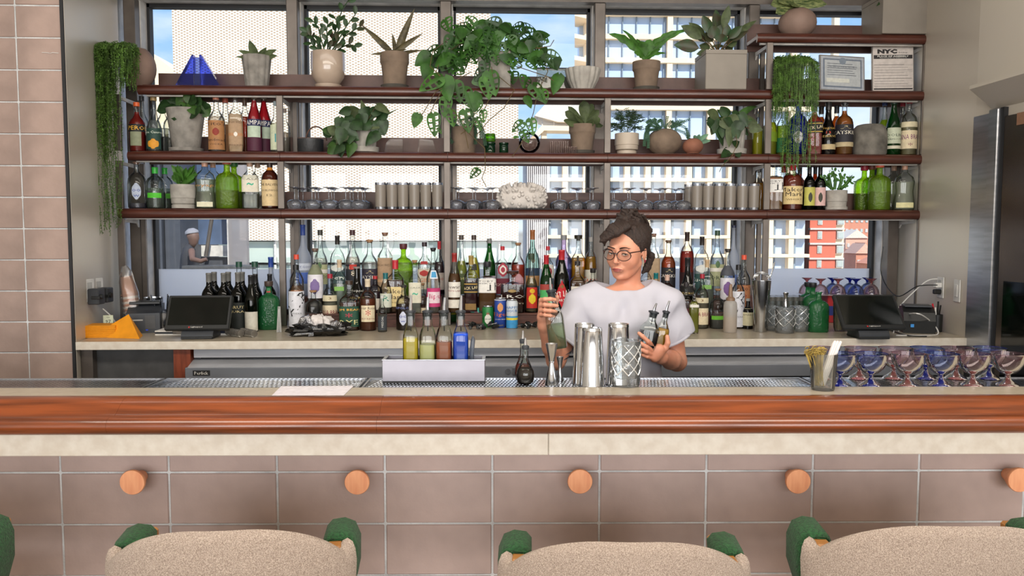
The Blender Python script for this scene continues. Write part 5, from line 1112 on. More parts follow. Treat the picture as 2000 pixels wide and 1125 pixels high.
# silver pothos
def bushy(t, pxs, n, L, wd, kind, m1, m2, base, Y, seedn, droopy=.1, holes=False, an0=None, ans=1.0):
    random.seed(seedn); k = PPM(t.location)
    for i in range(n):
        bx = random.uniform(*pxs[0]); by = random.uniform(*pxs[1]); dy = random.uniform(-.09, .05)
        an = math.atan2(-(by-base[1]), bx-base[0])+random.gauss(0, .5) if an0 is None else random.gauss(an0, ans)
        l = L*random.uniform(.75, 1.2)
        p0 = L3(t, bx, by, Y+dy); p1 = L3(t, bx+l*math.cos(an), by-l*math.sin(an), Y+dy+random.uniform(-.03, .02))
        if i % 3 == 0: MB().tube([L3(t, base[0], base[1], Y), p0], .0016, 4).build('stem', m_stem, t)
        leafmb(MB(), p0, p1, wd/k*random.uniform(.85, 1.15), kind, .15, droop=droopy, holes=holes).build('leaf', m1 if i % 3 else m2, t, angle=60)
t = root_at(712, 297, 'B', 'potted_pothos', 'fluted pale pot with silvery green leaves spilling to its left', 'plant', Y=4.24)
flutedpot(t, 50, 44, 247, m_concl, 13, saucer=.03)
bushy(t, ((655, 745), (205, 262)), 34, 30, 24, 'heart', m_leafd, m_leafg, (712, 245), 4.21, 5, .15, an0=-1.6, ans=1.1)
bushy(t, ((645, 700), (250, 285)), 16, 26, 22, 'heart', m_leafd, m_leaf, (700, 245), 4.15, 6, .15, an0=-1.9, ans=.9)
leaves_to(t, (722, 245), [(705, 195, 16), (778, 212, 6)], 16, 'lance', m_leafg, .05)
m_acl = glass('clear_acrylic', '#f0ece9', .02, 1.0, body=.10, bcol='#e4dcd8')
t = root_at(769, 297, 'B', 'acrylic_block', 'clear rounded acrylic block beside the silvery leaves', 'block', Y=4.22); k = PPM(t.location)
MB().prism([(-17/k, 0), (18/k, 0), (18/k, 26/k), (-7/k, 26/k), (-14/k, 18/k)], -.02, .02).build('block', m_acl, t, smooth=False, fix=True)
t = root_at(833, 297, 'B', 'acrylic_pyramid', 'clear acrylic pyramid left of the second post', 'pyramid', Y=4.22); k = PPM(t.location)
MB().prism([(-17/k, 0), (20/k, 0), (13/k, 24/k), (-14/k, 27/k)], -.02, .02).build('block', m_acl, t, smooth=False, fix=True)
# donkey tail
def tail(mb, pts, r=.013, step=.0062):
    for a, b_ in zip(pts, pts[1:]):
        n = max(1, int((b_-a).length/step))
        for g in range(n):
            c = a.lerp(b_, g/n); d = (b_-a).normalized(); o = d.orthogonal().normalized()
            for q in range(5):
                v = (Matrix.Rotation(q*2*PI/5+g*1.2, 3, d) @ o)
                e = c+v*r+d*.005; s_ = d.cross(v)*.0048
                mb.add([c, c.lerp(e, .6)+s_, e, c.lerp(e, .6)-s_, c.lerp(e, .5)-d*.003], [(0, 1, 2, 3), (0, 4, 1), (1, 4, 2)])
t = root_at(906, 298, 'B', 'donkey_tail_succulent', 'dark clay pot with drooping blue green tails under the big vine', 'plant', Y=4.25)
pot(t, 52, 44, 250, m_clay, 'plain')
for tl_ in ([(900, 250), (880, 240), (872, 262), (884, 280)], [(905, 248), (892, 232), (880, 236), (876, 268)], [(915, 248), (935, 235), (944, 258), (948, 285)], [(910, 246), (925, 238), (930, 262), (928, 282)], [(908, 248), (910, 232), (918, 228), (922, 240)], [(900, 250), (890, 244), (896, 262)], [(915, 250), (938, 246), (940, 270)]):
    mb = MB(); tail(mb, [L3(t, a, b_, 4.22-.01*j) for j, (a, b_) in enumerate(tl_)]); tag(mb.build('succulent_tail', m_succ, t, smooth=False), kind='stuff')
m_gj = glass('green_jar_glass', '#3f8a5a', .04, .9, body=.25, bcol='#2c7048'); m_gjl = glass('bright_green_jar', '#8fd43a', .04, .9, body=.3, bcol='#7cc42c')
for px, t0, w_, mm, lb in ((957, 277, 21, m_gj, 'small dark green glass jar with lid, left of the pair'), (984, 277, 18, m_gj, 'small dark green glass jar with lid beside the glass ball')):
    t = root_at(px, 299, 'B', 'glass_jar', lb, 'jar', Y=4.23, group='green glass jars'); k = PPM(t.location)
    MB().lathe([(w_/2/k*.9, 0), (w_/2/k, .003), (w_/2/k, 16/k), (w_/2/k*.85, 18/k)], 18).build('jar_body', mm, t)
    MB().lathe([(w_/2/k, 17/k), (w_/2/k*1.05, 18/k), (w_/2/k*1.05, 21/k)], 18).build('lid', mm, t)
t = root_at(957, 278, 'B', 'glass_jar', 'bright green glass jar stacked on the dark green one', 'jar', Y=4.23, group='green glass jars'); t.location.z = ZB+23/k
MB().lathe([(10/k, 0), (11/k, .003), (11/k, 12/k)], 18).build('jar_body', m_gjl, t); MB().lathe([(9/k, 12/k), (10.5/k, 12.5/k), (10.5/k, 15/k)], 18).build('lid', m_gjl, t)
def sphere_prof(r, n=12, z0=0): return [(max(1e-5, r*math.sin(PI*i/n)), z0+r-r*math.cos(PI*i/n)) for i in range(n+1)]
t = root_at(1034, 300, 'B', 'glass_ball', 'clear solid glass ball on the second shelf', 'ball', Y=4.22); k = PPM(t.location)
MB().lathe(sphere_prof(21/k, 18), 32, cap=False).build('ball', glass('solid_ball_glass', '#f0e9e6', .01, 1.2, edge=.8), t)
m_rib = glass('ribbed_glass', '#e3d5d0', .05, 1.4, body=.12, bcol='#d9cac6', noisy=0)
for px0, px1, t0, lb in ((1073, 1111, 275, 'ribbed clear acrylic block, the taller of two'), (1103, 1127, 287, 'ribbed clear acrylic block, the shorter of two')):
    Yy = 4.25 if t0 < 280 else 4.20
    t = root_at((px0+px1)/2, 300, 'B', 'ribbed_block', lb, 'block', Y=Yy); k = PPM(t.location); n = int((px1-px0)/4)
    mb = MB()
    for i in range(n): x = (-(px1-px0)/2+(i+.5)*(px1-px0)/n)/k; mb.lathe([((px1-px0)/n/2/k, 0), ((px1-px0)/n/2/k, (300-t0)/k)], 8, cx=x)
    mb.build('ribbed_body', m_rib, t)
t = root_at(1137, 300, 'B', 'potted_agave', 'tall clay pot with broad grey green leaves left of the third post', 'plant', Y=4.26)
pot(t, 52, 38, 243, m_clay, 'clay', saucer=mat('dark_saucer', '#4a463f', .8))
leaves_to(t, (1140, 243), [(1101, 236, 15, -.06), (1104, 218, 17, -.04), (1110, 208, 15, 0), (1140, 196, 22, .02), (1108, 243, 12, -.07), (1170, 215, 20, -.02), (1172, 232, 18, -.05), (1158, 203, 20, .03), (1124, 226, 18, -.07), (1160, 240, 15, -.07), (1178, 245, 14, .04)], 16, 'spoon', m_leafg, .08)
t = root_at(1224, 300, 'B', 'potted_asparagus_fern', 'two tier cream pot with feathery asparagus fern', 'plant', Y=4.24)
pot(t, 47, 38, 260, mat('cream_stoneware', '#b9ab9b', .5, var=.05), 'tier')
random.seed(8); mb = MB()
for i in range(34):
    an = random.uniform(-.1, PI+.1); L = random.uniform(28, 46); e = L3(t, 1222+L*math.cos(an)*.95, 256-L*math.sin(an)*1.02, 4.24+random.uniform(-.06, .05)); s0_ = L3(t, 1224, 262, 4.24)
    mid = s0_.lerp(e, .6)+Vector((0, 0, .02)); mb.tube([s0_, mid, e], .0008, 3, cap=False)
    for g in range(34):
        c = mid.lerp(e, random.random()) if g % 3 else s0_.lerp(mid, random.uniform(.5, 1)); d = Vector((random.uniform(-1, 1), random.uniform(-1, 1), random.uniform(-.35, .3))).normalized()*random.uniform(.012, .026)
        s_ = Vector((0, 0, .0009)); mb.add([c-s_, c+d-s_, c+d+s_, c+s_], [(0, 1, 2, 3)])
        for q in range(4):
            cc = c+d*(q+1)/5; dd = Vector((random.uniform(-1, 1), random.uniform(-1, 1), random.uniform(-.3, .5))).normalized()*.006; mb.add([cc, cc+dd, cc+dd*.5+Vector((0, 0, .0016))], [(0, 1, 2)])
tag(mb.build('fern_fronds', m_leafd, t, smooth=False), kind='stuff')
t = root_at(1297, 300, 'B', 'donkey_tail_succulent', 'round brown pot overflowing with blue green succulent tails', 'plant', Y=4.24)
pot(t, 68, 34, 246, m_clay, 'ball')
for tl_ in ([(1290, 252), (1270, 244), (1260, 262), (1258, 286)], [(1292, 250), (1275, 238), (1262, 250), (1264, 276)], [(1300, 250), (1302, 235), (1304, 226)], [(1300, 252), (1308, 258), (1298, 272), (1296, 284)], [(1310, 250), (1328, 244), (1340, 250), (1346, 268)], [(1312, 250), (1335, 238), (1348, 232)], [(1285, 250), (1282, 236), (1276, 232)], [(1295, 248), (1292, 234), (1285, 238)], [(1310, 248), (1322, 240), (1330, 246)], [(1318, 252), (1338, 260), (1352, 280), (1352, 294)], [(1285, 252), (1266, 254), (1266, 290)], [(1298, 250), (1312, 236), (1318, 244)], [(1290, 254), (1282, 262), (1282, 280)], [(1305, 254), (1318, 262), (1322, 278)], [(1288, 248), (1272, 234), (1262, 240)], [(1306, 248), (1326, 236), (1338, 238)]):
    mb = MB(); tail(mb, [L3(t, a, b_, 4.20-.008*j) for j, (a, b_) in enumerate(tl_)], .011); tag(mb.build('succulent_tail', m_succ, t, smooth=False), kind='stuff')
t = root_at(1353, 300, 'B', 'small_clay_pot', 'small terracotta ball pot with succulent rosette beside the round brown pot', 'plant', Y=4.20)
pot(t, 40, 24, 266, mat('terracotta', '#8d5c48', .8, var=.12), 'ball')
leaves_to(t, (1358, 280), [(1340, 268, 9), (1366, 262, 9), (1376, 272, 10), (1384, 262, 10), (1372, 285, 9), (1356, 264, 9), (1345, 276, 8), (1388, 275, 9)], 9, 'oval', m_succ, .1, spread=.04)
t = root_at(1429, 299, 'B', 'potted_pothos', 'fluted pale pot with silver veined leaves trailing below the shelf', 'plant', Y=4.24)
flutedpot(t, 52, 44, 248, m_concl, 13, saucer=.03)
bushy(t, ((1395, 1465), (222, 252)), 24, 28, 22, 'heart', m_leafd, m_leafg, (1430, 246), 4.22, 12, .15, an0=-1.4, ans=1.3)
leaves_to(t, (1430, 250), [(1378, 236, 14, -.04), (1400, 214, 14, 0), (1434, 218, 8, 0), (1480, 208, 16, .04), (1470, 235, 22, -.03), (1384, 250, 16, -.05)], 16, 'heart', m_leaf, .3)
MB().tube([L3(t, 1436, 252, 4.15), L3(t, 1440, 280, 4.12), L3(t, 1430, 305, 4.115), L3(t, 1410, 325, 4.115), L3(t, 1405, 336, 4.115)], .0018, 5).build('vine', m_stem, t)
leaves_to(t, (1436, 262), [(1438, 290, 18, -.13, (1436, 262)), (1408, 308, 24, -.135, (1436, 286)), (1444, 308, 18, -.135, (1432, 290)), (1414, 318, 14, -.135, (1430, 303))], 18, 'heart', m_leafd, .05)
t = root_at(364.5, 292, 'B', 'potted_geranium', 'big tapered grey pot with broad round green leaves on the left bottle shelf', 'plant', Y=4.245)
pot(t, 72, 50, 218, m_conc, 'plain', saucer=m_conc)
bushy(t, ((330, 395), (188, 212)), 22, 26, 30, 'oval', m_leafd, m_leaf, (364, 218), 4.24, 14, .2, an0=-1.6, ans=1.6)
leaves_to(t, (364, 216), [(318, 210, 26, -.04), (345, 186, 30, 0), (385, 186, 28, 0), (412, 208, 26, -.03), (325, 195, 24, 0), (400, 222, 20, -.05)], 26, 'heart', m_leafd, .25)
t = root_at(1696.5, 300, 'B', 'stone_pot', 'rounded weathered grey stone pot with blunt rim among the right shelf bottles', 'pot', Y=4.25); k = PPM(t.location)
MB().lathe([(28/k, 0), (30.5/k, .01), (31/k, 30/k), (30/k, 44/k), (27/k, 54/k), (22/k, 59/k), (18/k, 60/k), (17/k, 52/k), (0, 50/k)], 28, n=2.6, cap=False).build('pot', mat('weathered_stone', '#77726a', .9, var=.25, scale=14, bump=.5, bscale=30), t)
# ---- third shelf: herb pots, stemware, tumblers, coral vase ----
t = root_at(359, 404, 'C', 'potted_herb', 'small pale concrete pot with bright green herb among the left bottles', 'plant', Y=4.225)
pot(t, 48, 44, 363, m_concl, 'tier')
random.seed(20)
leaves_to(t, (358, 364), [(random.uniform(334, 386), random.uniform(322, 352)) for _ in range(46)], 11, 'spoon', m_leafl, .15, spread=.05, bj=.02, n=5)
t = root_at(1633, 407, 'C', 'potted_cactus', 'small tiered concrete pot with knobbly bright green cactus', 'plant', Y=4.225)
pot(t, 40, 42, 370, m_concl, 'tier')
random.seed(21)
for s in ([(1624, 370), (1620, 352), (1618, 340)], [(1630, 370), (1632, 350), (1626, 334)], [(1638, 370), (1644, 352), (1640, 338)], [(1642, 370), (1654, 358), (1660, 346)], [(1628, 370), (1614, 360), (1610, 350)], [(1636, 370), (1648, 364), (1662, 350)]):
    MB().tube([L3(t, a, b_, 4.22) for a, b_ in s], [.008, .009, .007], 8).build('cactus_stem', m_leafl, t)
    for q in range(9):
        a, b_ = s[1] if q % 2 else s[2]; c = L3(t, a+random.uniform(-5, 5), b_+random.uniform(-6, 8), 4.215)
        leafmb(MB(), c, c+Vector((random.uniform(-1, 1), random.uniform(-.8, .2), random.uniform(-.2, 1))).normalized()*.022, .014, 'oval', n=4).build('leaf', m_leafl, t)
m_cg = glass('crystal_stemware', '#f2f4f8', .02, 2.2, body=.16, bcol='#eef1fa', edge=.85)  # white body colour stands in for bright highlights in the crystal
def stem_proto(label, inv=True):
    t = thing('wine_glass', label, 'glass', (0, 0, ZC), 0, 'upturned wine glasses on the third shelf')
    r, H = .043, .110
    MB().lathe([(r*.80, 0), (r*.92, .010), (r, .024), (r*.93, .036), (r*.62, .046), (.004, .051)], 22, cap=False).build('bowl', m_cg, t)
    MB().lathe([(.004, .051), (.0032, .06), (.003, .095), (.005, .104)], 10).build('stem', m_cg, t)
    MB().lathe([(.005, .104), (.012, .1085), (.033, .112), (.033, .1135), (0, .1145)], 22, cap=False).build('foot', m_cg, t)
    return t
pro = None
PXN = {'L': 'left bay', 'M': 'left of the coral vase', 'N': 'right of the coral vase', 'R': 'right of the third post'}
rows = [('L', [575.5, 609.5, 642.5, 675.5, 699.5], 4.215), ('L', [583, 616, 648, 684, 708], 4.285), ('L', [592, 622, 653, 690, 713], 4.345),
        ('M', [891, 923.4, 962], 4.215), ('M', [896, 929, 952], 4.30), ('N', [1094, 1125.6, 1158], 4.215), ('N', [1089, 1128, 1152], 4.30),
        ('R', [1199.5, 1230.6, 1260, 1298.4, 1334], 4.215), ('R', [1196, 1226, 1262, 1288, 1319], 4.285)]
ordn = ['first', 'second', 'third', 'fourth', 'fifth']
for bay, xs_, Yy in rows:
    row = {4.215: 'front', 4.285: 'middle', 4.30: 'rear', 4.345: 'rear'}[Yy]
    for i, px in enumerate(xs_):
        lb = f'upturned wine glass {PXN[bay]}, {ordn[i]} from left in the {row} row'
        p = U(px, 395, y=Yy); p.z = ZC+.0005
        if pro is None: pro = stem_proto(lb); pro.location = p
        else: dup(pro, p, label=lb)
m_fr = glass('frosted_tumbler_glass', '#d7cdc2', .3, .5, body=.85, bcol='#cfc5b9')
pro = None
for bay, xs_, Yy in (('left bay', [743.4, 765.8, 787.3, 809.3, 831.5, 854.5], 4.205), ('right bay', [1361, 1382.4, 1404.2, 1426.3, 1449.6, 1472], 4.205), ('left bay', [745, 767, 788.5, 810.5, 832.5, 854], 4.285), ('right bay', [1346, 1368, 1389, 1410, 1432, 1454], 4.285)):
    for i, px in enumerate(xs_):
        lb = f'frosted tumbler, {(ordn+["sixth"])[i]} from left in the {"front" if Yy < 4.25 else "rear"} row, {bay}'
        p = U(px, 395, y=Yy); p.z = ZC+.0005
        if pro is None:
            pro = thing('tumbler', lb, 'glass', p, 0, 'frosted tumblers on the third shelf')
            r = .0285; MB().lathe([(r*.93, 0), (r*.93, .012)], 20).build('clear_base', m_cg, pro)
            MB().lathe([(r*.95, .012), (r, .125)], 20, cap=False).build('frosted_wall', m_fr, pro); MB().lathe([(r, .125), (r, .138), (r*.9, .138), (r*.9, .126)], 20, cap=False).build('clear_rim', m_cg, pro)
        else: dup(pro, p, label=lb)
# coral vase
t = root_at(1019, 407, 'C', 'coral_vase', 'wide oval white ceramic vase covered with stubby coral knobs', 'vase', Y=4.26)
k = PPM(t.location); mb = MB(); ra, rc = 48/k, 40/k
n_ = 14
prof_ = [(ra*math.cos(a)**.7 if a > 0 else ra*math.cos(a)**.35, .052+(.075 if a > 0 else .051)*math.sin(a)) for a in [-1.35+2.8*i/n_ for i in range(n_)]]
mb.lathe([(a, b_) for a, b_ in prof_], 36, dy=.6)
random.seed(5)
for i in range(150):
    th = random.uniform(0, 2*PI); ph = random.uniform(-.9, 1.45)
    rr_ = ra*math.cos(ph)**(.7 if ph > 0 else .4); z = .052+(.075 if ph > 0 else .051)*math.sin(ph)
    c = Vector((rr_*math.cos(th), rr_*math.sin(th)*.6, z)); nrm = Vector((math.cos(th)*math.cos(ph), math.sin(th)*math.cos(ph)*1.4, math.sin(ph)*1.1+.15)).normalized()
    L = random.uniform(.006, .013)+(.008 if ph > .45 else 0)
    mb.tube([c-nrm*.004, c+nrm*L*.5, c+nrm*L, c+nrm*(L+.0015)], [.0115, .0088, .0086, .0055], 7)
mb.build('vase_body', mat('white_bisque', '#cfc8c2', .75, var=.05, bump=.2, bscale=80), t, angle=60)
t = root_at(1037, 407, 'C', 'rubber_mat', 'black ribbed rubber mat under the coral vase', 'mat', Y=4.2); t.location.z = ZC+.0002
mb = MB(); mb.box(-.16, .15, -.045, -.005, 0, .0022)
for i in range(26): mb.box(-.158+i*.012, -.152+i*.012, -.045, -.005, .0022, .005)
mb.build('mat', m_black, t, smooth=False)
# ================= TILLS AND CLUTTER ON THE BACK COUNTER =================
m_blk = mat('black_plastic', '#1a1c1d', .42, var=.1); m_blk2 = mat('charcoal_plastic', '#33363b', .45)
m_scr = mat('dark_screen_glass', '#050a08', .08, spec=.6, var=.3, scale=6)
m_wht = mat('white_plastic', '#dcdad6', .4); m_wht2 = mat('grey_white_plastic', '#b4b3b0', .5)
def cpt(px, py): return U(px, py, z=CT)
def cthing(px, py, name, label, cat, rz=0, group=None):
    p = cpt(px, py); return thing(name, label, cat, (p.x, p.y, CT+.0004), rz, group)
def ythg(px, Y, name, label, cat, rz=0, group=None):
    return thing(name, label, cat, (U(px, 600, y=Y).x, Y, CT+.0004), rz, group)
def screen(px, py, wd, ht, tilt, yaw, lb, zb):
    """touch till: wedge stand, tilted slab with its bottom edge toward the barman"""
    t = cthing(px, py, 'till_monitor', lb, 'monitor', yaw)
    R_ = Matrix.Translation((0, .0, zb)) @ Matrix.Rotation(-tilt, 4, 'X')
    MB().box(-wd/2, wd/2, 0, .022, 0, ht, c=.004, mtx=R_).build('casing', m_blk, t, smooth=False)
    MB().box(-wd/2+.012, wd/2-.012, -.0015, .0, .022, ht-.012, mtx=R_).build('screen', m_scr, t, smooth=False)
    MB().prism([(.03, zb+.01), (.09, zb+.09), (.13, .03), (.13, 0), (.005, 0), (.005, .02)], -.07, .07, 'x').build('stand', m_blk2, t, smooth=False, fix=True)
    MB().box(-.07, .07, .0, .14, 0, .012, c=.003).build('stand_base', m_blk, t, smooth=False)
    l = MB(); flat_text(l, 'Lightspeed', .008, R_ @ Matrix.Translation((0, -.0025, .011)) @ FACE, width=.05); l.build('screen_lettering', m_letw, t, smooth=False)
    MB().box(-.036, -.030, -.0025, -.0016, .007, .014, mtx=R_).build('red_mark', mat('red_mark', '#c22c2c', .5), t, smooth=False)
screen(384, 663, .285, .172, .52, .05, 'black touchscreen till on a wedge stand at the left end', .045)
screen(1709, 663, .290, .195, .72, -.02, 'black touchscreen till beside the pen cup at the right end', .05)
# receipt printer, left
t = cthing(286, 646, 'receipt_printer', 'dark grey receipt printer beside the stack of paper cups', 'printer', .25)
MB().prism([(-.10, 0), (.09, 0), (.09, .13), (.02, .135), (-.06, .105), (-.10, .095)], -.075, .075, 'x').build('housing', m_blk2, t, smooth=False, fix=True)
MB().box(-.07, .07, -.03, .08, .132, .146, c=.003).build('paper_lid', m_blk, t, smooth=False)
MB().box(.01, .055, -.102, -.098, .02, .085).build('front_hatch', m_grille, t, smooth=False)
MB().box(.012, .022, -.104, -.102, .012, .018).build('blue_light', mat('blue_led', '#2c50e0', .4), t, smooth=False)
MB().box(-.06, .0, -.101, -.099, .06, .066).build('front_badge', m_wht2, t, smooth=False)
# card reader box
t = cthing(460, 638, 'card_printer', 'small black ticket printer with grey lid right of the left till screen', 'printer', -.05)
MB().box(-.05, .05, -.05, .05, 0, .075, c=.004).build('housing', m_blk2, t, smooth=False); MB().box(-.045, .035, -.04, .045, .0755, .09, c=.003).build('lid', m_wht2, t, smooth=False)
MB().box(-.02, .03, -.052, -.05, .03, .05).build('slot', m_black, t, smooth=False)
t = cthing(488, 636, 'card_reader', 'upright black card reader with white keypad beside the ticket printer', 'card reader', -.2)
MB().box(-.013, .013, -.02, .02, 0, .085, c=.003).build('housing', m_blk, t, smooth=False); MB().box(-.009, .009, -.0215, -.02, .012, .055).build('keypad', m_wht, t, smooth=False)
# paper cups in a sleeve, leaning
def cup_stack():
    p = U(258, 560, y=3.97); t = thing('paper_cup_stack', 'leaning stack of brown and white paper cups in a clear sleeve', 'cup stack', (p.x, 3.97, CT+.085), 0)
    R_ = Matrix.Rotation(-.14, 4, 'Y')
    for i in range(8):
        z = i*.012
        MB().lathe([(.036-.0, z), (.040, z+.012), (.041, z+.014), (.039, z+.015)], 20, mtx=R_).build('cup', mat('kraft_cup', '#b88468', .6) if i % 2 else mat('white_cup_rim', '#dcd2c8', .6), t)
    MB().lathe([(.039, .098), (.037, .11), (.028, .185)], 20, mtx=R_).build('cup', mat('kraft_cup', '#b88468', .6), t)
    random.seed(3); mb = MB()
    mb.lathe([(.042, 0), (.043, .10), (.036, .16), (.030, .19), (.026, .21), (.014, .235)], 14, mtx=R_, cap=False)
    mb.v = [(x+random.uniform(-.004, .004), y+random.uniform(-.004, .004), z+random.uniform(-.003, .003)) for x, y, z in mb.v]
    mb.build('plastic_sleeve', glass('crinkled_plastic', '#f2f0ee', .15, 1.5, body=.22, bcol='#e6e2de'), t, angle=20)
    MB().box(-.04, .04, -.03, .04, -.0845, -.001, c=.004).build('foot_box', m_blk2, t, smooth=False)
cup_stack()
# tin of cutlery
t = ythg(318, 4.0, 'utensil_tin', 'shiny steel tin holding cutlery behind the left till screen', 'utensil holder')
MB().lathe([(.050, 0), (.052, .01), (.056, .085), (.058, .09), (.054, .09), (.050, .012), (0, .012)], 24, cap=False).build('tin', m_spout, t, angle=50)
for i in range(9):
    a = i*.7; MB().tube([(.02*math.cos(a), .02*math.sin(a), .015), (.052*math.cos(a), .045*math.sin(a), .135+.02*(i % 3))], [.003, .006], 6, flat=.4).build('cutlery', m_spout, t)
t = ythg(300, 4.1, 'steel_beaker', 'tall steel beaker tilted behind the printer', 'beaker', 0)
MB().lathe([(.036, 0), (.040, .10), (.048, .155), (.046, .155), (.036, .01), (0, .01)], 24, cap=False).build('beaker', m_spout, t, angle=50)
# napkins, orange cloth, card 97
m_or = mat('orange_napkin', '#e8960f', .7, var=.08)
t = cthing(192, 660, 'napkin_stack', 'thick stack of folded orange napkins at the left counter end', 'napkins', .06)
random.seed(9)
for i in range(9): MB().box(-.076+random.uniform(-.002, .002), .076+random.uniform(-.002, .002), random.uniform(-.002, .001), .12, i*.0062, i*.0062+.0056, c=.0015).build('napkin', m_or, t, smooth=False)
t = cthing(243, 660, 'orange_cloth', 'single orange napkin stood up like a tent behind the stack', 'napkin', 0)
t.location.y += .01
MB().add([(-.10, .0, 0), (.085, -.05, 0), (.005, .03, .105), (-.08, .03, .055), (.05, .07, 0), (-.09, .07, 0)], [(0, 1, 2, 3), (1, 4, 2), (4, 5, 3, 2), (5, 0, 3)]).build('cloth', m_or, t, smooth=False)
p = U(196, 637, y=3.76); t = thing('number_card', 'pale green card reading 97 standing by the adapters', 'card', (p.x, 3.84, CT+.0005), .15)
MB().box(-.022, .022, 0, .003, 0, .090).build('card', paper('#c4cdb4'), t, smooth=False)
l = MB(); flat_text(l, '97', .017, Matrix.Translation((0, -.0006, .060)) @ FACE); flat_text(l, 'oo', .006, Matrix.Translation((0, -.0006, .080)) @ FACE); flat_text(l, 'o', .008, Matrix.Translation((0, -.0006, .006)) @ FACE, width=.02); l.build('lettering', m_letb, t, smooth=False)
# folders and menus
t = cthing(345, 655, 'menu_pile', 'low pile of white edged menus and papers before the left till screen', 'menus', .02)
for i in range(3): MB().box(-.10, .02-.02*i, 0, .11, i*.008, i*.008+.006, c=.001).build('menu', paper('#e6e2da') if i != 1 else m_blk2, t, smooth=False)
MB().box(-.02, .10, .0, .09, 0, .022, c=.004).build('grey_wallet', mat('grey_wallet', '#7d7468', .5), t, smooth=False)
t = cthing(423, 655, 'notebook', 'dark blue notebook with white page edge', 'notebook', -.03)
MB().box(-.045, .05, 0, .10, 0, .009).build('pages', paper('#e6e2da'), t, smooth=False); MB().box(-.047, .052, 0, .102, .009, .012).build('cover', mat('navy_cover', '#1f2a44', .5), t, smooth=False)
for px, py, a, lb in ((462, 657, .75, 'clear plastic sleeve of stacked lids, left of two'), (489, 657, .8, 'clear plastic sleeve of stacked lids, right of two')):
    t = cthing(px, py, 'lid_sleeve', lb, 'lids', 0, 'sleeves of plastic lids')
    R_ = Matrix.Translation((-.01, .0, .018)) @ Matrix.Rotation(-a, 4, 'Z') @ Matrix.Rotation(PI/2, 4, 'Y')
    for i in range(9): MB().lathe([(.013, -.06+i*.0135), (.0175, -.055+i*.0135), (.0175, -.051+i*.0135), (.012, -.049+i*.0135)], 14, mtx=R_).build('lid', glass('lid_plastic', '#e0ddd6', .1, 1.4, body=.45, bcol='#b9b3aa'), t)
# straws leaning by the post
t = cthing(545, 649, 'straw_bundle', 'slim bundle of grey straws standing right of the big green jug', 'straws')
for i in range(9):
    a = i*.7; MB().tube([(.010*math.cos(a), .006*math.sin(a), 0), (.004*math.cos(a)-.0, .01+.004*math.sin(a), .125-.006*(i % 4))], .0022, 6).build('straw', m_wht2, t)
# black bag with foil and paper
t = cthing(625, 655, 'plastic_bag', 'crumpled black plastic bag holding foil and white paper', 'bag')
random.seed(31)
def blob(rx, ry, rz_, z0, n, jag, m, name, seg=26, ring=12):
    mb = MB(); vs = []; fs = []
    for j in range(ring+1):
        ph = PI*j/ring
        for i in range(seg):
            th = 2*PI*i/seg; q = 1+jag*(noise.noise(Vector((math.cos(th)*2.2, math.sin(th)*2.2, ph*2.0+n))))+jag*.5*noise.noise(Vector((math.cos(th)*6, math.sin(th)*6, ph*6+n)))
            vs.append((rx*math.sin(ph)*math.cos(th)*q, ry*math.sin(ph)*math.sin(th)*q, max(.001, z0+rz_*math.cos(ph)*q)))
    for j in range(ring):
        for i in range(seg): i2 = (i+1) % seg; fs.append((j*seg+i, (j+1)*seg+i, (j+1)*seg+i2, j*seg+i2))
    mb.add(vs, fs); return mb.build(name, m, t, angle=18)
blob(.145, .07, .035, .026, 1, .45, mat('black_bin_bag', '#0d0d0e', .16, spec=.9, bump=.5, bscale=50), 'bag', 36, 14)
o = blob(.055, .045, .032, .062, 4, .5, mat('crumpled_paper', '#d9d2cf', .8, bump=.4, bscale=40), 'paper')
MB().tube([(-.09, -.02, .05), (-.07, -.03, .075), (-.055, -.02, .09), (-.035, -.02, .05)], [.012, .02, .016, .014], 9).build('foil', mat('crumpled_foil', '#c9c9cc', .25, metal=1, bump=1, bscale=120), t, angle=15)
MB().tube([(.06, -.03, .052), (.085, -.035, .058), (.10, -.02, .05)], [.012, .018, .012], 8).build('foil', mat('crumpled_foil', '#c9c9cc', .25), t, angle=15)
# beer cans
m_can = mat('can_aluminium', '#c2c6ca', .2, metal=1)
def can(px, top, w_, base, label, body, bands=(), txt=(), Y=None):
    p = cpt(px, base)
    if Y: p = U(px, base, y=Y); p.z = CT
    p.z = CT+.0005; k = PPM(p); r = w_/2/k; H = U(px, top, y=p.y).z-CT
    t = thing('beer_can', label, 'can', p, -math.atan2(p.x, p.y)*.6, 'beer cans on the back counter')
    MB().lathe([(r*.80, 0), (r*.82, .002), (r, .008), (r, H-.012), (r*.85, H-.004)], 24, cap=False).build('can_body', capm(body), t, angle=50)
    MB().lathe([(r*.85, H-.004), (r*.86, H), (r*.80, H), (r*.79, H-.003), (0, H-.003)], 24, cap=False).build('lid', m_can, t, angle=50)
    pr = [(1, 0), (1, 1)]
    for z0, z1, c, ha, *sh in bands: curved(pr, r, H, 2, 1, z0*H, z1*H, ha, .0004+.0004*len(sh), shape=sh[0] if sh and sh[0] else None).build('printed_band', paper(c), t, angle=60)
    by = {}
    for s, zc, hh, c, wf in txt: by.setdefault(c, MB()); wraptext(by[c], pr, r, H, 2, 1, s, zc*H, hh*H, wf*r*2, off=.0016)
    for c, mb in by.items(): mb.build('lettering', paper(c), t, smooth=False)
can(930, 599, 22, 636, 'turquoise can with pink swirl, left of the four cans', '#5fc4b4', [(.2, .8, '#dd9aa8', .7, 'disc'), (.3, .7, '#7fd0c0', .45, 'disc', 1)])
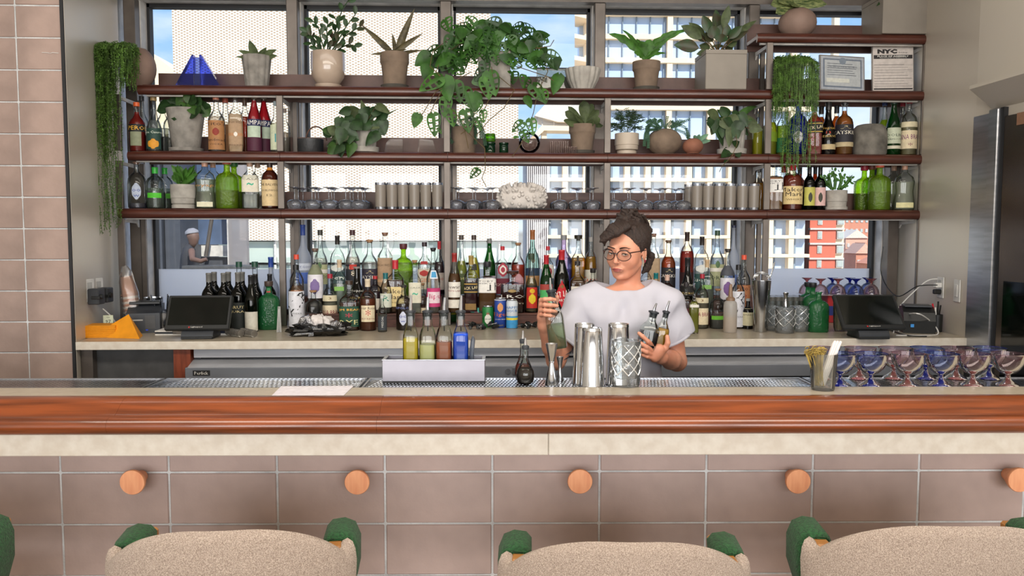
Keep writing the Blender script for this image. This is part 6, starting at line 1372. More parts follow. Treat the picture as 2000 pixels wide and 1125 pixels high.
can(953, 598, 22.5, 639, 'green can with white oval and red star', '#1f7a3c', [(.15, .65, '#e6e6dc', .6, 'disc')], [('Heineken', .42, .09, '#14401f', 1.3), ('*', .66, .14, '#c22c2c', .3)])
can(977, 582.5, 23, 640, 'tall blue can with orange word and animal badge', '#27479c', [(.55, .85, '#e2a06a', .5, 'disc'), (.93, .97, '#c9cdd6', 1.5)], [('Tiger', .45, .16, '#e0763a', 1.5), ('LAGER BEER', .3, .04, '#c9cdd6', 1.0)])
can(1000, 585.5, 22.5, 641, 'tall white and sky blue can with blue words', '#d3dbe4', [(.02, .30, '#3f9cd8', 1.5), (.30, .38, '#e6d84a', 1.5), (.38, .44, '#3f9cd8', 1.5)], [('HAPPY', .74, .09, '#3a7fc2', 1.2), ('HOUR', .62, .09, '#3a7fc2', 1.0)])
can(1046.7, 586.7, 22, 634, 'dark teal can by her raised hand', '#3a565c', [(.1, .4, '#3fa08c', .7, 'disc')])
can(884, 599, 22, 628, 'green and yellow can behind the pourer bottles', '#2c6e34', [(.5, .7, '#d9cf3a', 1.2)], [('LIME', .6, .12, '#1f4a24', 1.2)])
can(911, 599, 21, 632, 'dark can with a white letter behind the blue syrup', '#4a4644', [], [('O', .45, .3, '#e6e2da', .8)])
can(1097, 586.7, 22, 630, 'blue can just right of her raised hand', '#3f6f94', [(.4, .6, '#8fb0c4', 1.0)])
can(1111, 588, 21, 630, 'white can behind her right sleeve', '#a8b4bc', [])
# loose pourers
random.seed(41)
for cx, cy, lb, n in ((945, 644, 'tangle of black and steel pour spouts before the beer cans', 11), (1036, 642, 'small heap of black pour spouts beside the dark teal can', 7)):
    t = cthing(cx, cy, 'pour_spout_heap', lb, 'pour spouts')
    for i in range(n):
        x = (i-n/2)*.0125; y = random.uniform(-.012, .03); a = random.uniform(0, 2*PI); z = .010+(i % 3)*.008; d = Vector((math.cos(a), math.sin(a), random.uniform(-.1, .3)))
        o = MB().tube([Vector((x, y, z)), Vector((x, y, z))+d*.02], [.0085, .0095], 9).build('pour_spout', m_blk, t)
        MB().tube([Vector((x, y, z))+d*.02, Vector((x, y, z))+d*.048], [.0035, .0025], 6).build('tip', m_spout, o)
# ---- right end ----
t = cthing(1485, 648, 'shaker_tin', 'tall steel shaker tin holding coiled strainers', 'shaker')
k = PPM(t.location); H = U(1485, 548, y=t.location.y).z-CT
MB().lathe([(10.5/k, 0), (11/k, .003), (18.5/k, H), (18/k, H), (10/k, .01), (0, .01)], 24, cap=False).build('tin', m_spout, t, angle=50)
t = thing('bar_strainer', 'coiled spring strainers resting in the tall shaker tin', 'strainer', (t.location.x, t.location.y, CT+H+.0005))
for q, (dz, rr) in enumerate(((.010, .038), (.014, .030), (.018, .021))):
    MB().tube([(rr*math.cos(a), 0.0, dz+rr*.8*math.sin(a)) for a in [PI*i/12 for i in range(13)]], .0042, 6).build('coil', m_spout, t)
MB().tube([(.03, 0, .008), (.048, 0, .03), (.060, 0, .085), (.064, 0, .09), (.058, 0, .06), (.040, 0, .01)], .0025, 6).build('handle', m_spout, t)
for s_ in (-1, 1): MB().lathe([(.006, 0), (.006, .004)], 10, cx=s_*.042, cz=.004).build('tab', m_blk, t)
MB().lathe([(.038, -.003), (.038, 0.0015)], 20).build('plate', m_spout, t)
m_shot = glass('shot_glass', '#f0f2ef', .02, 1.8, body=.2, bcol='#e6e7e2', edge=.75)
pro = None; kk = 0
for r_ in range(3):
    for c_ in range(6):
        p = U(1507+c_*11.5+(r_ % 2)*3, 640, y=4.10+.055*r_); p.z = CT+.0005
        lb = f'upturned shot glass, {(ordn+["sixth"])[c_]} from left in the {["front", "middle", "rear"][r_]} row'
        if pro is None:
            pro = thing('shot_glass', lb, 'glass', p, 0, 'upturned shot glasses'); H = .150
            MB().lathe([(.0235, 0), (.019, H*.85), (.0195, H), (0, H)], 14, cap=False).build('glass_wall', m_shot, pro, angle=50)
            MB().lathe([(.0195, H*.86), (.0196, H*.99), (0, H*.99)], 14).build('thick_base', mat('glass_base_dark', '#6b6a66', .1, metal=.3), pro, angle=50)
        else: dup(pro, p, label=lb)
m_cut = glass('cut_crystal', '#eceff0', .02, 2.4, body=.22, bcol='#eef1f1', noisy=35, edge=.7)
def cutglass(px, base, top, w_, label, p=None, grp=None, name='mixing_glass', ribs=6):
    if p is None: p = cpt(px, base); p.z = CT+.0005
    k = PPM(p); r = w_/2/k; H = U(px, top, y=p.y).z-p.z
    t = thing(name, label, 'mixing glass', p, 0, grp)
    MB().lathe([(r*.90, 0), (r*.96, .006), (r, .02), (r, H*.97), (r*1.01, H), (r*.94, H), (r*.93, H*.2), (0, H*.14)], 28, cap=False).build('glass_wall', m_cut, t, angle=40)
    mb = MB()
    for sg in (-1, 1):
        for i in range(ribs):
            a0 = 2*PI*i/ribs; mb.tube([((r+.0006)*math.cos(a0+sg*1.9*u), (r+.0006)*math.sin(a0+sg*1.9*u), H*(.28+.64*u)) for u in [q/12 for q in range(13)]], .0013, 4, cap=False)
    mb.build('cut_lines', mat('cut_facets', '#f2f4f4', .08, metal=.6), t)
    return t
cutglass(1512, 645, 598, 34, 'cut crystal mixing glass, left of the three on the back counter', grp='cut mixing glasses')
cutglass(1533, 650, 600, 38, 'cut crystal mixing glass, front centre of the three', grp='cut mixing glasses')
cutglass(1561, 647, 598, 36, 'cut crystal mixing glass touching the green dimpled bottle', grp='cut mixing glasses')
def jigger(p, H, r0, label):
    t = thing('jigger', label, 'jigger', p)
    MB().lathe([(r0*.98, 0), (r0, .001), (r0*.36, H*.52), (r0*.34, H*.55), (r0*.42, H*.58), (r0*.95, H), (r0*.90, H), (r0*.3, H*.62), (0, H*.62)], 24, cap=False).build('cup', m_spout, t, angle=60)
    MB().lathe([(r0*.40, H*.545), (r0*.46, H*.55), (r0*.46, H*.565), (r0*.40, H*.57)], 20).build('collar', m_spout, t)
p = cpt(1533, 650); p.z = U(1533, 600, y=p.y).z+.0006; jigger(p, .07, .014, 'steel jigger standing on top of the cut glass')
# upturned pink and blue coupes on red boxes
m_pk = glass('pink_coupe_glass', '#e9dade', .02, 1.5, body=.05, bcol='#e6b0bc', ecol='#e2566c'); m_bl = glass('blue_coupe_glass', '#b3bfe2', .02, 1.5, body=.06, bcol='#8098e0', ecol='#3345d8')
m_pks = glass('pink_coupe_stem', '#eaa6a6', .03, 1.8, body=.25, bcol='#e69a94'); m_bls = glass('blue_coupe_stem', '#3048c8', .03, 1.5, body=.45, bcol='#2438c0')
def coupe(p, col, label, inv, r=.045, H=.105, grp=None):
    t = thing('coupe_glass', label, 'glass', p, random.uniform(0, 1), grp)
    G, S = (m_pk, m_pks) if col == 'pink' else (m_bl, m_bls)
    bw_ = [(r, 1.0), (r*.99, .88), (r*.93, .72), (r*.74, .54), (r*.45, .40), (r*.16, .34)]
    st = [(r*.16, .345), (r*.14, .30), (r*.20, .275), (r*.14, .25), (r*.22, .18), (r*.5, .08), (r*.66, .03), (r*.68, 0)]
    f = (lambda z: (1-z)*H) if inv else (lambda z: z*H)
    MB().lathe([(a, f(z)) for a, z in bw_], 24, cap=False).build('bowl', G, t, angle=50)
    MB().lathe([(r, f(1.0)), (r*1.015, f(.992)), (r, f(.98))], 24, cap=False).build('rim', S if col == 'blue' else G, t)
    MB().lathe([(a, f(z)) for a, z in st], 18).build('stem', S, t, angle=50)
t = cthing(1655, 600, 'red_box', 'red printed carton carrying the upturned coupes', 'box'); t.location = (U(1640, 600, y=4.28).x, 4.28, CT+.0005)
MB().box(-.10, .17, -.075, .075, 0, .150, c=.003).build('carton', mat('red_carton', '#b52a30', .6), t, smooth=False)
MB().box(-.10, .17, -.0765, -.075, .04, .09).build('blue_band', mat('blue_band', '#2c3a8c', .6), t, smooth=False)
tz = CT+.1512
for i, (px, cl, yy) in enumerate(((1586.5, 'pink', 4.24), (1603, 'pink', 4.22), (1626, 'blue', 4.31), (1637, 'pink', 4.22), (1660, 'blue', 4.31), (1672, 'blue', 4.22), (1694, 'blue', 4.31), (1702, 'pink', 4.22))):
    p = U(px, 545, y=yy); p.z = tz
    if px < 1600: p.y = 4.31
    q = ['by itself at the left end', 'second from left, in front', 'rear left', 'centre front', 'rear centre', 'right of centre in front', 'rear right', 'at the right end in front'][i]
    coupe(p, cl, f'upturned {cl} coupe on the red carton, {q}', True, r=.042, H=.088, grp='upturned coupes on the carton')
t = thing('riser_board', 'thin board under the upturned coupes', 'board', (U(1644, 600, y=4.27).x, 4.27, tz-.0013))
MB().box(-.22, .20, -.09, .09, -.0001, .001).build('board', m_wht, t, smooth=False)
# plastic cup of picks, small glass
t = cthing(1639, 647, 'plastic_cup', 'clear plastic cup stack stuffed with pale picks left of the right till', 'cup')
MB().lathe([(.022, 0), (.028, .02), (.032, .145), (.031, .145), (.021, .004), (0, .004)], 18, cap=False).build('cup', glass('cup_plastic', '#ecebe6', .05, 1.4, body=.12, bcol='#dedbd0'), t)
for i in range(14): a = i*1.9; MB().tube([(.008*math.cos(a), .008*math.sin(a), .006), (.02*math.cos(a)-.01, .02*math.sin(a), .13+.006*(i % 3))], .002, 5).build('pick', mat('pale_pick', '#b9b088', .7), t)
t = cthing(1656, 647, 'small_glass', 'small clear tumbler beside the right till stand', 'glass'); MB().lathe([(.018, 0), (.022, .075), (.021, .075), (.016, .006), (0, .006)], 18, cap=False).build('glass_wall', m_shot, t)
# right printer, pens, cables, outlets
t = cthing(1790, 648, 'receipt_printer', 'black receipt printer with a blue sticker in the right corner', 'printer', -.35)
MB().prism([(-.07, 0), (.08, 0), (.08, .12), (.0, .125), (-.06, .10), (-.08, .06)], -.07, .07, 'x').build('housing', m_blk, t, smooth=False, fix=True)
MB().box(-.062, .062, -.03, .07, .122, .132, c=.003).build('paper_lid', m_blk2, t, smooth=False)
MB().box(-.04, -.025, -.084, -.081, .03, .045).build('blue_sticker', mat('blue_sticker', '#2c8cd8', .5), t, smooth=False)
t = cthing(1829, 648, 'pen_cup', 'black mesh cup of pens and a marker in the right corner', 'pen holder')
MB().lathe([(.024, 0), (.026, .085), (.024, .085), (.022, .005), (0, .005)], 18, cap=False).build('cup', m_blk, t)
for i, (c, dx, h) in enumerate((('#c22c3a', -.035, .14), ('#d8e04a', -.03, .13), ('#1c1c1c', .0, .15), ('#e6e4de', -.01, .12), ('#1c1c1c', .02, .13), ('#8a8c90', .008, .125))):
    MB().tube([(dx*.2, .004*(i-3), .008), (dx, .006*(i-3), h)], .0042, 7).build('pen', capm(c), t)
def cable(pts, r, m, label, name='cable'):
    p0 = Vector(pts[0]); t = thing(name, label, 'cable', p0)
    P_ = [Vector(p)-p0 for p in pts]; out_ = []
    for i in range(len(P_)-1):
        a, b_, c, d = P_[max(0, i-1)], P_[i], P_[i+1], P_[min(len(P_)-1, i+2)]
        for q in range(6):
            u = q/6; out_.append(.5*((2*b_)+(c-a)*u+(2*a-5*b_+4*c-d)*u*u+(-a+3*b_-3*c+d)*u**3))
    out_.append(P_[-1]); MB().tube(out_, r, 6).build('cord', m, t)
cz = CT+.004
cable([(2.236, 3.80, 1.30), (2.20, 3.85, 1.28), (2.12, 3.92, 1.16), (2.08, 3.9, 1.10), (2.05, 3.80, cz)], .003, m_wht, 'white cable looping from the outlet to the right till')
cable([U(1745, 650, z=cz), U(1755, 622, z=cz+.05), U(1790, 612, z=cz+.10), U(1820, 630, z=cz+.05), U(1832, 652, z=cz), U(1800, 655, z=cz), U(1750, 655, z=cz)], .003, m_wht, 'white cable arching over the right printer')
cable([(2.236, 3.80, 1.27), (2.17, 3.86, 1.26), (2.14, 4.0, 1.20), (2.16, 4.2, 1.30), (2.19, 4.25, 1.45)], .0028, m_blk, 'black cable rising from the right outlet beside the post')
cable([U(1700, 652, z=cz), U(1735, 645, z=cz), U(1770, 655, z=cz), U(1810, 657, z=cz)], .003, m_blk, 'black cable lying before the right printer')
cable([(-1.80, 3.86, 1.16), (-1.77, 3.88, 1.12), (-1.74, 3.90, 1.06), (-1.70, 3.94, cz), (-1.60, 3.98, cz)], .003, m_wht, 'white cable falling from the left adapters to the counter')
cable([U(318, 648, z=cz), U(340, 636, z=cz+.02), U(360, 640, z=cz+.01), U(395, 634, z=cz)], .003, m_blk, 'black cable curling before the left till')
def plate(wx, yc, z0, z1, half, label, kind_, side):
    t = thing('outlet_plate' if kind_ == 'outlet' else 'light_switch', label, 'outlet' if kind_ == 'outlet' else 'switch', (wx, yc, (z0+z1)/2), side)
    h = (z1-z0)/2
    MB().box(-half, half, -.006, .0, -h, h, c=.002).build('plate', m_wht, t, smooth=False)
    if kind_ == 'outlet':
        for s_ in (-1, 1): MB().box(-half*.5, half*.5, -.008, -.006, s_*h*.45-.014, s_*h*.45+.014, c=.0015).build('socket', m_wht2, t, smooth=False)
    else: MB().box(-half*.45, half*.45, -.010, -.006, -h*.55, h*.55, c=.002).build('rocker', m_wht, t, smooth=False)
    return t
pw = lambda px, y: U(px, 560, y=y)
# left return wall: x = -1.785-(y-3.57)*.1706 ; right: 2.25+(y-3.57)*.1435
wl_ = lambda y: -1.785-(y-3.57)*.1706
wr_ = lambda y: 2.25+(y-3.57)*.1435
zz = lambda py, y: U(1000, py, y=y).z
aL = -math.atan(.1706)+PI/2; aR = -math.atan(.1435)-PI/2
plate(wl_(3.76)+.001, 3.76, zz(588, 3.76), zz(544, 3.76), .036, 'white outlet plate with black adapter on the left return', 'outlet', aL+.0)
plate(wl_(3.90)+.001, 3.90, zz(585, 3.9), zz(542, 3.9), .036, 'white outlet plate further back on the left return', 'outlet', aL)
plate(wr_(3.86)-.001, 3.86, zz(584, 3.86), zz(542, 3.86), .036, 'white outlet plate with plugs on the right return', 'outlet', aR)
plate(wr_(3.68)-.001, 3.68, zz(592, 3.68), zz(547, 3.68), .032, 'white rocker light switch on the right return', 'switch', aR)
for (y, z0, z1, lb) in ((3.77, zz(592, 3.77), zz(562, 3.77), 'black cube power adapter on the nearer left outlet'), (3.91, zz(588, 3.91), zz(560, 3.91), 'black cube power adapter on the further left outlet')):
    x = wl_(y)+.008; t = thing('power_adapter', lb, 'adapter', (x, y, (z0+z1)/2), 0, 'black power adapters on the left wall')
    h = (z1-z0)/2
    MB().box(0.001, .052, -.035, .03, -h, h, c=.004).build('body', m_blk2, t, smooth=False); MB().box(.02, .06, -.04, -.035, -h*.3, h*.1, c=.002).build('label_plate', m_blk, t, smooth=False)
    MB().lathe([(.012, 0), (.012, .012)], 12, mtx=Matrix.Translation((.055, -.02, 0)) @ Matrix.Rotation(PI/2, 4, 'Y')).build('plug_end', m_blk, t)
for (y, z, lb) in ((3.85, zz(571, 3.86), 'black plug in the right outlet'),):
    t = thing('plug', lb, 'plug', (wr_(y)-.009, y, z)); MB().box(-.035, 0, -.012, .012, -.012, .012, c=.004).build('body', m_blk, t, smooth=False); MB().box(-.030, 0, -.014, .014, .02, .044, c=.003).build('white_plug', m_wht, t, smooth=False)
# steel door with hood on the right wall, towards the room
t = thing('steel_door', 'brushed steel cooler door with frame and hood on the right wall', 'door', (2.25, 3.0, 0))
MB().box(-.004, -.001, .44, .58, 0, 2.05).build('steel_jamb_panel', m_steel, t, smooth=False)
MB().box(-.03, -.001, .37, .435, .6, 2.06, c=.004).build('door_frame', m_steel, t, smooth=False)
MB().box(-.02, -.001, .345, .369, .6, 2.06).build('gasket', m_black, t, smooth=False)
MB().box(-.018, -.001, -.5, .344, .6, 2.02, c=.003).build('door_leaf', mat('dark_steel_door', '#6e625a', .25, metal=.85, scale=2, var=.2), t, smooth=False)
MB().box(-.022, -.019, -.3, .30, .6, 1.32).build('lower_panel', m_scr, t, smooth=False)
MB().box(-.022, -.019, .14, .26, 1.97, 2.02).build('door_label', paper('#8a6650'), t, smooth=False)
MB().prism([(-.001, 2.065), (-.11, 2.15), (-.11, 2.165), (-.001, 2.165)], -1.0, .45, 'y').build('hood', m_plaster, t, smooth=False, fix=True)
# scratch on the pier tile
t = thing('tile_scratch', 'thin white scratch mark on the left tiled pier', 'mark', U(98, 103, y=3.566))
MB().tube([(-.035, 0, .001), (-.01, 0, 0), (.0, 0, -.003), (.01, 0, .001), (.035, 0, -.001)], .0012, 5).build('mark', m_wht, t)
# reflected person and table, added as solid stand-ins beyond the left window
q9 = lambda px, py: U(px, py, y=8.6)
t = thing('person', 'stand-in for a reflected person in dark top and grey cap, left window', 'person', (q9(374, 500).x, 8.6, q9(374, 540).z-.62))
o = Vector(t.location); r9 = lambda px, py, dy=0: U(px, py, y=8.6+dy)-o
m_dsh = mat('dark_shirt', '#2e3038', .8); m_skin2 = mat('shaded_skin', '#6d5146', .6)  # skin tone darkened to carry the shade of a dim room
MB().tube([r9(366, 540), r9(366, 520), r9(368, 500), r9(370, 486), r9(372, 477)], [.11, .11, .11, .09, .04], 14, flat=.65).build('torso', m_dsh, t, angle=80)
MB().tube([r9(374, 482), r9(377, 474), r9(378, 466), r9(376, 458), r9(374, 452)], [.03, .045, .06, .065, .03], 12).build('head', m_skin2, t, angle=80)
MB().tube([r9(375, 456), r9(374, 451), r9(373, 446)], [.072, .068, .03], 12).add([], []).build('cap', mat('grey_cap', '#85848a', .8), t, angle=80)
MB().tube([r9(374, 490, -.15), r9(376, 506, -.3), r9(392, 510, -.3), r9(404, 506, -.3)], [.035, .03, .025, .02], 8).build('arm', m_skin2, t, angle=80)
t = thing('reflected_table_standin', 'stand-in for a reflected table, shade put into its dark colour', 'table', (q9(438, 520).x, 8.4, q9(420, 520).z-.75))
H9 = U(1, 518, y=8.4).z-t.location.z
MB().box(-.3, .4, -.2, .1, H9-.03, H9, c=.004).build('table_top', m_grille, t, smooth=False)  # dark colour stands in for shade on the table
for sx in (-.25, .35):
    for sy in (-.15, .05): MB().box(sx-.02, sx+.02, sy-.02, sy+.02, 0, H9-.03).build('leg', m_dmetal, t, smooth=False)
struct(MB().box(-6, -.6, 7.5, 12, t.location.z-.2, t.location.z).build('floor_standin', m_floor, smooth=False))  # added floor that carries the reflection stand-ins
# ================= ON THE BAR =================
BT = 1.07; DT = 1.0672
def bpt(px, py, z=DT):
    p = U(px, py, z=z); p.z = z+.0004; return p
# steel caddy
t = thing('bottle_caddy', 'rectangular brushed steel caddy holding four syrup bottles', 'caddy', bpt(847, 749), BETA)
k = PPM(t.location); w = 100/k; H = U(847, 702, y=t.location.y).z-BT; D = .085
m_cad = mat('satin_steel_caddy', '#98969f', .38, metal=.8, var=.05, scale=8)
MB().box(-w, w, 0, .003, .006, H, c=.001).build('front_panel', m_cad, t, smooth=False)
MB().box(-w, w, D, D+.003, .006, H, c=.001).build('back_panel', m_cad, t, smooth=False)
MB().box(-w, -w+.003, .003, D, .006, H).build('side_panel', m_cad, t, smooth=False); MB().box(w-.003, w, .003, D, .006, H).build('side_panel', m_cad, t, smooth=False)
MB().box(-w-.001, -w+.009, -.001, D+.004, H, H+.002).box(w-.009, w+.001, -.001, D+.004, H, H+.002).box(-w+.009, w-.009, -.001, .004, H, H+.002).box(-w+.009, w-.009, D, D+.004, H, H+.002).build('rim', m_steel, t, smooth=False)
MB().box(-w, w, 0, D, 0, .006).build('rubber_base', m_black, t, smooth=False)
cad = t
PROF['syrup'] = [(.92, 0), (1, .015), (1, .60), (.96, .66), (.78, .74), (.60, .79), (.56, .84), (.56, .96), (.60, .965), (.60, 1)]
SECT['syrup'] = (5, 1)
GL['thick'] = glass('thick_clear_glass', '#f5faf7', .02, 1.2, edge=.8)
for px, w_, c, fill, t0, lb in ((802.5, 30, '#d9bd1c', .62, 577, 'square pour bottle of mustard yellow syrup in the steel caddy'), (835.5, 31, '#dcd88c', .52, 580, 'square pour bottle of pale cloudy syrup in the steel caddy'),
        (867.5, 31, '#b5603a', .56, 581, 'square pour bottle of rusty brown syrup in the steel caddy'), (900, 30, '#2258e0', .70, 577, 'square pour bottle of bright blue liquid in the steel caddy')):
    p = U(px, 700, y=t.location.y+.042); p.z = BT+.0075
    k = PPM(p); r = w_/2/k; zt = U(px, t0, y=p.y).z; H = zt-p.z; h = U(px, 611, y=p.y).z-p.z
    b_ = thing('pour_bottle', lb, 'bottle', p, BETA+random.uniform(-.08, .08), 'syrup pour bottles in the caddy'); pr = PROF['syrup']
    MB().lathe([(a*r, z*h) for a, z in pr], 24, 5).build('glass_body', GL['thick'], b_, angle=40)
    MB().lathe([(r*.94, .004), (r*.95, fill*h*.97), (rad(pr, r, h, fill*h)*.94, fill*h)], 24, 5).build('liquid', mat('syrup_'+c.lstrip('#'), c, .25, var=.03, trans=.3), b_, angle=40)
    MB().lathe([(r*.46, h*.90), (r*.5, h), (r*.66, h+.001), (r*.68, h+.006), (r*.3, h+.009)], 16).build('pourer_collar', m_blk2, b_)
    MB().tube([(0, 0, h+.006), (0, 0, h+.02), (random.uniform(-.004, .004), 0, H)], [.0055, .0052, .0035], 8).build('pour_spout', m_spout, b_)
    MB().tube([(0, 0, h*.95), (.001, 0, h*.72)], .0018, 5).build('air_tube', m_blk, b_)
t = thing('plastic_scoop', 'clear plastic scoop handle leaning in the right end of the caddy', 'scoop', (cad.location.x+w*.74, cad.location.y+.055, BT+.0075), 0)
hh = U(922, 656, y=t.location.y).z-BT-.0075
MB().tube([(0, 0, 0), (0, 0, hh*.6), (.004, 0, hh*.9), (.004, 0, hh)], [.016, .015, .014, .004], 12, flat=.5).build('handle', glass('blueish_plastic', '#d3dcea', .05, 1.2, body=.35, bcol='#c2ccdc'), t)
# bitters bottles
for px, base, t0, w_, c, lb in ((1021, 745, 646, 32, '#8c2418', 'round bellied dasher bottle of red bitters, the rear one'), (1026, 750, 660, 36, '#221814', 'round bellied dasher bottle of dark bitters, the front one')):
    p = bpt(px, base); k = PPM(p); r = w_/2/k; H = U(px, t0, y=p.y).z-p.z
    t = thing('dasher_bottle', lb, 'bottle', p, 0, 'bitters dasher bottles'); h = H*.80
    pr = [(r*.55, 0), (r*.85, h*.05), (r, h*.22), (r*.93, h*.36), (r*.62, h*.52), (r*.34, h*.68), (r*.30, h*.97), (r*.34, h)]
    MB().lathe(pr, 24).build('glass_body', GL['thick'], t, angle=50)
    MB().lathe([(r*.5, .003), (r*.8, h*.06), (r*.95, h*.22), (r*.88, h*.36), (r*.72, h*.43)], 22).build('liquid', liquid(c, .7), t, angle=50)
    MB().lathe([(r*.36, h*.94), (r*.42, h), (r*.42, h*1.03), (r*.2, h*1.06)], 14).build('dasher_collar', m_blk2, t); MB().tube([(0, 0, h*1.03), (0, 0, H)], [.0055, .0025], 8).build('dasher_tip', m_spout, t)
p = bpt(1077, 751); jigger(p, U(1077, 671, y=p.y).z-p.z, .0195, 'tall steel double jigger in front, left of the shaker tins')
p = bpt(1091, 744); p.x += .004; jigger(p, U(1091, 697, y=p.y).z-p.z, .0115, 'small steel jigger behind the tall one')
# shaker tins upside down
m_tin = mat('polished_tin', '#cfd0d2', .10, metal=1, var=.03)
for px, base, t0, wt, wb, lb in ((1141, 749, 632, 38, 47, 'upturned steel shaker tin, rear left of the three'), (1155.5, 753, 640, 39, 50, 'upturned steel shaker tin, front one with the boldest reflections'), (1207, 750, 632, 40, 49, 'upturned steel shaker tin behind the cut crystal glass')):
    p = bpt(px, base); k = PPM(p); H = U(px, t0, y=p.y).z-p.z
    t = thing('shaker_tin', lb, 'shaker', p, 0, 'upturned shaker tins'); a, c = wb/2/k, wt/2/k
    MB().lathe([(a*1.02, 0), (a*1.03, .002), (a, .005), (c, H*.94), (c*1.01, H*.955)], 36, cap=False).build('tin_wall', m_tin, t, angle=50)
    MB().lathe([(c*1.01, H*.955), (c*.98, H), (c*.90, H), (c*.88, H-.004), (0, H-.004)], 36, cap=False).build('tin_base', m_tin, t, angle=50)
cutglass(1222, 756, 664, 56, 'tall cut crystal mixing glass on the bar in front of the tins', p=bpt(1222, 755), name='mixing_glass', ribs=8)
# paper sheet
t = thing('paper_sheet', 'blank lilac white sheet of paper lying on the bar edge', 'paper', (0, 0, BT+.0006))
vs = [U(*a, z=BT)-Vector((0, 0, BT)) for a in ((525, 779), (665, 779), (691, 754), (549, 755))]
vs = [Vector((v.x, v.y, 0)) for v in vs]
MB().add(vs+[v+Vector((0, 0, .0006)) for v in vs], [(0, 3, 2, 1), (4, 5, 6, 7), (0, 1, 5, 4), (1, 2, 6, 5), (2, 3, 7, 6), (3, 0, 4, 7)]).build('sheet', paper('#dcd6dc'), t, smooth=False)
# coupes
fr = [(1640, 'blue'), (1700, 'blue'), (1772, 'pink'), (1837, 'blue'), (1899, 'pink'), (1968, 'pink')]
bk = [(1607, 'pink'), (1678, 'pink'), (1745, 'pink'), (1807, 'blue'), (1867, 'pink'), (1931, 'blue')]
random.seed(77)
on6 = ordn+['sixth']
for row, L, by_ in (('front', fr, 753), ('back', bk, 739)):
    for i, (px, cl) in enumerate(L):
        p = bpt(px, by_); coupe(p, cl, f'{cl} glass coupe on the drip tray, {on6[i]} from left in the {row} row', False, r=.0475, H=.097, grp='pink and blue coupes on the bar')
# glass of picks, bundle of straws
t = thing('pick_glass', 'clear tumbler on the bar stuffed with knotted bamboo picks', 'glass', bpt(1607, 761, BT)); k = PPM(t.location)
H = U(1607, 690, y=t.location.y).z-BT
MB().lathe([(21/k, 0), (22/k, .004), (26.5/k, H), (26/k, H), (20.5/k, .010), (0, .010)], 24, cap=False).build('glass_wall', glass('pick_tumbler_glass', '#f2f4f2', .02, 1.5, edge=.85, body=.10, bcol='#f4f4f0'), t, angle=50)  # white body colour stands in for refracted brightness
m_pick = mat('bamboo_pick', '#b59a4c', .7, var=.2, scale=30)
random.seed(13)
for i in range(56):
    a = random.uniform(0, 2*PI); r0_ = random.uniform(0, .014); x0, y0 = r0_*math.cos(a)-.008, r0_*math.sin(a)
    x1, y1 = x0-.012+random.uniform(-.024, .016), y0+random.uniform(-.018, .018); z1 = H*random.uniform(.92, 1.08)
    pts = [(x0, y0, .012), (x1, y1, z1)]
    for q in range(9): th = q/8*2*PI*1.15; pts.append((x1+.0065*math.sin(th), y1+.004*math.cos(th)-.004, z1+.0060*(1-math.cos(th))))
    MB().tube(pts, .0011, 4).build('pick', m_pick, t)
t = thing('paper_straws', 'bundle of white paper straws leaning right in the pick glass', 'straws', (t.location.x, t.location.y, BT+.0135))
m_str = mat('white_paper_straw', '#e9dfdc', .7)
Lz = U(1636, 666, y=t.location.y).z-BT-.0135
for i in range(12):
    a, c = (i % 4-1.5), (i//4-1); MB().tube([(-.006+a*.0042+.0, c*.005, 0), (.038+a*.0058, c*.005, Lz-.004*(i % 3))], .0037, 8).build('straw', m_str, t)
# ================= PEGS AND STOOLS =================
m_beech = mat('orange_beech', '#efab7e', .5, var=.12, scale=5, stretch=(14, 1, 2), color2='#e0946a')
for i, (px, py) in enumerate(((257.6, 942.7), (697, 942.7), (1133, 941), (1559.6, 941), (1993, 938))):
    p = U(px, py, y=2.0); yw = 2.199*math.cos(0)+p.x*math.tan(BETA); yf = yw-.062; p = U(px, py, y=yf)
    t = thing('coat_peg', ['leftmost round wooden coat peg under the bar', 'round wooden coat peg above the left stool arm', 'middle round wooden coat peg on the tiles', 'round wooden coat peg above the right stool arm', 'wooden coat peg cut by the right frame edge'][i], 'peg', (p.x, yf, p.z), BETA, 'round wooden pegs on the bar front')
    MB().lathe([(.0165, -.060), (.0200, -.045), (.0330, -.012), (.0345, -.003), (.0330, 0), (0, 0)], 28, mtx=Matrix.Rotation(PI/2, 4, 'X')).build('knob', m_beech, t, angle=40)
m_tweed = mat('beige_tweed', '#8b796c', .95, var=.3, scale=420, bump=.6, bscale=520, color2='#c0ae9f', sheen=.1)
m_felt = mat('green_felt', '#1d4a24', .95, var=.25, scale=160, bump=.6, bscale=260, sheen=.08)
m_oak = mat('honey_oak', '#a8743f', .45, var=.2, scale=4, stretch=(2, 2, 12), color2='#8f5e2e')
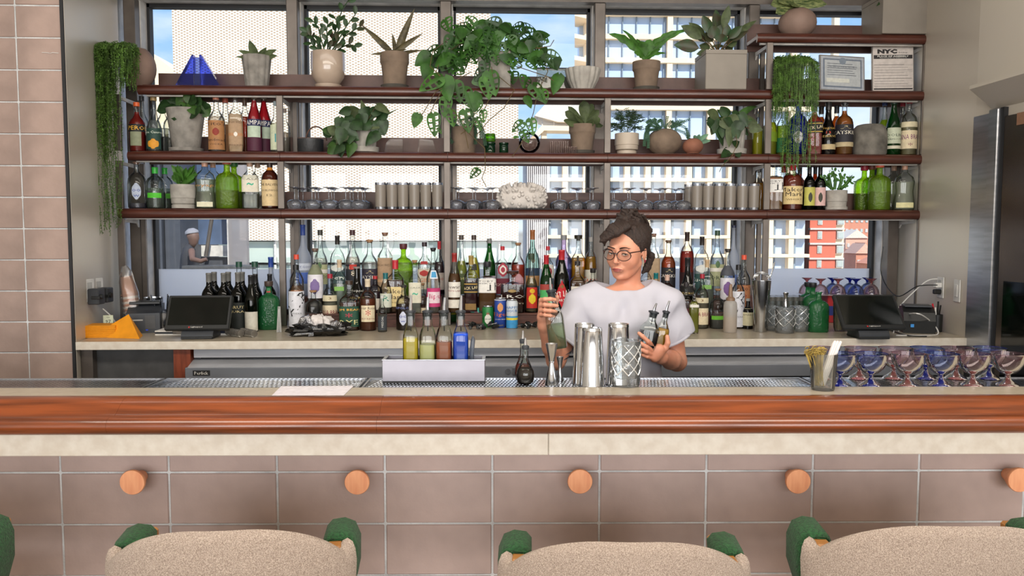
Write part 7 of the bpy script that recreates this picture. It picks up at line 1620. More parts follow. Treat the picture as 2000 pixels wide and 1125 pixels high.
def stool(xl, xr, ytop, label, rz, Yb=1.585, dip=1.0):
    """armed bar stool seen from behind: curved tweed back between two posts wearing green felt sleeves"""
    xc = (xl+xr)/2; p = U(xc, ytop, y=Yb); a_, b_ = U(xl, ytop, y=Yb+.09).x, U(xr, ytop, y=Yb+.09).x; hw = (b_-a_)/2; p.x = (a_+b_)/2
    t = thing('bar_stool', label, 'stool', (p.x, Yb+.0, 0), rz, 'tweed bar stools before the counter'); zt = p.z
    # backrest band: plan is a U opening towards the bar (+y)
    vs = []; n = 40; th = .035; rows = 9; zb = zt-.20
    DEP = .115
    def plan(u, off):
        a = u*1.42
        x = (hw-off)*math.sin(a)/math.sin(1.42); y = DEP*(1-math.cos(a))/(1-math.cos(1.42))+off*max(.25, math.cos(a))
        return x, y
    def topz(e): return zt-.076*min(1, max(0, (e-.15)/.70))**1.8+(.014*((e-.84)/.16)**1.3 if e > .84 else 0)
    for i in range(n+1):
        u = -1+2*i/n; e = abs(u); top = topz(e)
        prof_ = [(0, zb-.05), (0, zb+.04), (-.003, zt-.11), (0, top-.022), (.006, top-.007), (.5*th, top), (th-.006, top-.007), (th, top-.022), (th, zb-.05)]
        for o_, z_ in prof_:
            x, y = plan(u, o_); vs.append((x, y, z_))
    fs = []
    for i in range(n):
        for j in range(rows): j2 = (j+1) % rows; fs.append((i*rows+j, (i+1)*rows+j, (i+1)*rows+j2, i*rows+j2))
    fs.append(tuple(range(rows))); fs.append(tuple(range(n*rows, n*rows+rows))[::-1])
    MB().add(vs, fs).build('backrest', m_tweed, t, angle=60, fix=True)
    ze = topz(1.0)-.010
    for s_ in (-1, 1):
        x0 = s_*(hw-.045); y = DEP; zs = ze; ze = ze-.004
        MB().box(x0-.017, x0+.017, y+.002, y+.05, .02, ze-.03, c=.004).build('post', m_oak, t, smooth=False)
        MB().box(x0-.018, x0+.018, y-.02, y+.14, ze-.028, ze+.004, c=.005).build('armrest', m_oak, t, smooth=False)
        prf = [(x0-s_*.026, ze-.020), (x0-s_*.028, ze+.004), (x0-s_*.016, ze+.018), (x0+s_*.012, ze+.022), (x0+s_*.036, ze+.012), (x0+s_*.048, ze-.018), (x0+s_*.047, ze-.075), (x0+s_*.024, ze-.145)]
        inn = [(x0-s_*.020, ze-.018), (x0-s_*.021, ze+.000), (x0-s_*.013, ze+.008), (x0+s_*.010, ze+.010), (x0+s_*.024, ze+.004), (x0+s_*.030, ze-.020), (x0+s_*.029, ze-.075), (x0+s_*.015, ze-.145)]
        mb = MB(); m_ = len(prf); vs2 = []
        for yy, sh, dz in ((y+.012, .0, -.004), (y+.018, .8, -.002), (y+.03, 1, 0), (y+.095, 1, .006), (y+.104, .7, .004), (y+.108, 0, 0)):
            for (a, z_), (ai, zi) in zip(prf, inn): vs2.append((a*sh+ai*(1-sh), yy, z_*sh+zi*(1-sh)+dz))
            for (a, z_), (ai, zi) in zip(prf, inn): vs2.append((ai, yy, zi))
        f2 = []
        for b_ in range(5):
            for q in range(m_-1):
                o1, o2 = b_*2*m_, (b_+1)*2*m_
                f2.append((o1+q, o2+q, o2+q+1, o1+q+1)); f2.append((o1+m_+q, o1+m_+q+1, o2+m_+q+1, o2+m_+q))
        mb.add(vs2, f2); o_ = mb.build('felt_sleeve', m_felt, t, angle=80, fix=True)
        ze = zs
        MB().box(x0*.86-.017, x0*.86+.017, .36, .395, .02, .62, c=.004).build('leg', m_oak, t, smooth=False)
    MB().box(-hw*.86, hw*.86, .13, .40, .57, .64, c=.02).build('seat', m_tweed, t)
    MB().box(-hw*.80, hw*.80, .37, .39, .30, .33, c=.003).build('footrest', m_oak, t, smooth=False)
    return t
stool(205, 694, 1043, 'tweed backed bar stool left of centre with green felt arms', .05)
stool(968, 1462, 1066, 'tweed backed bar stool in the middle with green felt arms', -.06, 1.575)
stool(1576, 2085, 1035, 'tweed backed bar stool at the right, cut by the frame', -.05, 1.575)
stool(-550, -42, 1030, 'bar stool at the far left showing only its green arm', .0, 1.585)
# ================= THE BARTENDER =================
class SDF:
    """signed distance grid; primitives are blended smoothly and meshed with surface nets"""
    def __init__(s, lo, hi, h):
        s.lo = np.array(lo, float); s.h = h; s.n = (np.ceil((np.array(hi)-s.lo)/h)).astype(int)+1
        s.f = np.full(s.n, .2, np.float32)
    def sub(s, lo, hi, pad):
        a = np.maximum(0, np.floor((np.array(lo)-pad-s.lo)/s.h).astype(int)); b_ = np.minimum(s.n, np.ceil((np.array(hi)+pad-s.lo)/s.h).astype(int)+1)
        if (b_ <= a).any(): return None
        g = [s.lo[i]+s.h*np.arange(a[i], b_[i]) for i in range(3)]
        X = np.meshgrid(*g, indexing='ij'); return tuple(slice(a[i], b_[i]) for i in range(3)), X
    def blend(s, sl, d, k, op='u'):
        f = s.f[sl]
        if op == 'u':
            if k > 0: hh = np.clip(.5+.5*(f-d)/k, 0, 1); r = f*(1-hh)+d*hh-k*hh*(1-hh)
            else: r = np.minimum(f, d)
        else:
            d = -d
            if k > 0: hh = np.clip(.5-.5*(f-d)/k, 0, 1); r = f*(1-hh)+d*hh+k*hh*(1-hh)
            else: r = np.maximum(f, d)
        s.f[sl] = r
    def cone(s, a, b_, ra, rb, k=.01, op='u'):
        a, b_ = np.array(a, float), np.array(b_, float); m = max(ra, rb)
        q = s.sub(np.minimum(a, b_)-m, np.maximum(a, b_)+m, k*1.5+.02)
        if not q: return
        sl, X = q; d = b_-a; L2 = max((d*d).sum(), 1e-9)
        t = np.clip(sum((X[i]-a[i])*d[i] for i in range(3))/L2, 0, 1)
        s.blend(sl, (np.sqrt(sum((X[i]-a[i]-t*d[i])**2 for i in range(3)))-(ra+(rb-ra)*t)).astype(np.float32), k, op)
    def ell(s, c, r, R_=None, k=.01, op='u', pw=2):
        c, r = np.array(c, float), np.array(r, float); R_ = np.eye(3) if R_ is None else np.array(R_); m = r.max()
        q = s.sub(c-m, c+m, k*1.5+.02)
        if not q: return
        sl, X = q; D = [X[i]-c[i] for i in range(3)]
        L = [sum(D[i]*R_[i][j] for i in range(3)) for j in range(3)]
        k0 = np.sqrt(sum((L[j]/r[j])**2 for j in range(3)))+1e-9; k1 = np.sqrt(sum((L[j]/r[j]**2)**2 for j in range(3)))+1e-9
        s.blend(sl, (k0*(k0-1)/k1).astype(np.float32), k, op)
    def mesh(s, name, m, parent, origin, smooth=1, disp=None):
        f = s.f; n = s.n; c = f[:-1, :-1, :-1]; sg = f < 0
        cnt = np.zeros(c.shape, np.int8)
        for i in (0, 1):
            for j in (0, 1):
                for k in (0, 1): cnt += sg[i:n[0]-1+i, j:n[1]-1+j, k:n[2]-1+k]
        act = (cnt > 0) & (cnt < 8); idx = -np.ones(c.shape, np.int64); ii = np.argwhere(act); idx[act] = np.arange(len(ii))
        acc = np.zeros((len(ii), 3)); w = np.zeros(len(ii)); cor = [(i, j, k) for i in (0, 1) for j in (0, 1) for k in (0, 1)]
        val = {q: f[ii[:, 0]+q[0], ii[:, 1]+q[1], ii[:, 2]+q[2]] for q in cor}
        for a in cor:
            for ax in range(3):
                if a[ax]: continue
                b_ = list(a); b_[ax] = 1; b_ = tuple(b_); va, vb = val[a], val[b_]; x = (va < 0) != (vb < 0)
                t = np.where(x, va/np.where(x, va-vb, 1), 0)
                for d in range(3): acc[:, d] += np.where(x, a[d]+(t if d == ax else 0), 0)
                w += x
        V = s.lo+s.h*(ii+acc/w[:, None]); F_ = []
        for ax in range(3):
            u, v = [q for q in range(3) if q != ax]
            s0 = [slice(1, n[i]-1) for i in range(3)]; s0[ax] = slice(0, n[ax]-1); s1 = list(s0); s1[ax] = slice(1, n[ax])
            A, B_ = sg[tuple(s0)], sg[tuple(s1)]; e = np.argwhere(A != B_)
            if not len(e): continue
            flip = A[A != B_]
            base = e.copy()
            for i in range(3):
                if i != ax: base[:, i] += 1
            def g(du, dv):
                q = base.copy(); q[:, u] -= du; q[:, v] -= dv; return idx[q[:, 0], q[:, 1], q[:, 2]]
            quad = np.stack([g(0, 0), g(1, 0), g(1, 1), g(0, 1)], 1)
            if ax == 1: flip = ~flip
            quad[flip] = quad[flip][:, ::-1]; F_.append(quad)
        F_ = np.concatenate(F_); F_ = F_[(F_ >= 0).all(1)][:, ::-1]
        for _ in range(smooth):
            S = np.zeros_like(V); C_ = np.zeros(len(V))
            for q in range(4): np.add.at(S, F_[:, q], V[F_[:, (q+1) % 4]]); np.add.at(C_, F_[:, q], 1)
            for q in range(4): np.add.at(S, F_[:, q], V[F_[:, (q-1) % 4]]); np.add.at(C_, F_[:, q], 1)
            V = V*.4+.6*S/np.maximum(C_, 1)[:, None]
        if disp is not None: V = disp(V)
        me = bpy.data.meshes.new(name); V = V-np.array(origin)
        me.vertices.add(len(V)); me.vertices.foreach_set('co', V.astype(np.float32).ravel())
        me.loops.add(len(F_)*4); me.loops.foreach_set('vertex_index', F_.ravel().astype(np.int32))
        me.polygons.add(len(F_)); me.polygons.foreach_set('loop_start', (np.arange(len(F_))*4).astype(np.int32)); me.polygons.foreach_set('loop_total', np.full(len(F_), 4, np.int32))
        me.update(calc_edges=True); me.validate(); me.polygons.foreach_set('use_smooth', [True]*len(me.polygons))
        me.materials.append(m); me.update()
        return place(name, me, parent)
def skin_mat():
    m = mat('fair_skin', '#d99b80', .5, var=.05, scale=9, color2='#c98468', bump=.05, bscale=300)
    b_ = [n for n in m.node_tree.nodes if n.type == 'BSDF_PRINCIPLED'][0]
    b_.inputs['Subsurface Weight'].default_value = .12; b_.inputs['Subsurface Radius'].default_value = (.012, .005, .003); b_.inputs['Subsurface Scale'].default_value = 1.0
    return m
m_skin = skin_mat()
YB_ = 3.05
W = lambda px, py, y=YB_: np.array(U(px, py, y=y))
po = W(1215, 700); WO = thing('person', 'woman in white t-shirt and round glasses, hair in a bun, holding bottles', 'person', (po[0], YB_, 0))
org = (po[0], YB_, 0)
# head frame
HC = W(1226, 489, 3.045); hs = .94
yw, ptch, rl_ = math.radians(37), math.radians(8), math.radians(-3)
HM = np.array((Matrix.Rotation(-yw, 3, 'Z') @ Matrix.Rotation(PI, 3, 'Z') @ Matrix.Rotation(-ptch, 3, 'X') @ Matrix.Rotation(rl_, 3, 'Y')))
# columns of HM: head lateral, head forward, head up
def H_(x, y, z): return HC+hs*(HM @ np.array([x, y, z]))
lo = (W(1040, 400)[0]-.02, 2.70, .62); hi = (W(1350, 400)[0]+.02, 3.26, 1.72)
B = SDF(lo, hi, .0031)
hr = lambda *r: np.array(r)*hs
B.ell(H_(0, -.018, .036), hr(.073, .093, .082), HM, .0)
B.ell(H_(0, .030, -.015), hr(.064, .062, .085), HM, .02)
B.ell(H_(0, .038, -.066), hr(.043, .046, .039), HM, .018)
B.ell(H_(0, .072, -.098), hr(.019, .016, .013), HM, .016)
for s_ in (-1, 1):
    B.ell(H_(s_*.038, .054, -.030), hr(.024, .024, .026), HM, .022)
    B.cone(H_(s_*.050, .008, -.050), H_(s_*.024, .058, -.093), .016*hs, .012*hs, .018)
    B.ell(H_(s_*.028, .085, .022), hr(.020, .010, .008), HM, .012)
B.cone(H_(0, .088, .012), H_(0, .108, -.024), .0058*hs, .0080*hs, .009)
B.ell(H_(0, .110, -.030), hr(.0082, .0088, .0075), HM, .007)
for s_ in (-1, 1):
    B.ell(H_(s_*.0095, .100, -.034), hr(.006, .0075, .0052), HM, .006)
    B.ell(H_(s_*.031, .098, .002), hr(.016, .012, .011), HM, .010, 's')
    B.ell(H_(s_*.031, .0775, .002), hr(.0155, .0155, .0145), HM, .004)
B.ell(H_(0, .092, -.062), hr(.024, .012, .014), HM, .012)
B.ell(H_(0, .094, -.0805), hr(.018, .006, .004), HM, .008, 's')
for s_ in (-1, 1):
    B.ell(H_(s_*.072, -.006, -.008), hr(.007, .017, .029), HM, .006)
    B.ell(H_(s_*.080, .000, -.004), hr(.006, .009, .016), HM, .005, 's')
# neck and torso
nb = W(1226, 572, 3.065)
B.cone(H_(0, -.030, -.045), nb, .041, .044, .014)
B.cone(H_(0, -.015, -.06), W(1222, 577, 3.045), .036, .040, .02)
for a_, b_ in ((1208, 1150), (1246, 1282)): B.cone(W(a_, 574), W(b_, 592), .032, .036, .03)
B.ell(W(1216, 640), (.145, .085, .13), None, .04); B.ell(W(1212, 730), (.125, .082, .16), None, .05)
B.cone(W(1130, 602), W(1302, 596), .052, .052, .04); B.ell(W(1222, 585), (.10, .055, .05), None, .03)
# arms
sL, eL, wL = W(1128, 604), W(1086, 704, 2.985), W(1063, 636, 2.885)
sR, eR, wR = W(1304, 600), W(1322, 706, 3.07), W(1291, 697, 2.885)
B.cone(sL, eL, .048, .036, .03); B.cone(eL, eL*.6+wL*.4, .035, .0345, .012); B.cone(eL*.6+wL*.4, wL, .0345, .023, .012)
B.cone(sR, eR, .048, .038, .03); B.cone(eR, eR*.6+wR*.4, .037, .0365, .012); B.cone(eR*.6+wR*.4, wR, .0365, .025, .012)
def finger(pts, r0, r1):
    n = len(pts)-1
    for i in range(n): B.cone(pts[i], pts[i+1], r0+(r1-r0)*i/n, r0+(r1-r0)*(i+1)/n, .0035)
# raised hand closing round the bottle neck
pc = W(1061, 612, 2.872)
B.cone(wL, W(1062, 622, 2.876), .022, .024, .012); B.cone(W(1058, 618, 2.868), W(1059, 590, 2.862), .015, .014, .012); B.cone(W(1067, 618, 2.882), W(1066, 594, 2.884), .016, .012, .012)
for i, (y0, y1, rr, xe) in enumerate(((587, 584, .0087, 1084), (597, 596, .0088, 1088), (607, 607, .0083, 1086), (616, 617, .0073, 1082))):
    finger([W(1058, y0, 2.862), W(1056.5, y0-1, 2.840), W(1064, (y0+y1)/2-1, 2.818), W(1075, y1, 2.811), W(xe, y1+1.5, 2.822)], rr, rr*.80)
finger([W(1066, 612, 2.884), W(1076, 604, 2.886), W(1085, 594, 2.874), W(1088, 580, 2.862)], .0115, .0088)
# lower hand cradling two bottles
B.cone(wR, W(1285, 688, 2.862), .025, .024, .012); B.cone(W(1287, 682, 2.852), W(1279, 699, 2.852), .020, .017, .015); B.cone(W(1278, 680, 2.846), W(1275, 697, 2.846), .013, .012, .012)
for pts, rr in (([(1279, 678, 2.846), (1266, 667, 2.828), (1255, 657, 2.826), (1248, 651, 2.834)], .0086), ([(1276, 686, 2.842), (1263, 678, 2.824), (1253, 672, 2.824), (1247, 668, 2.834)], .0088),
                ([(1274, 693, 2.842), (1263, 688, 2.824), (1254, 684, 2.826), (1249, 681, 2.836)], .0084), ([(1275, 700, 2.844), (1264, 697, 2.830), (1257, 694, 2.832), (1252, 692, 2.840)], .0074)):
    finger([W(*p_) for p_ in pts], rr, rr*.82)
finger([W(1290, 690, 2.862), W(1300, 680, 2.856), W(1304, 670, 2.850), (W(1303, 658, 2.850))], .0125, .0088)
body = B.mesh('body', m_skin, WO, org, 1)
# t-shirt
S = SDF((lo[0]-.02, 2.85, .84), (hi[0]+.03, 3.24, 1.46), .0040)
S.ell(W(1216, 634), (.166, .104, .125), None, .0); S.ell(W(1213, 720), (.160, .108, .18), None, .06); S.ell(W(1212, 660), (.168, .108, .15), None, .05)
for a_, b_ in ((1180, 1138), (1258, 1296)): S.cone(W(a_, 571, 3.055), W(b_, 594), .036, .052, .03)
S.cone(W(1134, 598), W(1298, 592), .058, .058, .05); S.cone(W(1165, 580), W(1265, 574), .050, .050, .05)
hL = sL+(eL-sL)*.60; hR = sR+(eR-sR)*.52
S.cone(sL, hL+np.array([.0, 0, 0]), .060, .072, .035); S.cone(sR, hR+np.array([.008, 0, 0]), .060, .074, .035)
# cut the sleeve ends and hem flat, hollow the neck
def cutplane(p_, nrm, k=.004, within=None):
    X = np.meshgrid(*[S.lo[i]+S.h*np.arange(S.n[i]) for i in range(3)], indexing='ij'); nrm = np.array(nrm)/np.linalg.norm(nrm)
    d = sum((X[i]-p_[i])*nrm[i] for i in range(3)); m_ = within(X) if within else True
    S.f = np.where(m_, np.maximum(S.f, d), S.f).astype(np.float32)
cx = W(1214, 600)[0]
dL = (eL-sL)/np.linalg.norm(eL-sL); dR = (eR-sR)/np.linalg.norm(eR-sR)
cutplane(hL+dL*.012, dL+np.array([-.25, 0, .0]), within=lambda X: (X[0] < cx-.155) & (X[2] < hL[2]+.09)); cutplane(hR+dR*.016, dR+np.array([.35, 0, -.1]), within=lambda X: (X[0] > cx+.155) & (X[2] < hR[2]+.09))
# hollow sleeves so that the arm shows inside the cuff
S.cone(hL-dL*.02, hL+dL*.08, .052, .066, .0, 's'); S.cone(hR-dR*.02, hR+dR*.08, .055, .068, .0, 's')
nk = W(1218, 553, 3.040)
S.ell(nk+np.array([0, .008, .026]), (.114, .092, .052), np.array(Matrix.Rotation(.30, 3, 'X')), .004, 's')
rs = np.random.RandomState(4)
def shirt_disp(V):
    out_ = V.copy(); N_ = V-np.array([cx, YB_, 1.15]); N_[:, 2] *= .3; N_ /= np.linalg.norm(N_, axis=1)[:, None]
    a = .0080*np.sin(V[:, 0]*34+V[:, 2]*22+3*np.sin(V[:, 2]*9))+.0060*np.sin(V[:, 2]*46-V[:, 0]*25+1.5*np.sin(V[:, 0]*30))+.003*np.sin(V[:, 0]*80+V[:, 2]*15)
    wgt = np.clip((1.36-V[:, 2])/.12, .15, 1); return out_+N_*(a*wgt)[:, None]
m_shirt = mat('white_cotton', '#bcbac4', .85, var=.02, bump=.08, bscale=500)
S.mesh('t_shirt', m_shirt, WO, org, 2, shirt_disp)
# sleeve cuffs
for hc, dd, r_, tlt in ((hL+dL*.010, dL+np.array([-.25, 0, 0]), .069, 0), (hR+dR*.013, dR+np.array([.35, 0, -.1]), .072, 0)):
    dd = Vector(dd).normalized(); u = dd.orthogonal().normalized(); v = dd.cross(u)
    MB().tube([Vector(hc)-Vector(org)+(u*math.cos(2*PI*i/24)+v*math.sin(2*PI*i/24))*r_ for i in range(25)], .0060, 8).build('cuff', m_shirt, WO)
# trousers, shoes
MB().tube([(0, .02, .98), (0, .02, .84)], [.150, .165], 20, flat=.72).build('waist', mat('black_denim', '#22242a', .9), WO)
for s_ in (-1, 1):
    MB().tube([(s_*.07, .02, .90), (s_*.085, .02, .70), (s_*.09, .01, .47), (s_*.09, .03, .25), (s_*.09, .04, .07)], [.092, .082, .058, .052, .045], 16).build('trouser_leg', mat('black_denim', '#22242a', .9), WO)
    MB().tube([(s_*.09, .08, .045), (s_*.09, .02, .045), (s_*.09, -.07, .035), (s_*.09, -.14, .028)], [.035, .042, .040, .022], 12, flat=.95).build('shoe', m_blk, WO)
# hair
m_hair = mat('dark_brown_hair', '#3a2820', .5, var=.35, scale=30, color2='#1f1511', stretch=(9, 9, 1.5), bump=.5, bscale=60)
G = SDF(W(1140, 400, 3.05)-np.array([0, .16, 0]), W(1310, 400, 3.05)*np.array([1, 1, 0])+np.array([0, .22, 1.70]), .0032)
G.lo[2] = 1.30; G.n[2] = int(.42/.0032); G.f = np.full(G.n, .2, np.float32)
G.ell(H_(0, -.026, .044), hr(.084, .098, .086), HM, 0)
G.ell(H_(0, .085, -.012), hr(.072, .062, .092), HM, .008, 's')       # the face opening
G.ell(H_(0, .105, .055), hr(.048, .045, .042), HM, .010, 's')
G.ell(H_(0, .0, -.085), hr(.09, .075, .062), HM, .01, 's')
# swept fringe: strands fanning from the parting on the far side to the temple near the window post
pa = H_(-.018, .068, .106)
for i in range(9):
    u = i/8; a = H_(-.030+.05*u, .060-.03*u, .108+.008*u); m1 = W(1205-10*u, 456-12*u, 2.953+.02*u); e_ = W(1178-1*u, 470-9*u, 2.975+.02*u)
    G.cone(a, m1, .012, .011, .012); G.cone(m1, e_, .011, .007, .010)
G.cone(W(1180, 466, 2.975), W(1171, 473, 2.975), .008, .003, .006); G.cone(W(1181, 468, 2.98), W(1181, 480, 2.985), .009, .004, .008)
for i in range(6):   # hair drawn back over the near temple to the ear and nape
    u = i/5; G.cone(W(1238+4*i, 446+2*i, 2.985+.012*i), W(1252+3*i, 486+2*i, 3.0+.016*i), .012, .010, .010)
G.cone(W(1252, 480, 2.998), W(1250, 497, 3.005), .008, .003, .008)
G.cone(W(1272, 500, 3.09), W(1264, 526, 3.10), .016, .012, .014); G.cone(W(1264, 520, 3.10), W(1255, 533, 3.095), .014, .006, .010)
rs = np.random.RandomState(2)
for (px, py, y, r) in ((1228, 428, 3.06, .036), (1216, 426, 3.05, .024), (1244, 432, 3.07, .030), (1256, 441, 3.08, .026), (1264, 450, 3.09, .022), (1222, 416, 3.06, .022), (1236, 418, 3.06, .024), (1210, 436, 3.05, .020), (1250, 424, 3.07, .014)):
    G.ell(W(px, py, y), (r, r*.9, r*.8), None, .010)
for _ in range(16):   # loops of hair wound round the bun
    a = rs.uniform(0, 2*PI); c = W(1230+rs.uniform(-12, 24), 430+rs.uniform(-8, 10), 3.05); p0 = c+.032*np.array([math.cos(a), -abs(math.sin(a)), rs.uniform(-.5, .8)]); p1 = c+.034*np.array([math.cos(a+1.4), -abs(math.sin(a+1.4)), rs.uniform(-.5, .8)])
    G.cone(p0, p1, .0065, .0055, .004)
def hair_disp(V):
    out_ = V.copy(); N_ = V-np.array(HC); N_ /= np.linalg.norm(N_, axis=1)[:, None]
    th = np.arctan2(V[:, 2]-HC[2]-.03, V[:, 0]-HC[0])
    a = .0009*np.sin(th*60+2*np.sin(V[:, 1]*40))+.0006*np.sin(V[:, 0]*330+V[:, 2]*210)
    return out_+N_*a[:, None]
G.mesh('hair', m_hair, WO, org, 1, hair_disp)
mb = MB()
for _ in range(46):
    a = rs.uniform(.2, PI-.1); c = np.array(W(1236, 440, 3.05)); p0 = c+np.array([.058*math.cos(a), rs.uniform(-.03, .03), .05*math.sin(a)-.004]); d = np.array([math.cos(a)*.6+rs.uniform(-.6, .6), rs.uniform(-.4, .2), math.sin(a)*.5+rs.uniform(-.3, .5)])*.022
    mb.tube([Vector(p0-np.array(org)), Vector(p0+d*.6-np.array(org)), Vector(p0+d+np.array([rs.uniform(-.006, .006), 0, -.004])-np.array(org))], [.0009, .0007, .0003], 3, cap=False)
tag(mb.build('loose_hairs', m_hair, WO), kind='stuff')
# face details
Lh = lambda x, y, z: Vector(H_(x, y, z))-Vector(org)
m_lip = mat('lips', '#a65650', .4, var=.05); m_brow = mat('brow_hair', '#35231b', .8)
ey = MB(); ir = MB(); pu = MB(); ls = MB(); li = MB(); br = MB(); ll = MB()
for s_ in (-1, 1):
    ee = s_*.031
    # the visible almond of the eye, gaze lowered
    mb = MB()
    for j in range(5):
        for i in range(13):
            u = -1+2*i/12; v = -1+2*j/4; hgt = .0030*(1-abs(u)**2.2)
            X_ = u*.0122; Z_ = v*hgt-.0034; Y_ = .0775+math.sqrt(max(0, .0160**2-(X_*.9)**2-(Z_+.002)**2))*.985
            mb.v.append(Lh(ee+X_, Y_, .0015+Z_))
    mb.f = [(j*13+i, j*13+i+1, (j+1)*13+i+1, (j+1)*13+i) for j in range(4) for i in range(12)]
    ey.add(mb.v, mb.f)
    def disc(mbx, r, dz, off):
        c0 = (ee-.0055, .0775, -.0035+dz); vs = []
        for i in range(16):
            a = 2*PI*i/16; X_ = r*math.cos(a)-.0056; Z_ = max(-.0064, min(-.0004, r*math.sin(a)-.003))
            vs.append(Lh(ee+X_, .0775+math.sqrt(max(0, .0160**2-X_**2-(Z_)**2))+off, .0015+Z_+.001))
        mbx.add(vs, [tuple(range(16))])
    disc(ir, .0052, 0, .0004); disc(pu, .0024, 0, .0008)
    up_ = [Lh(ee+u*.0140, .0785+math.sqrt(.0165**2-(u*.0135)**2), -.0002+.0042*(1-abs(u)**2)) for u in [-1+i/5 for i in range(11)]]
    ls.tube(up_, [.0004]+[.0014]*9+[.0006], 5)
    lo_ = [Lh(ee+u*.0120, .0775+math.sqrt(.0162**2-(u*.012)**2), -.0006-.0046*(1-abs(u)**2)) for u in [-1+i/5 for i in range(11)]]
    ll.tube(lo_, .0005, 4)
    bw = [Lh(ee+s_*u*.021+s_*.001, .1000-.013*abs(u+.2)**2-(.004 if u > .4 else 0), .0235+.005*(1-(u-.25)**2)-(.0035 if u > .6 else 0)) for u in [-1+i/5 for i in range(11)]]
    br.tube(bw, [.0022, .0036, .0042, .0042, .0040, .0037, .0033, .0029, .0023, .0016, .0006], 6, flat=.6)
ey.build('eyes', mat('eye_white', '#dcd3cc', .25), WO); ir.build('irises', mat('hazel_iris', '#5a4a32', .2), WO, smooth=False); pu.build('pupils', m_black, WO, smooth=False)
ls.build('eyelashes', m_brow, WO); ll.build('lower_lids', mat('lid_line', '#a8674f', .6), WO); br.build('eyebrows', m_brow, WO)
U1 = [-1+i/6 for i in range(13)]
li.tube([Lh(u*.0235, .1035-.010*u*u, -.0605+.0016*(1-abs(u))-(.0012 if abs(u) < .12 else 0)-.001*u*u) for u in U1], [.0006, .0016, .0024, .0030, .0034, .0036, .0032, .0036, .0034, .0030, .0024, .0016, .0006], 7)
li.tube([Lh(u*.0205, .1030-.009*u*u, -.0665+.0022*u*u) for u in U1], [.0006, .0020, .0031, .0039, .0043, .0045, .0046, .0045, .0043, .0039, .0031, .0020, .0006], 7)
li.build('lips', m_lip, WO)
MB().tube([Lh(u*.0235, .1062-.0105*u*u, -.0632+.0006*u*u) for u in U1], .0007, 5).build('mouth_line', mat('mouth_line', '#6d2f2c', .7), WO)
nm = MB()
for s_ in (-1, 1): nm.tube([Lh(s_*.0065, .1045, -.0372), Lh(s_*.0085, .1015, -.0378)], [.0022, .0018], 6)
nm.build('nostrils', mat('nostril', '#7d4638', .8), WO)
# spectacles
m_tort = mat('tortoise_frame', '#3f1f1a', .25, var=.3, scale=60, color2='#1a0f0e')
gl = MB(); ln = MB()
for s_ in (-1, 1):
    ring = []
    for i in range(25):
        a = 2*PI*i/24; x = s_*.033+.0272*math.cos(a); z = -.004+.0205*math.sin(a)+(.002*math.sin(a)**2 if math.sin(a) > 0 else 0); ring.append(Lh(x, .1085-.010*abs(x/.058)**2*1.4, z))
    gl.tube(ring, [.0014+(.0006 if math.sin(2*PI*i/24) > 0 else 0) for i in range(25)], 7)
    ln.add(ring[:24], [tuple(range(24))])
    gl.tube([Lh(s_*.0575, .098, .008), Lh(s_*.066, .090, .010), Lh(s_*.078, .040, .008), Lh(s_*.082, .0, .006)], [.0026, .0024, .0018, .0016], 7)
gl.tube([Lh(-.0075, .1095, .002), Lh(0, .1120, .006), Lh(.0075, .1095, .002)], .0022, 7)
o_ = gl.build('glasses', m_tort, WO); ln.build('lens', glass('spectacle_lens', '#f7f7f6', .02, .8), o_, smooth=False)
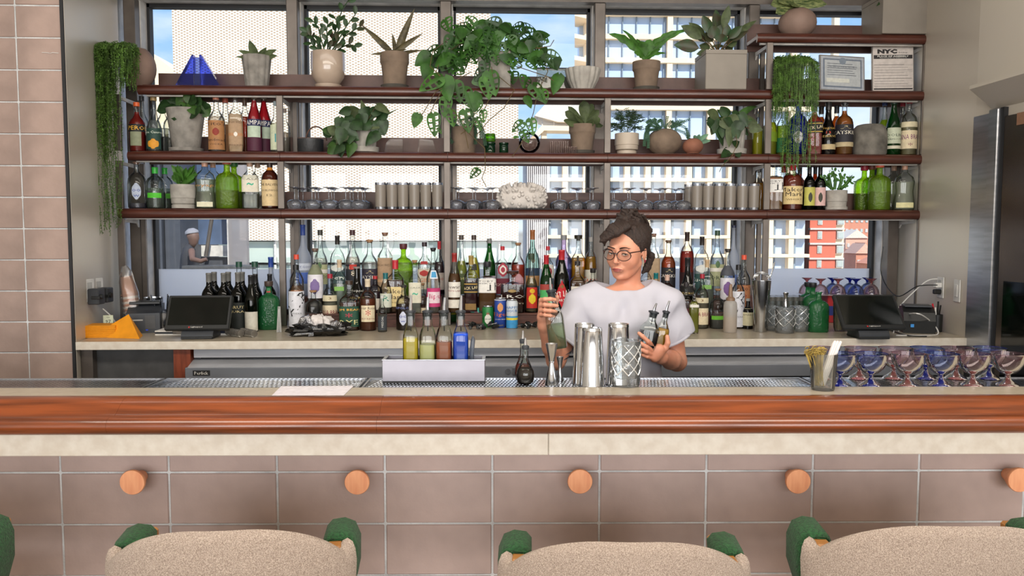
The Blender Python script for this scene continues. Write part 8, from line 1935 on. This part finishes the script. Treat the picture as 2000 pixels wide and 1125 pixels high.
# tattoo on the raised forearm and upper arm
tt_ = MB(); dv = Vector(eL-sL).normalized()
for i in range(7):
    f_ = .70+.035*i; c = Vector(sL).lerp(Vector(eL), f_); r_ = (.048+(.037-.048)*f_)+.0012
    a0 = -.1+.25*(i % 3); vs = []
    for q in range(5):
        for e_ in (0, 1):
            a = a0+q*.16; n_ = Vector((math.cos(a), -math.sin(a), 0)); n_ = (n_-dv*n_.dot(dv)).normalized(); vs.append(c+dv*((e_-.5)*.006*(1-abs(q-2)/2.2)+q*.006)+n_*r_-Vector(org))
    tt_.add(vs, [(2*q, 2*q+1, 2*q+3, 2*q+2) for q in range(4)])
tt_.build('tattoo', mat('tattoo_ink', '#3f4a50', .6), WO, smooth=False)
# ---- bottles in her hands (things of their own) ----
def held(px0, py0, px1, py1, y, wbody, lb, c, fill, fb, y1=None, square=5):
    """oriented bottle: base centre pixel -> spout tip pixel"""
    a = Vector(W(px0, py0, y)); e = Vector(W(px1, py1, y1 or y)); d = e-a; H = d.length; d.normalize()
    k = PPM(a); r = wbody/2/k; t = thing('pour_bottle', lb, 'bottle', a); t.rotation_mode = 'QUATERNION'; t.rotation_quaternion = Vector((0, 0, 1)).rotation_difference(d)
    h = H*fb; pr = [(.93, 0), (1, .02), (1, .54), (.95, .60), (.70, .70), (.46, .78), (.42, .84), (.42, .97), (.47, 1)]
    MB().lathe([(q*r, z*h) for q, z in pr], 20, square).build('glass_body', GL['thick'], t, angle=40)
    fp = [(r*.93, .003), (r*.94, min(fill, .54)*h)]
    if fill > .54: fp.append((rad(pr, r, h, fill*h)*.93, fill*h))
    MB().lathe(fp, 20, square).build('liquid', mat('syrup_'+c.lstrip('#'), c, .25, var=.03, trans=.35) if c != '#c9d6b4' else glass('pale_syrup', '#e4ecd8', .1, .15, body=.22, bcol='#dfe8cf'), t, angle=40)
    MB().lathe([(r*.38, h*.88), (r*.42, h), (r*.56, h+.001), (r*.58, h+.007), (r*.25, h+.010)], 14).build('pourer_collar', m_blk2, t)
    MB().tube([(0, 0, h+.006), (0, 0, h+.02), (.003, 0, H)], [.0052, .005, .003], 8).build('pour_spout', m_spout, t)
    MB().tube([(0, 0, h*.98), (.001, 0, h*.70)], .0018, 5).build('air_tube', m_blk, t)
held(1090, 679, 1073, 543, 2.842, 35, 'clear bottle of pale green liquid held upright in her raised hand', '#c9d6b4', .42, .80, y1=2.838)
held(1260, 683, 1281, 592, 2.862, 36, 'bottle of dark liquid with pourer held in her lower hand', '#1a1416', .50, .78)
held(1284, 689, 1306, 587, 2.885, 26, 'bottle of golden oil with pourer tucked behind the dark one in her hand', '#c08a18', .62, .76)
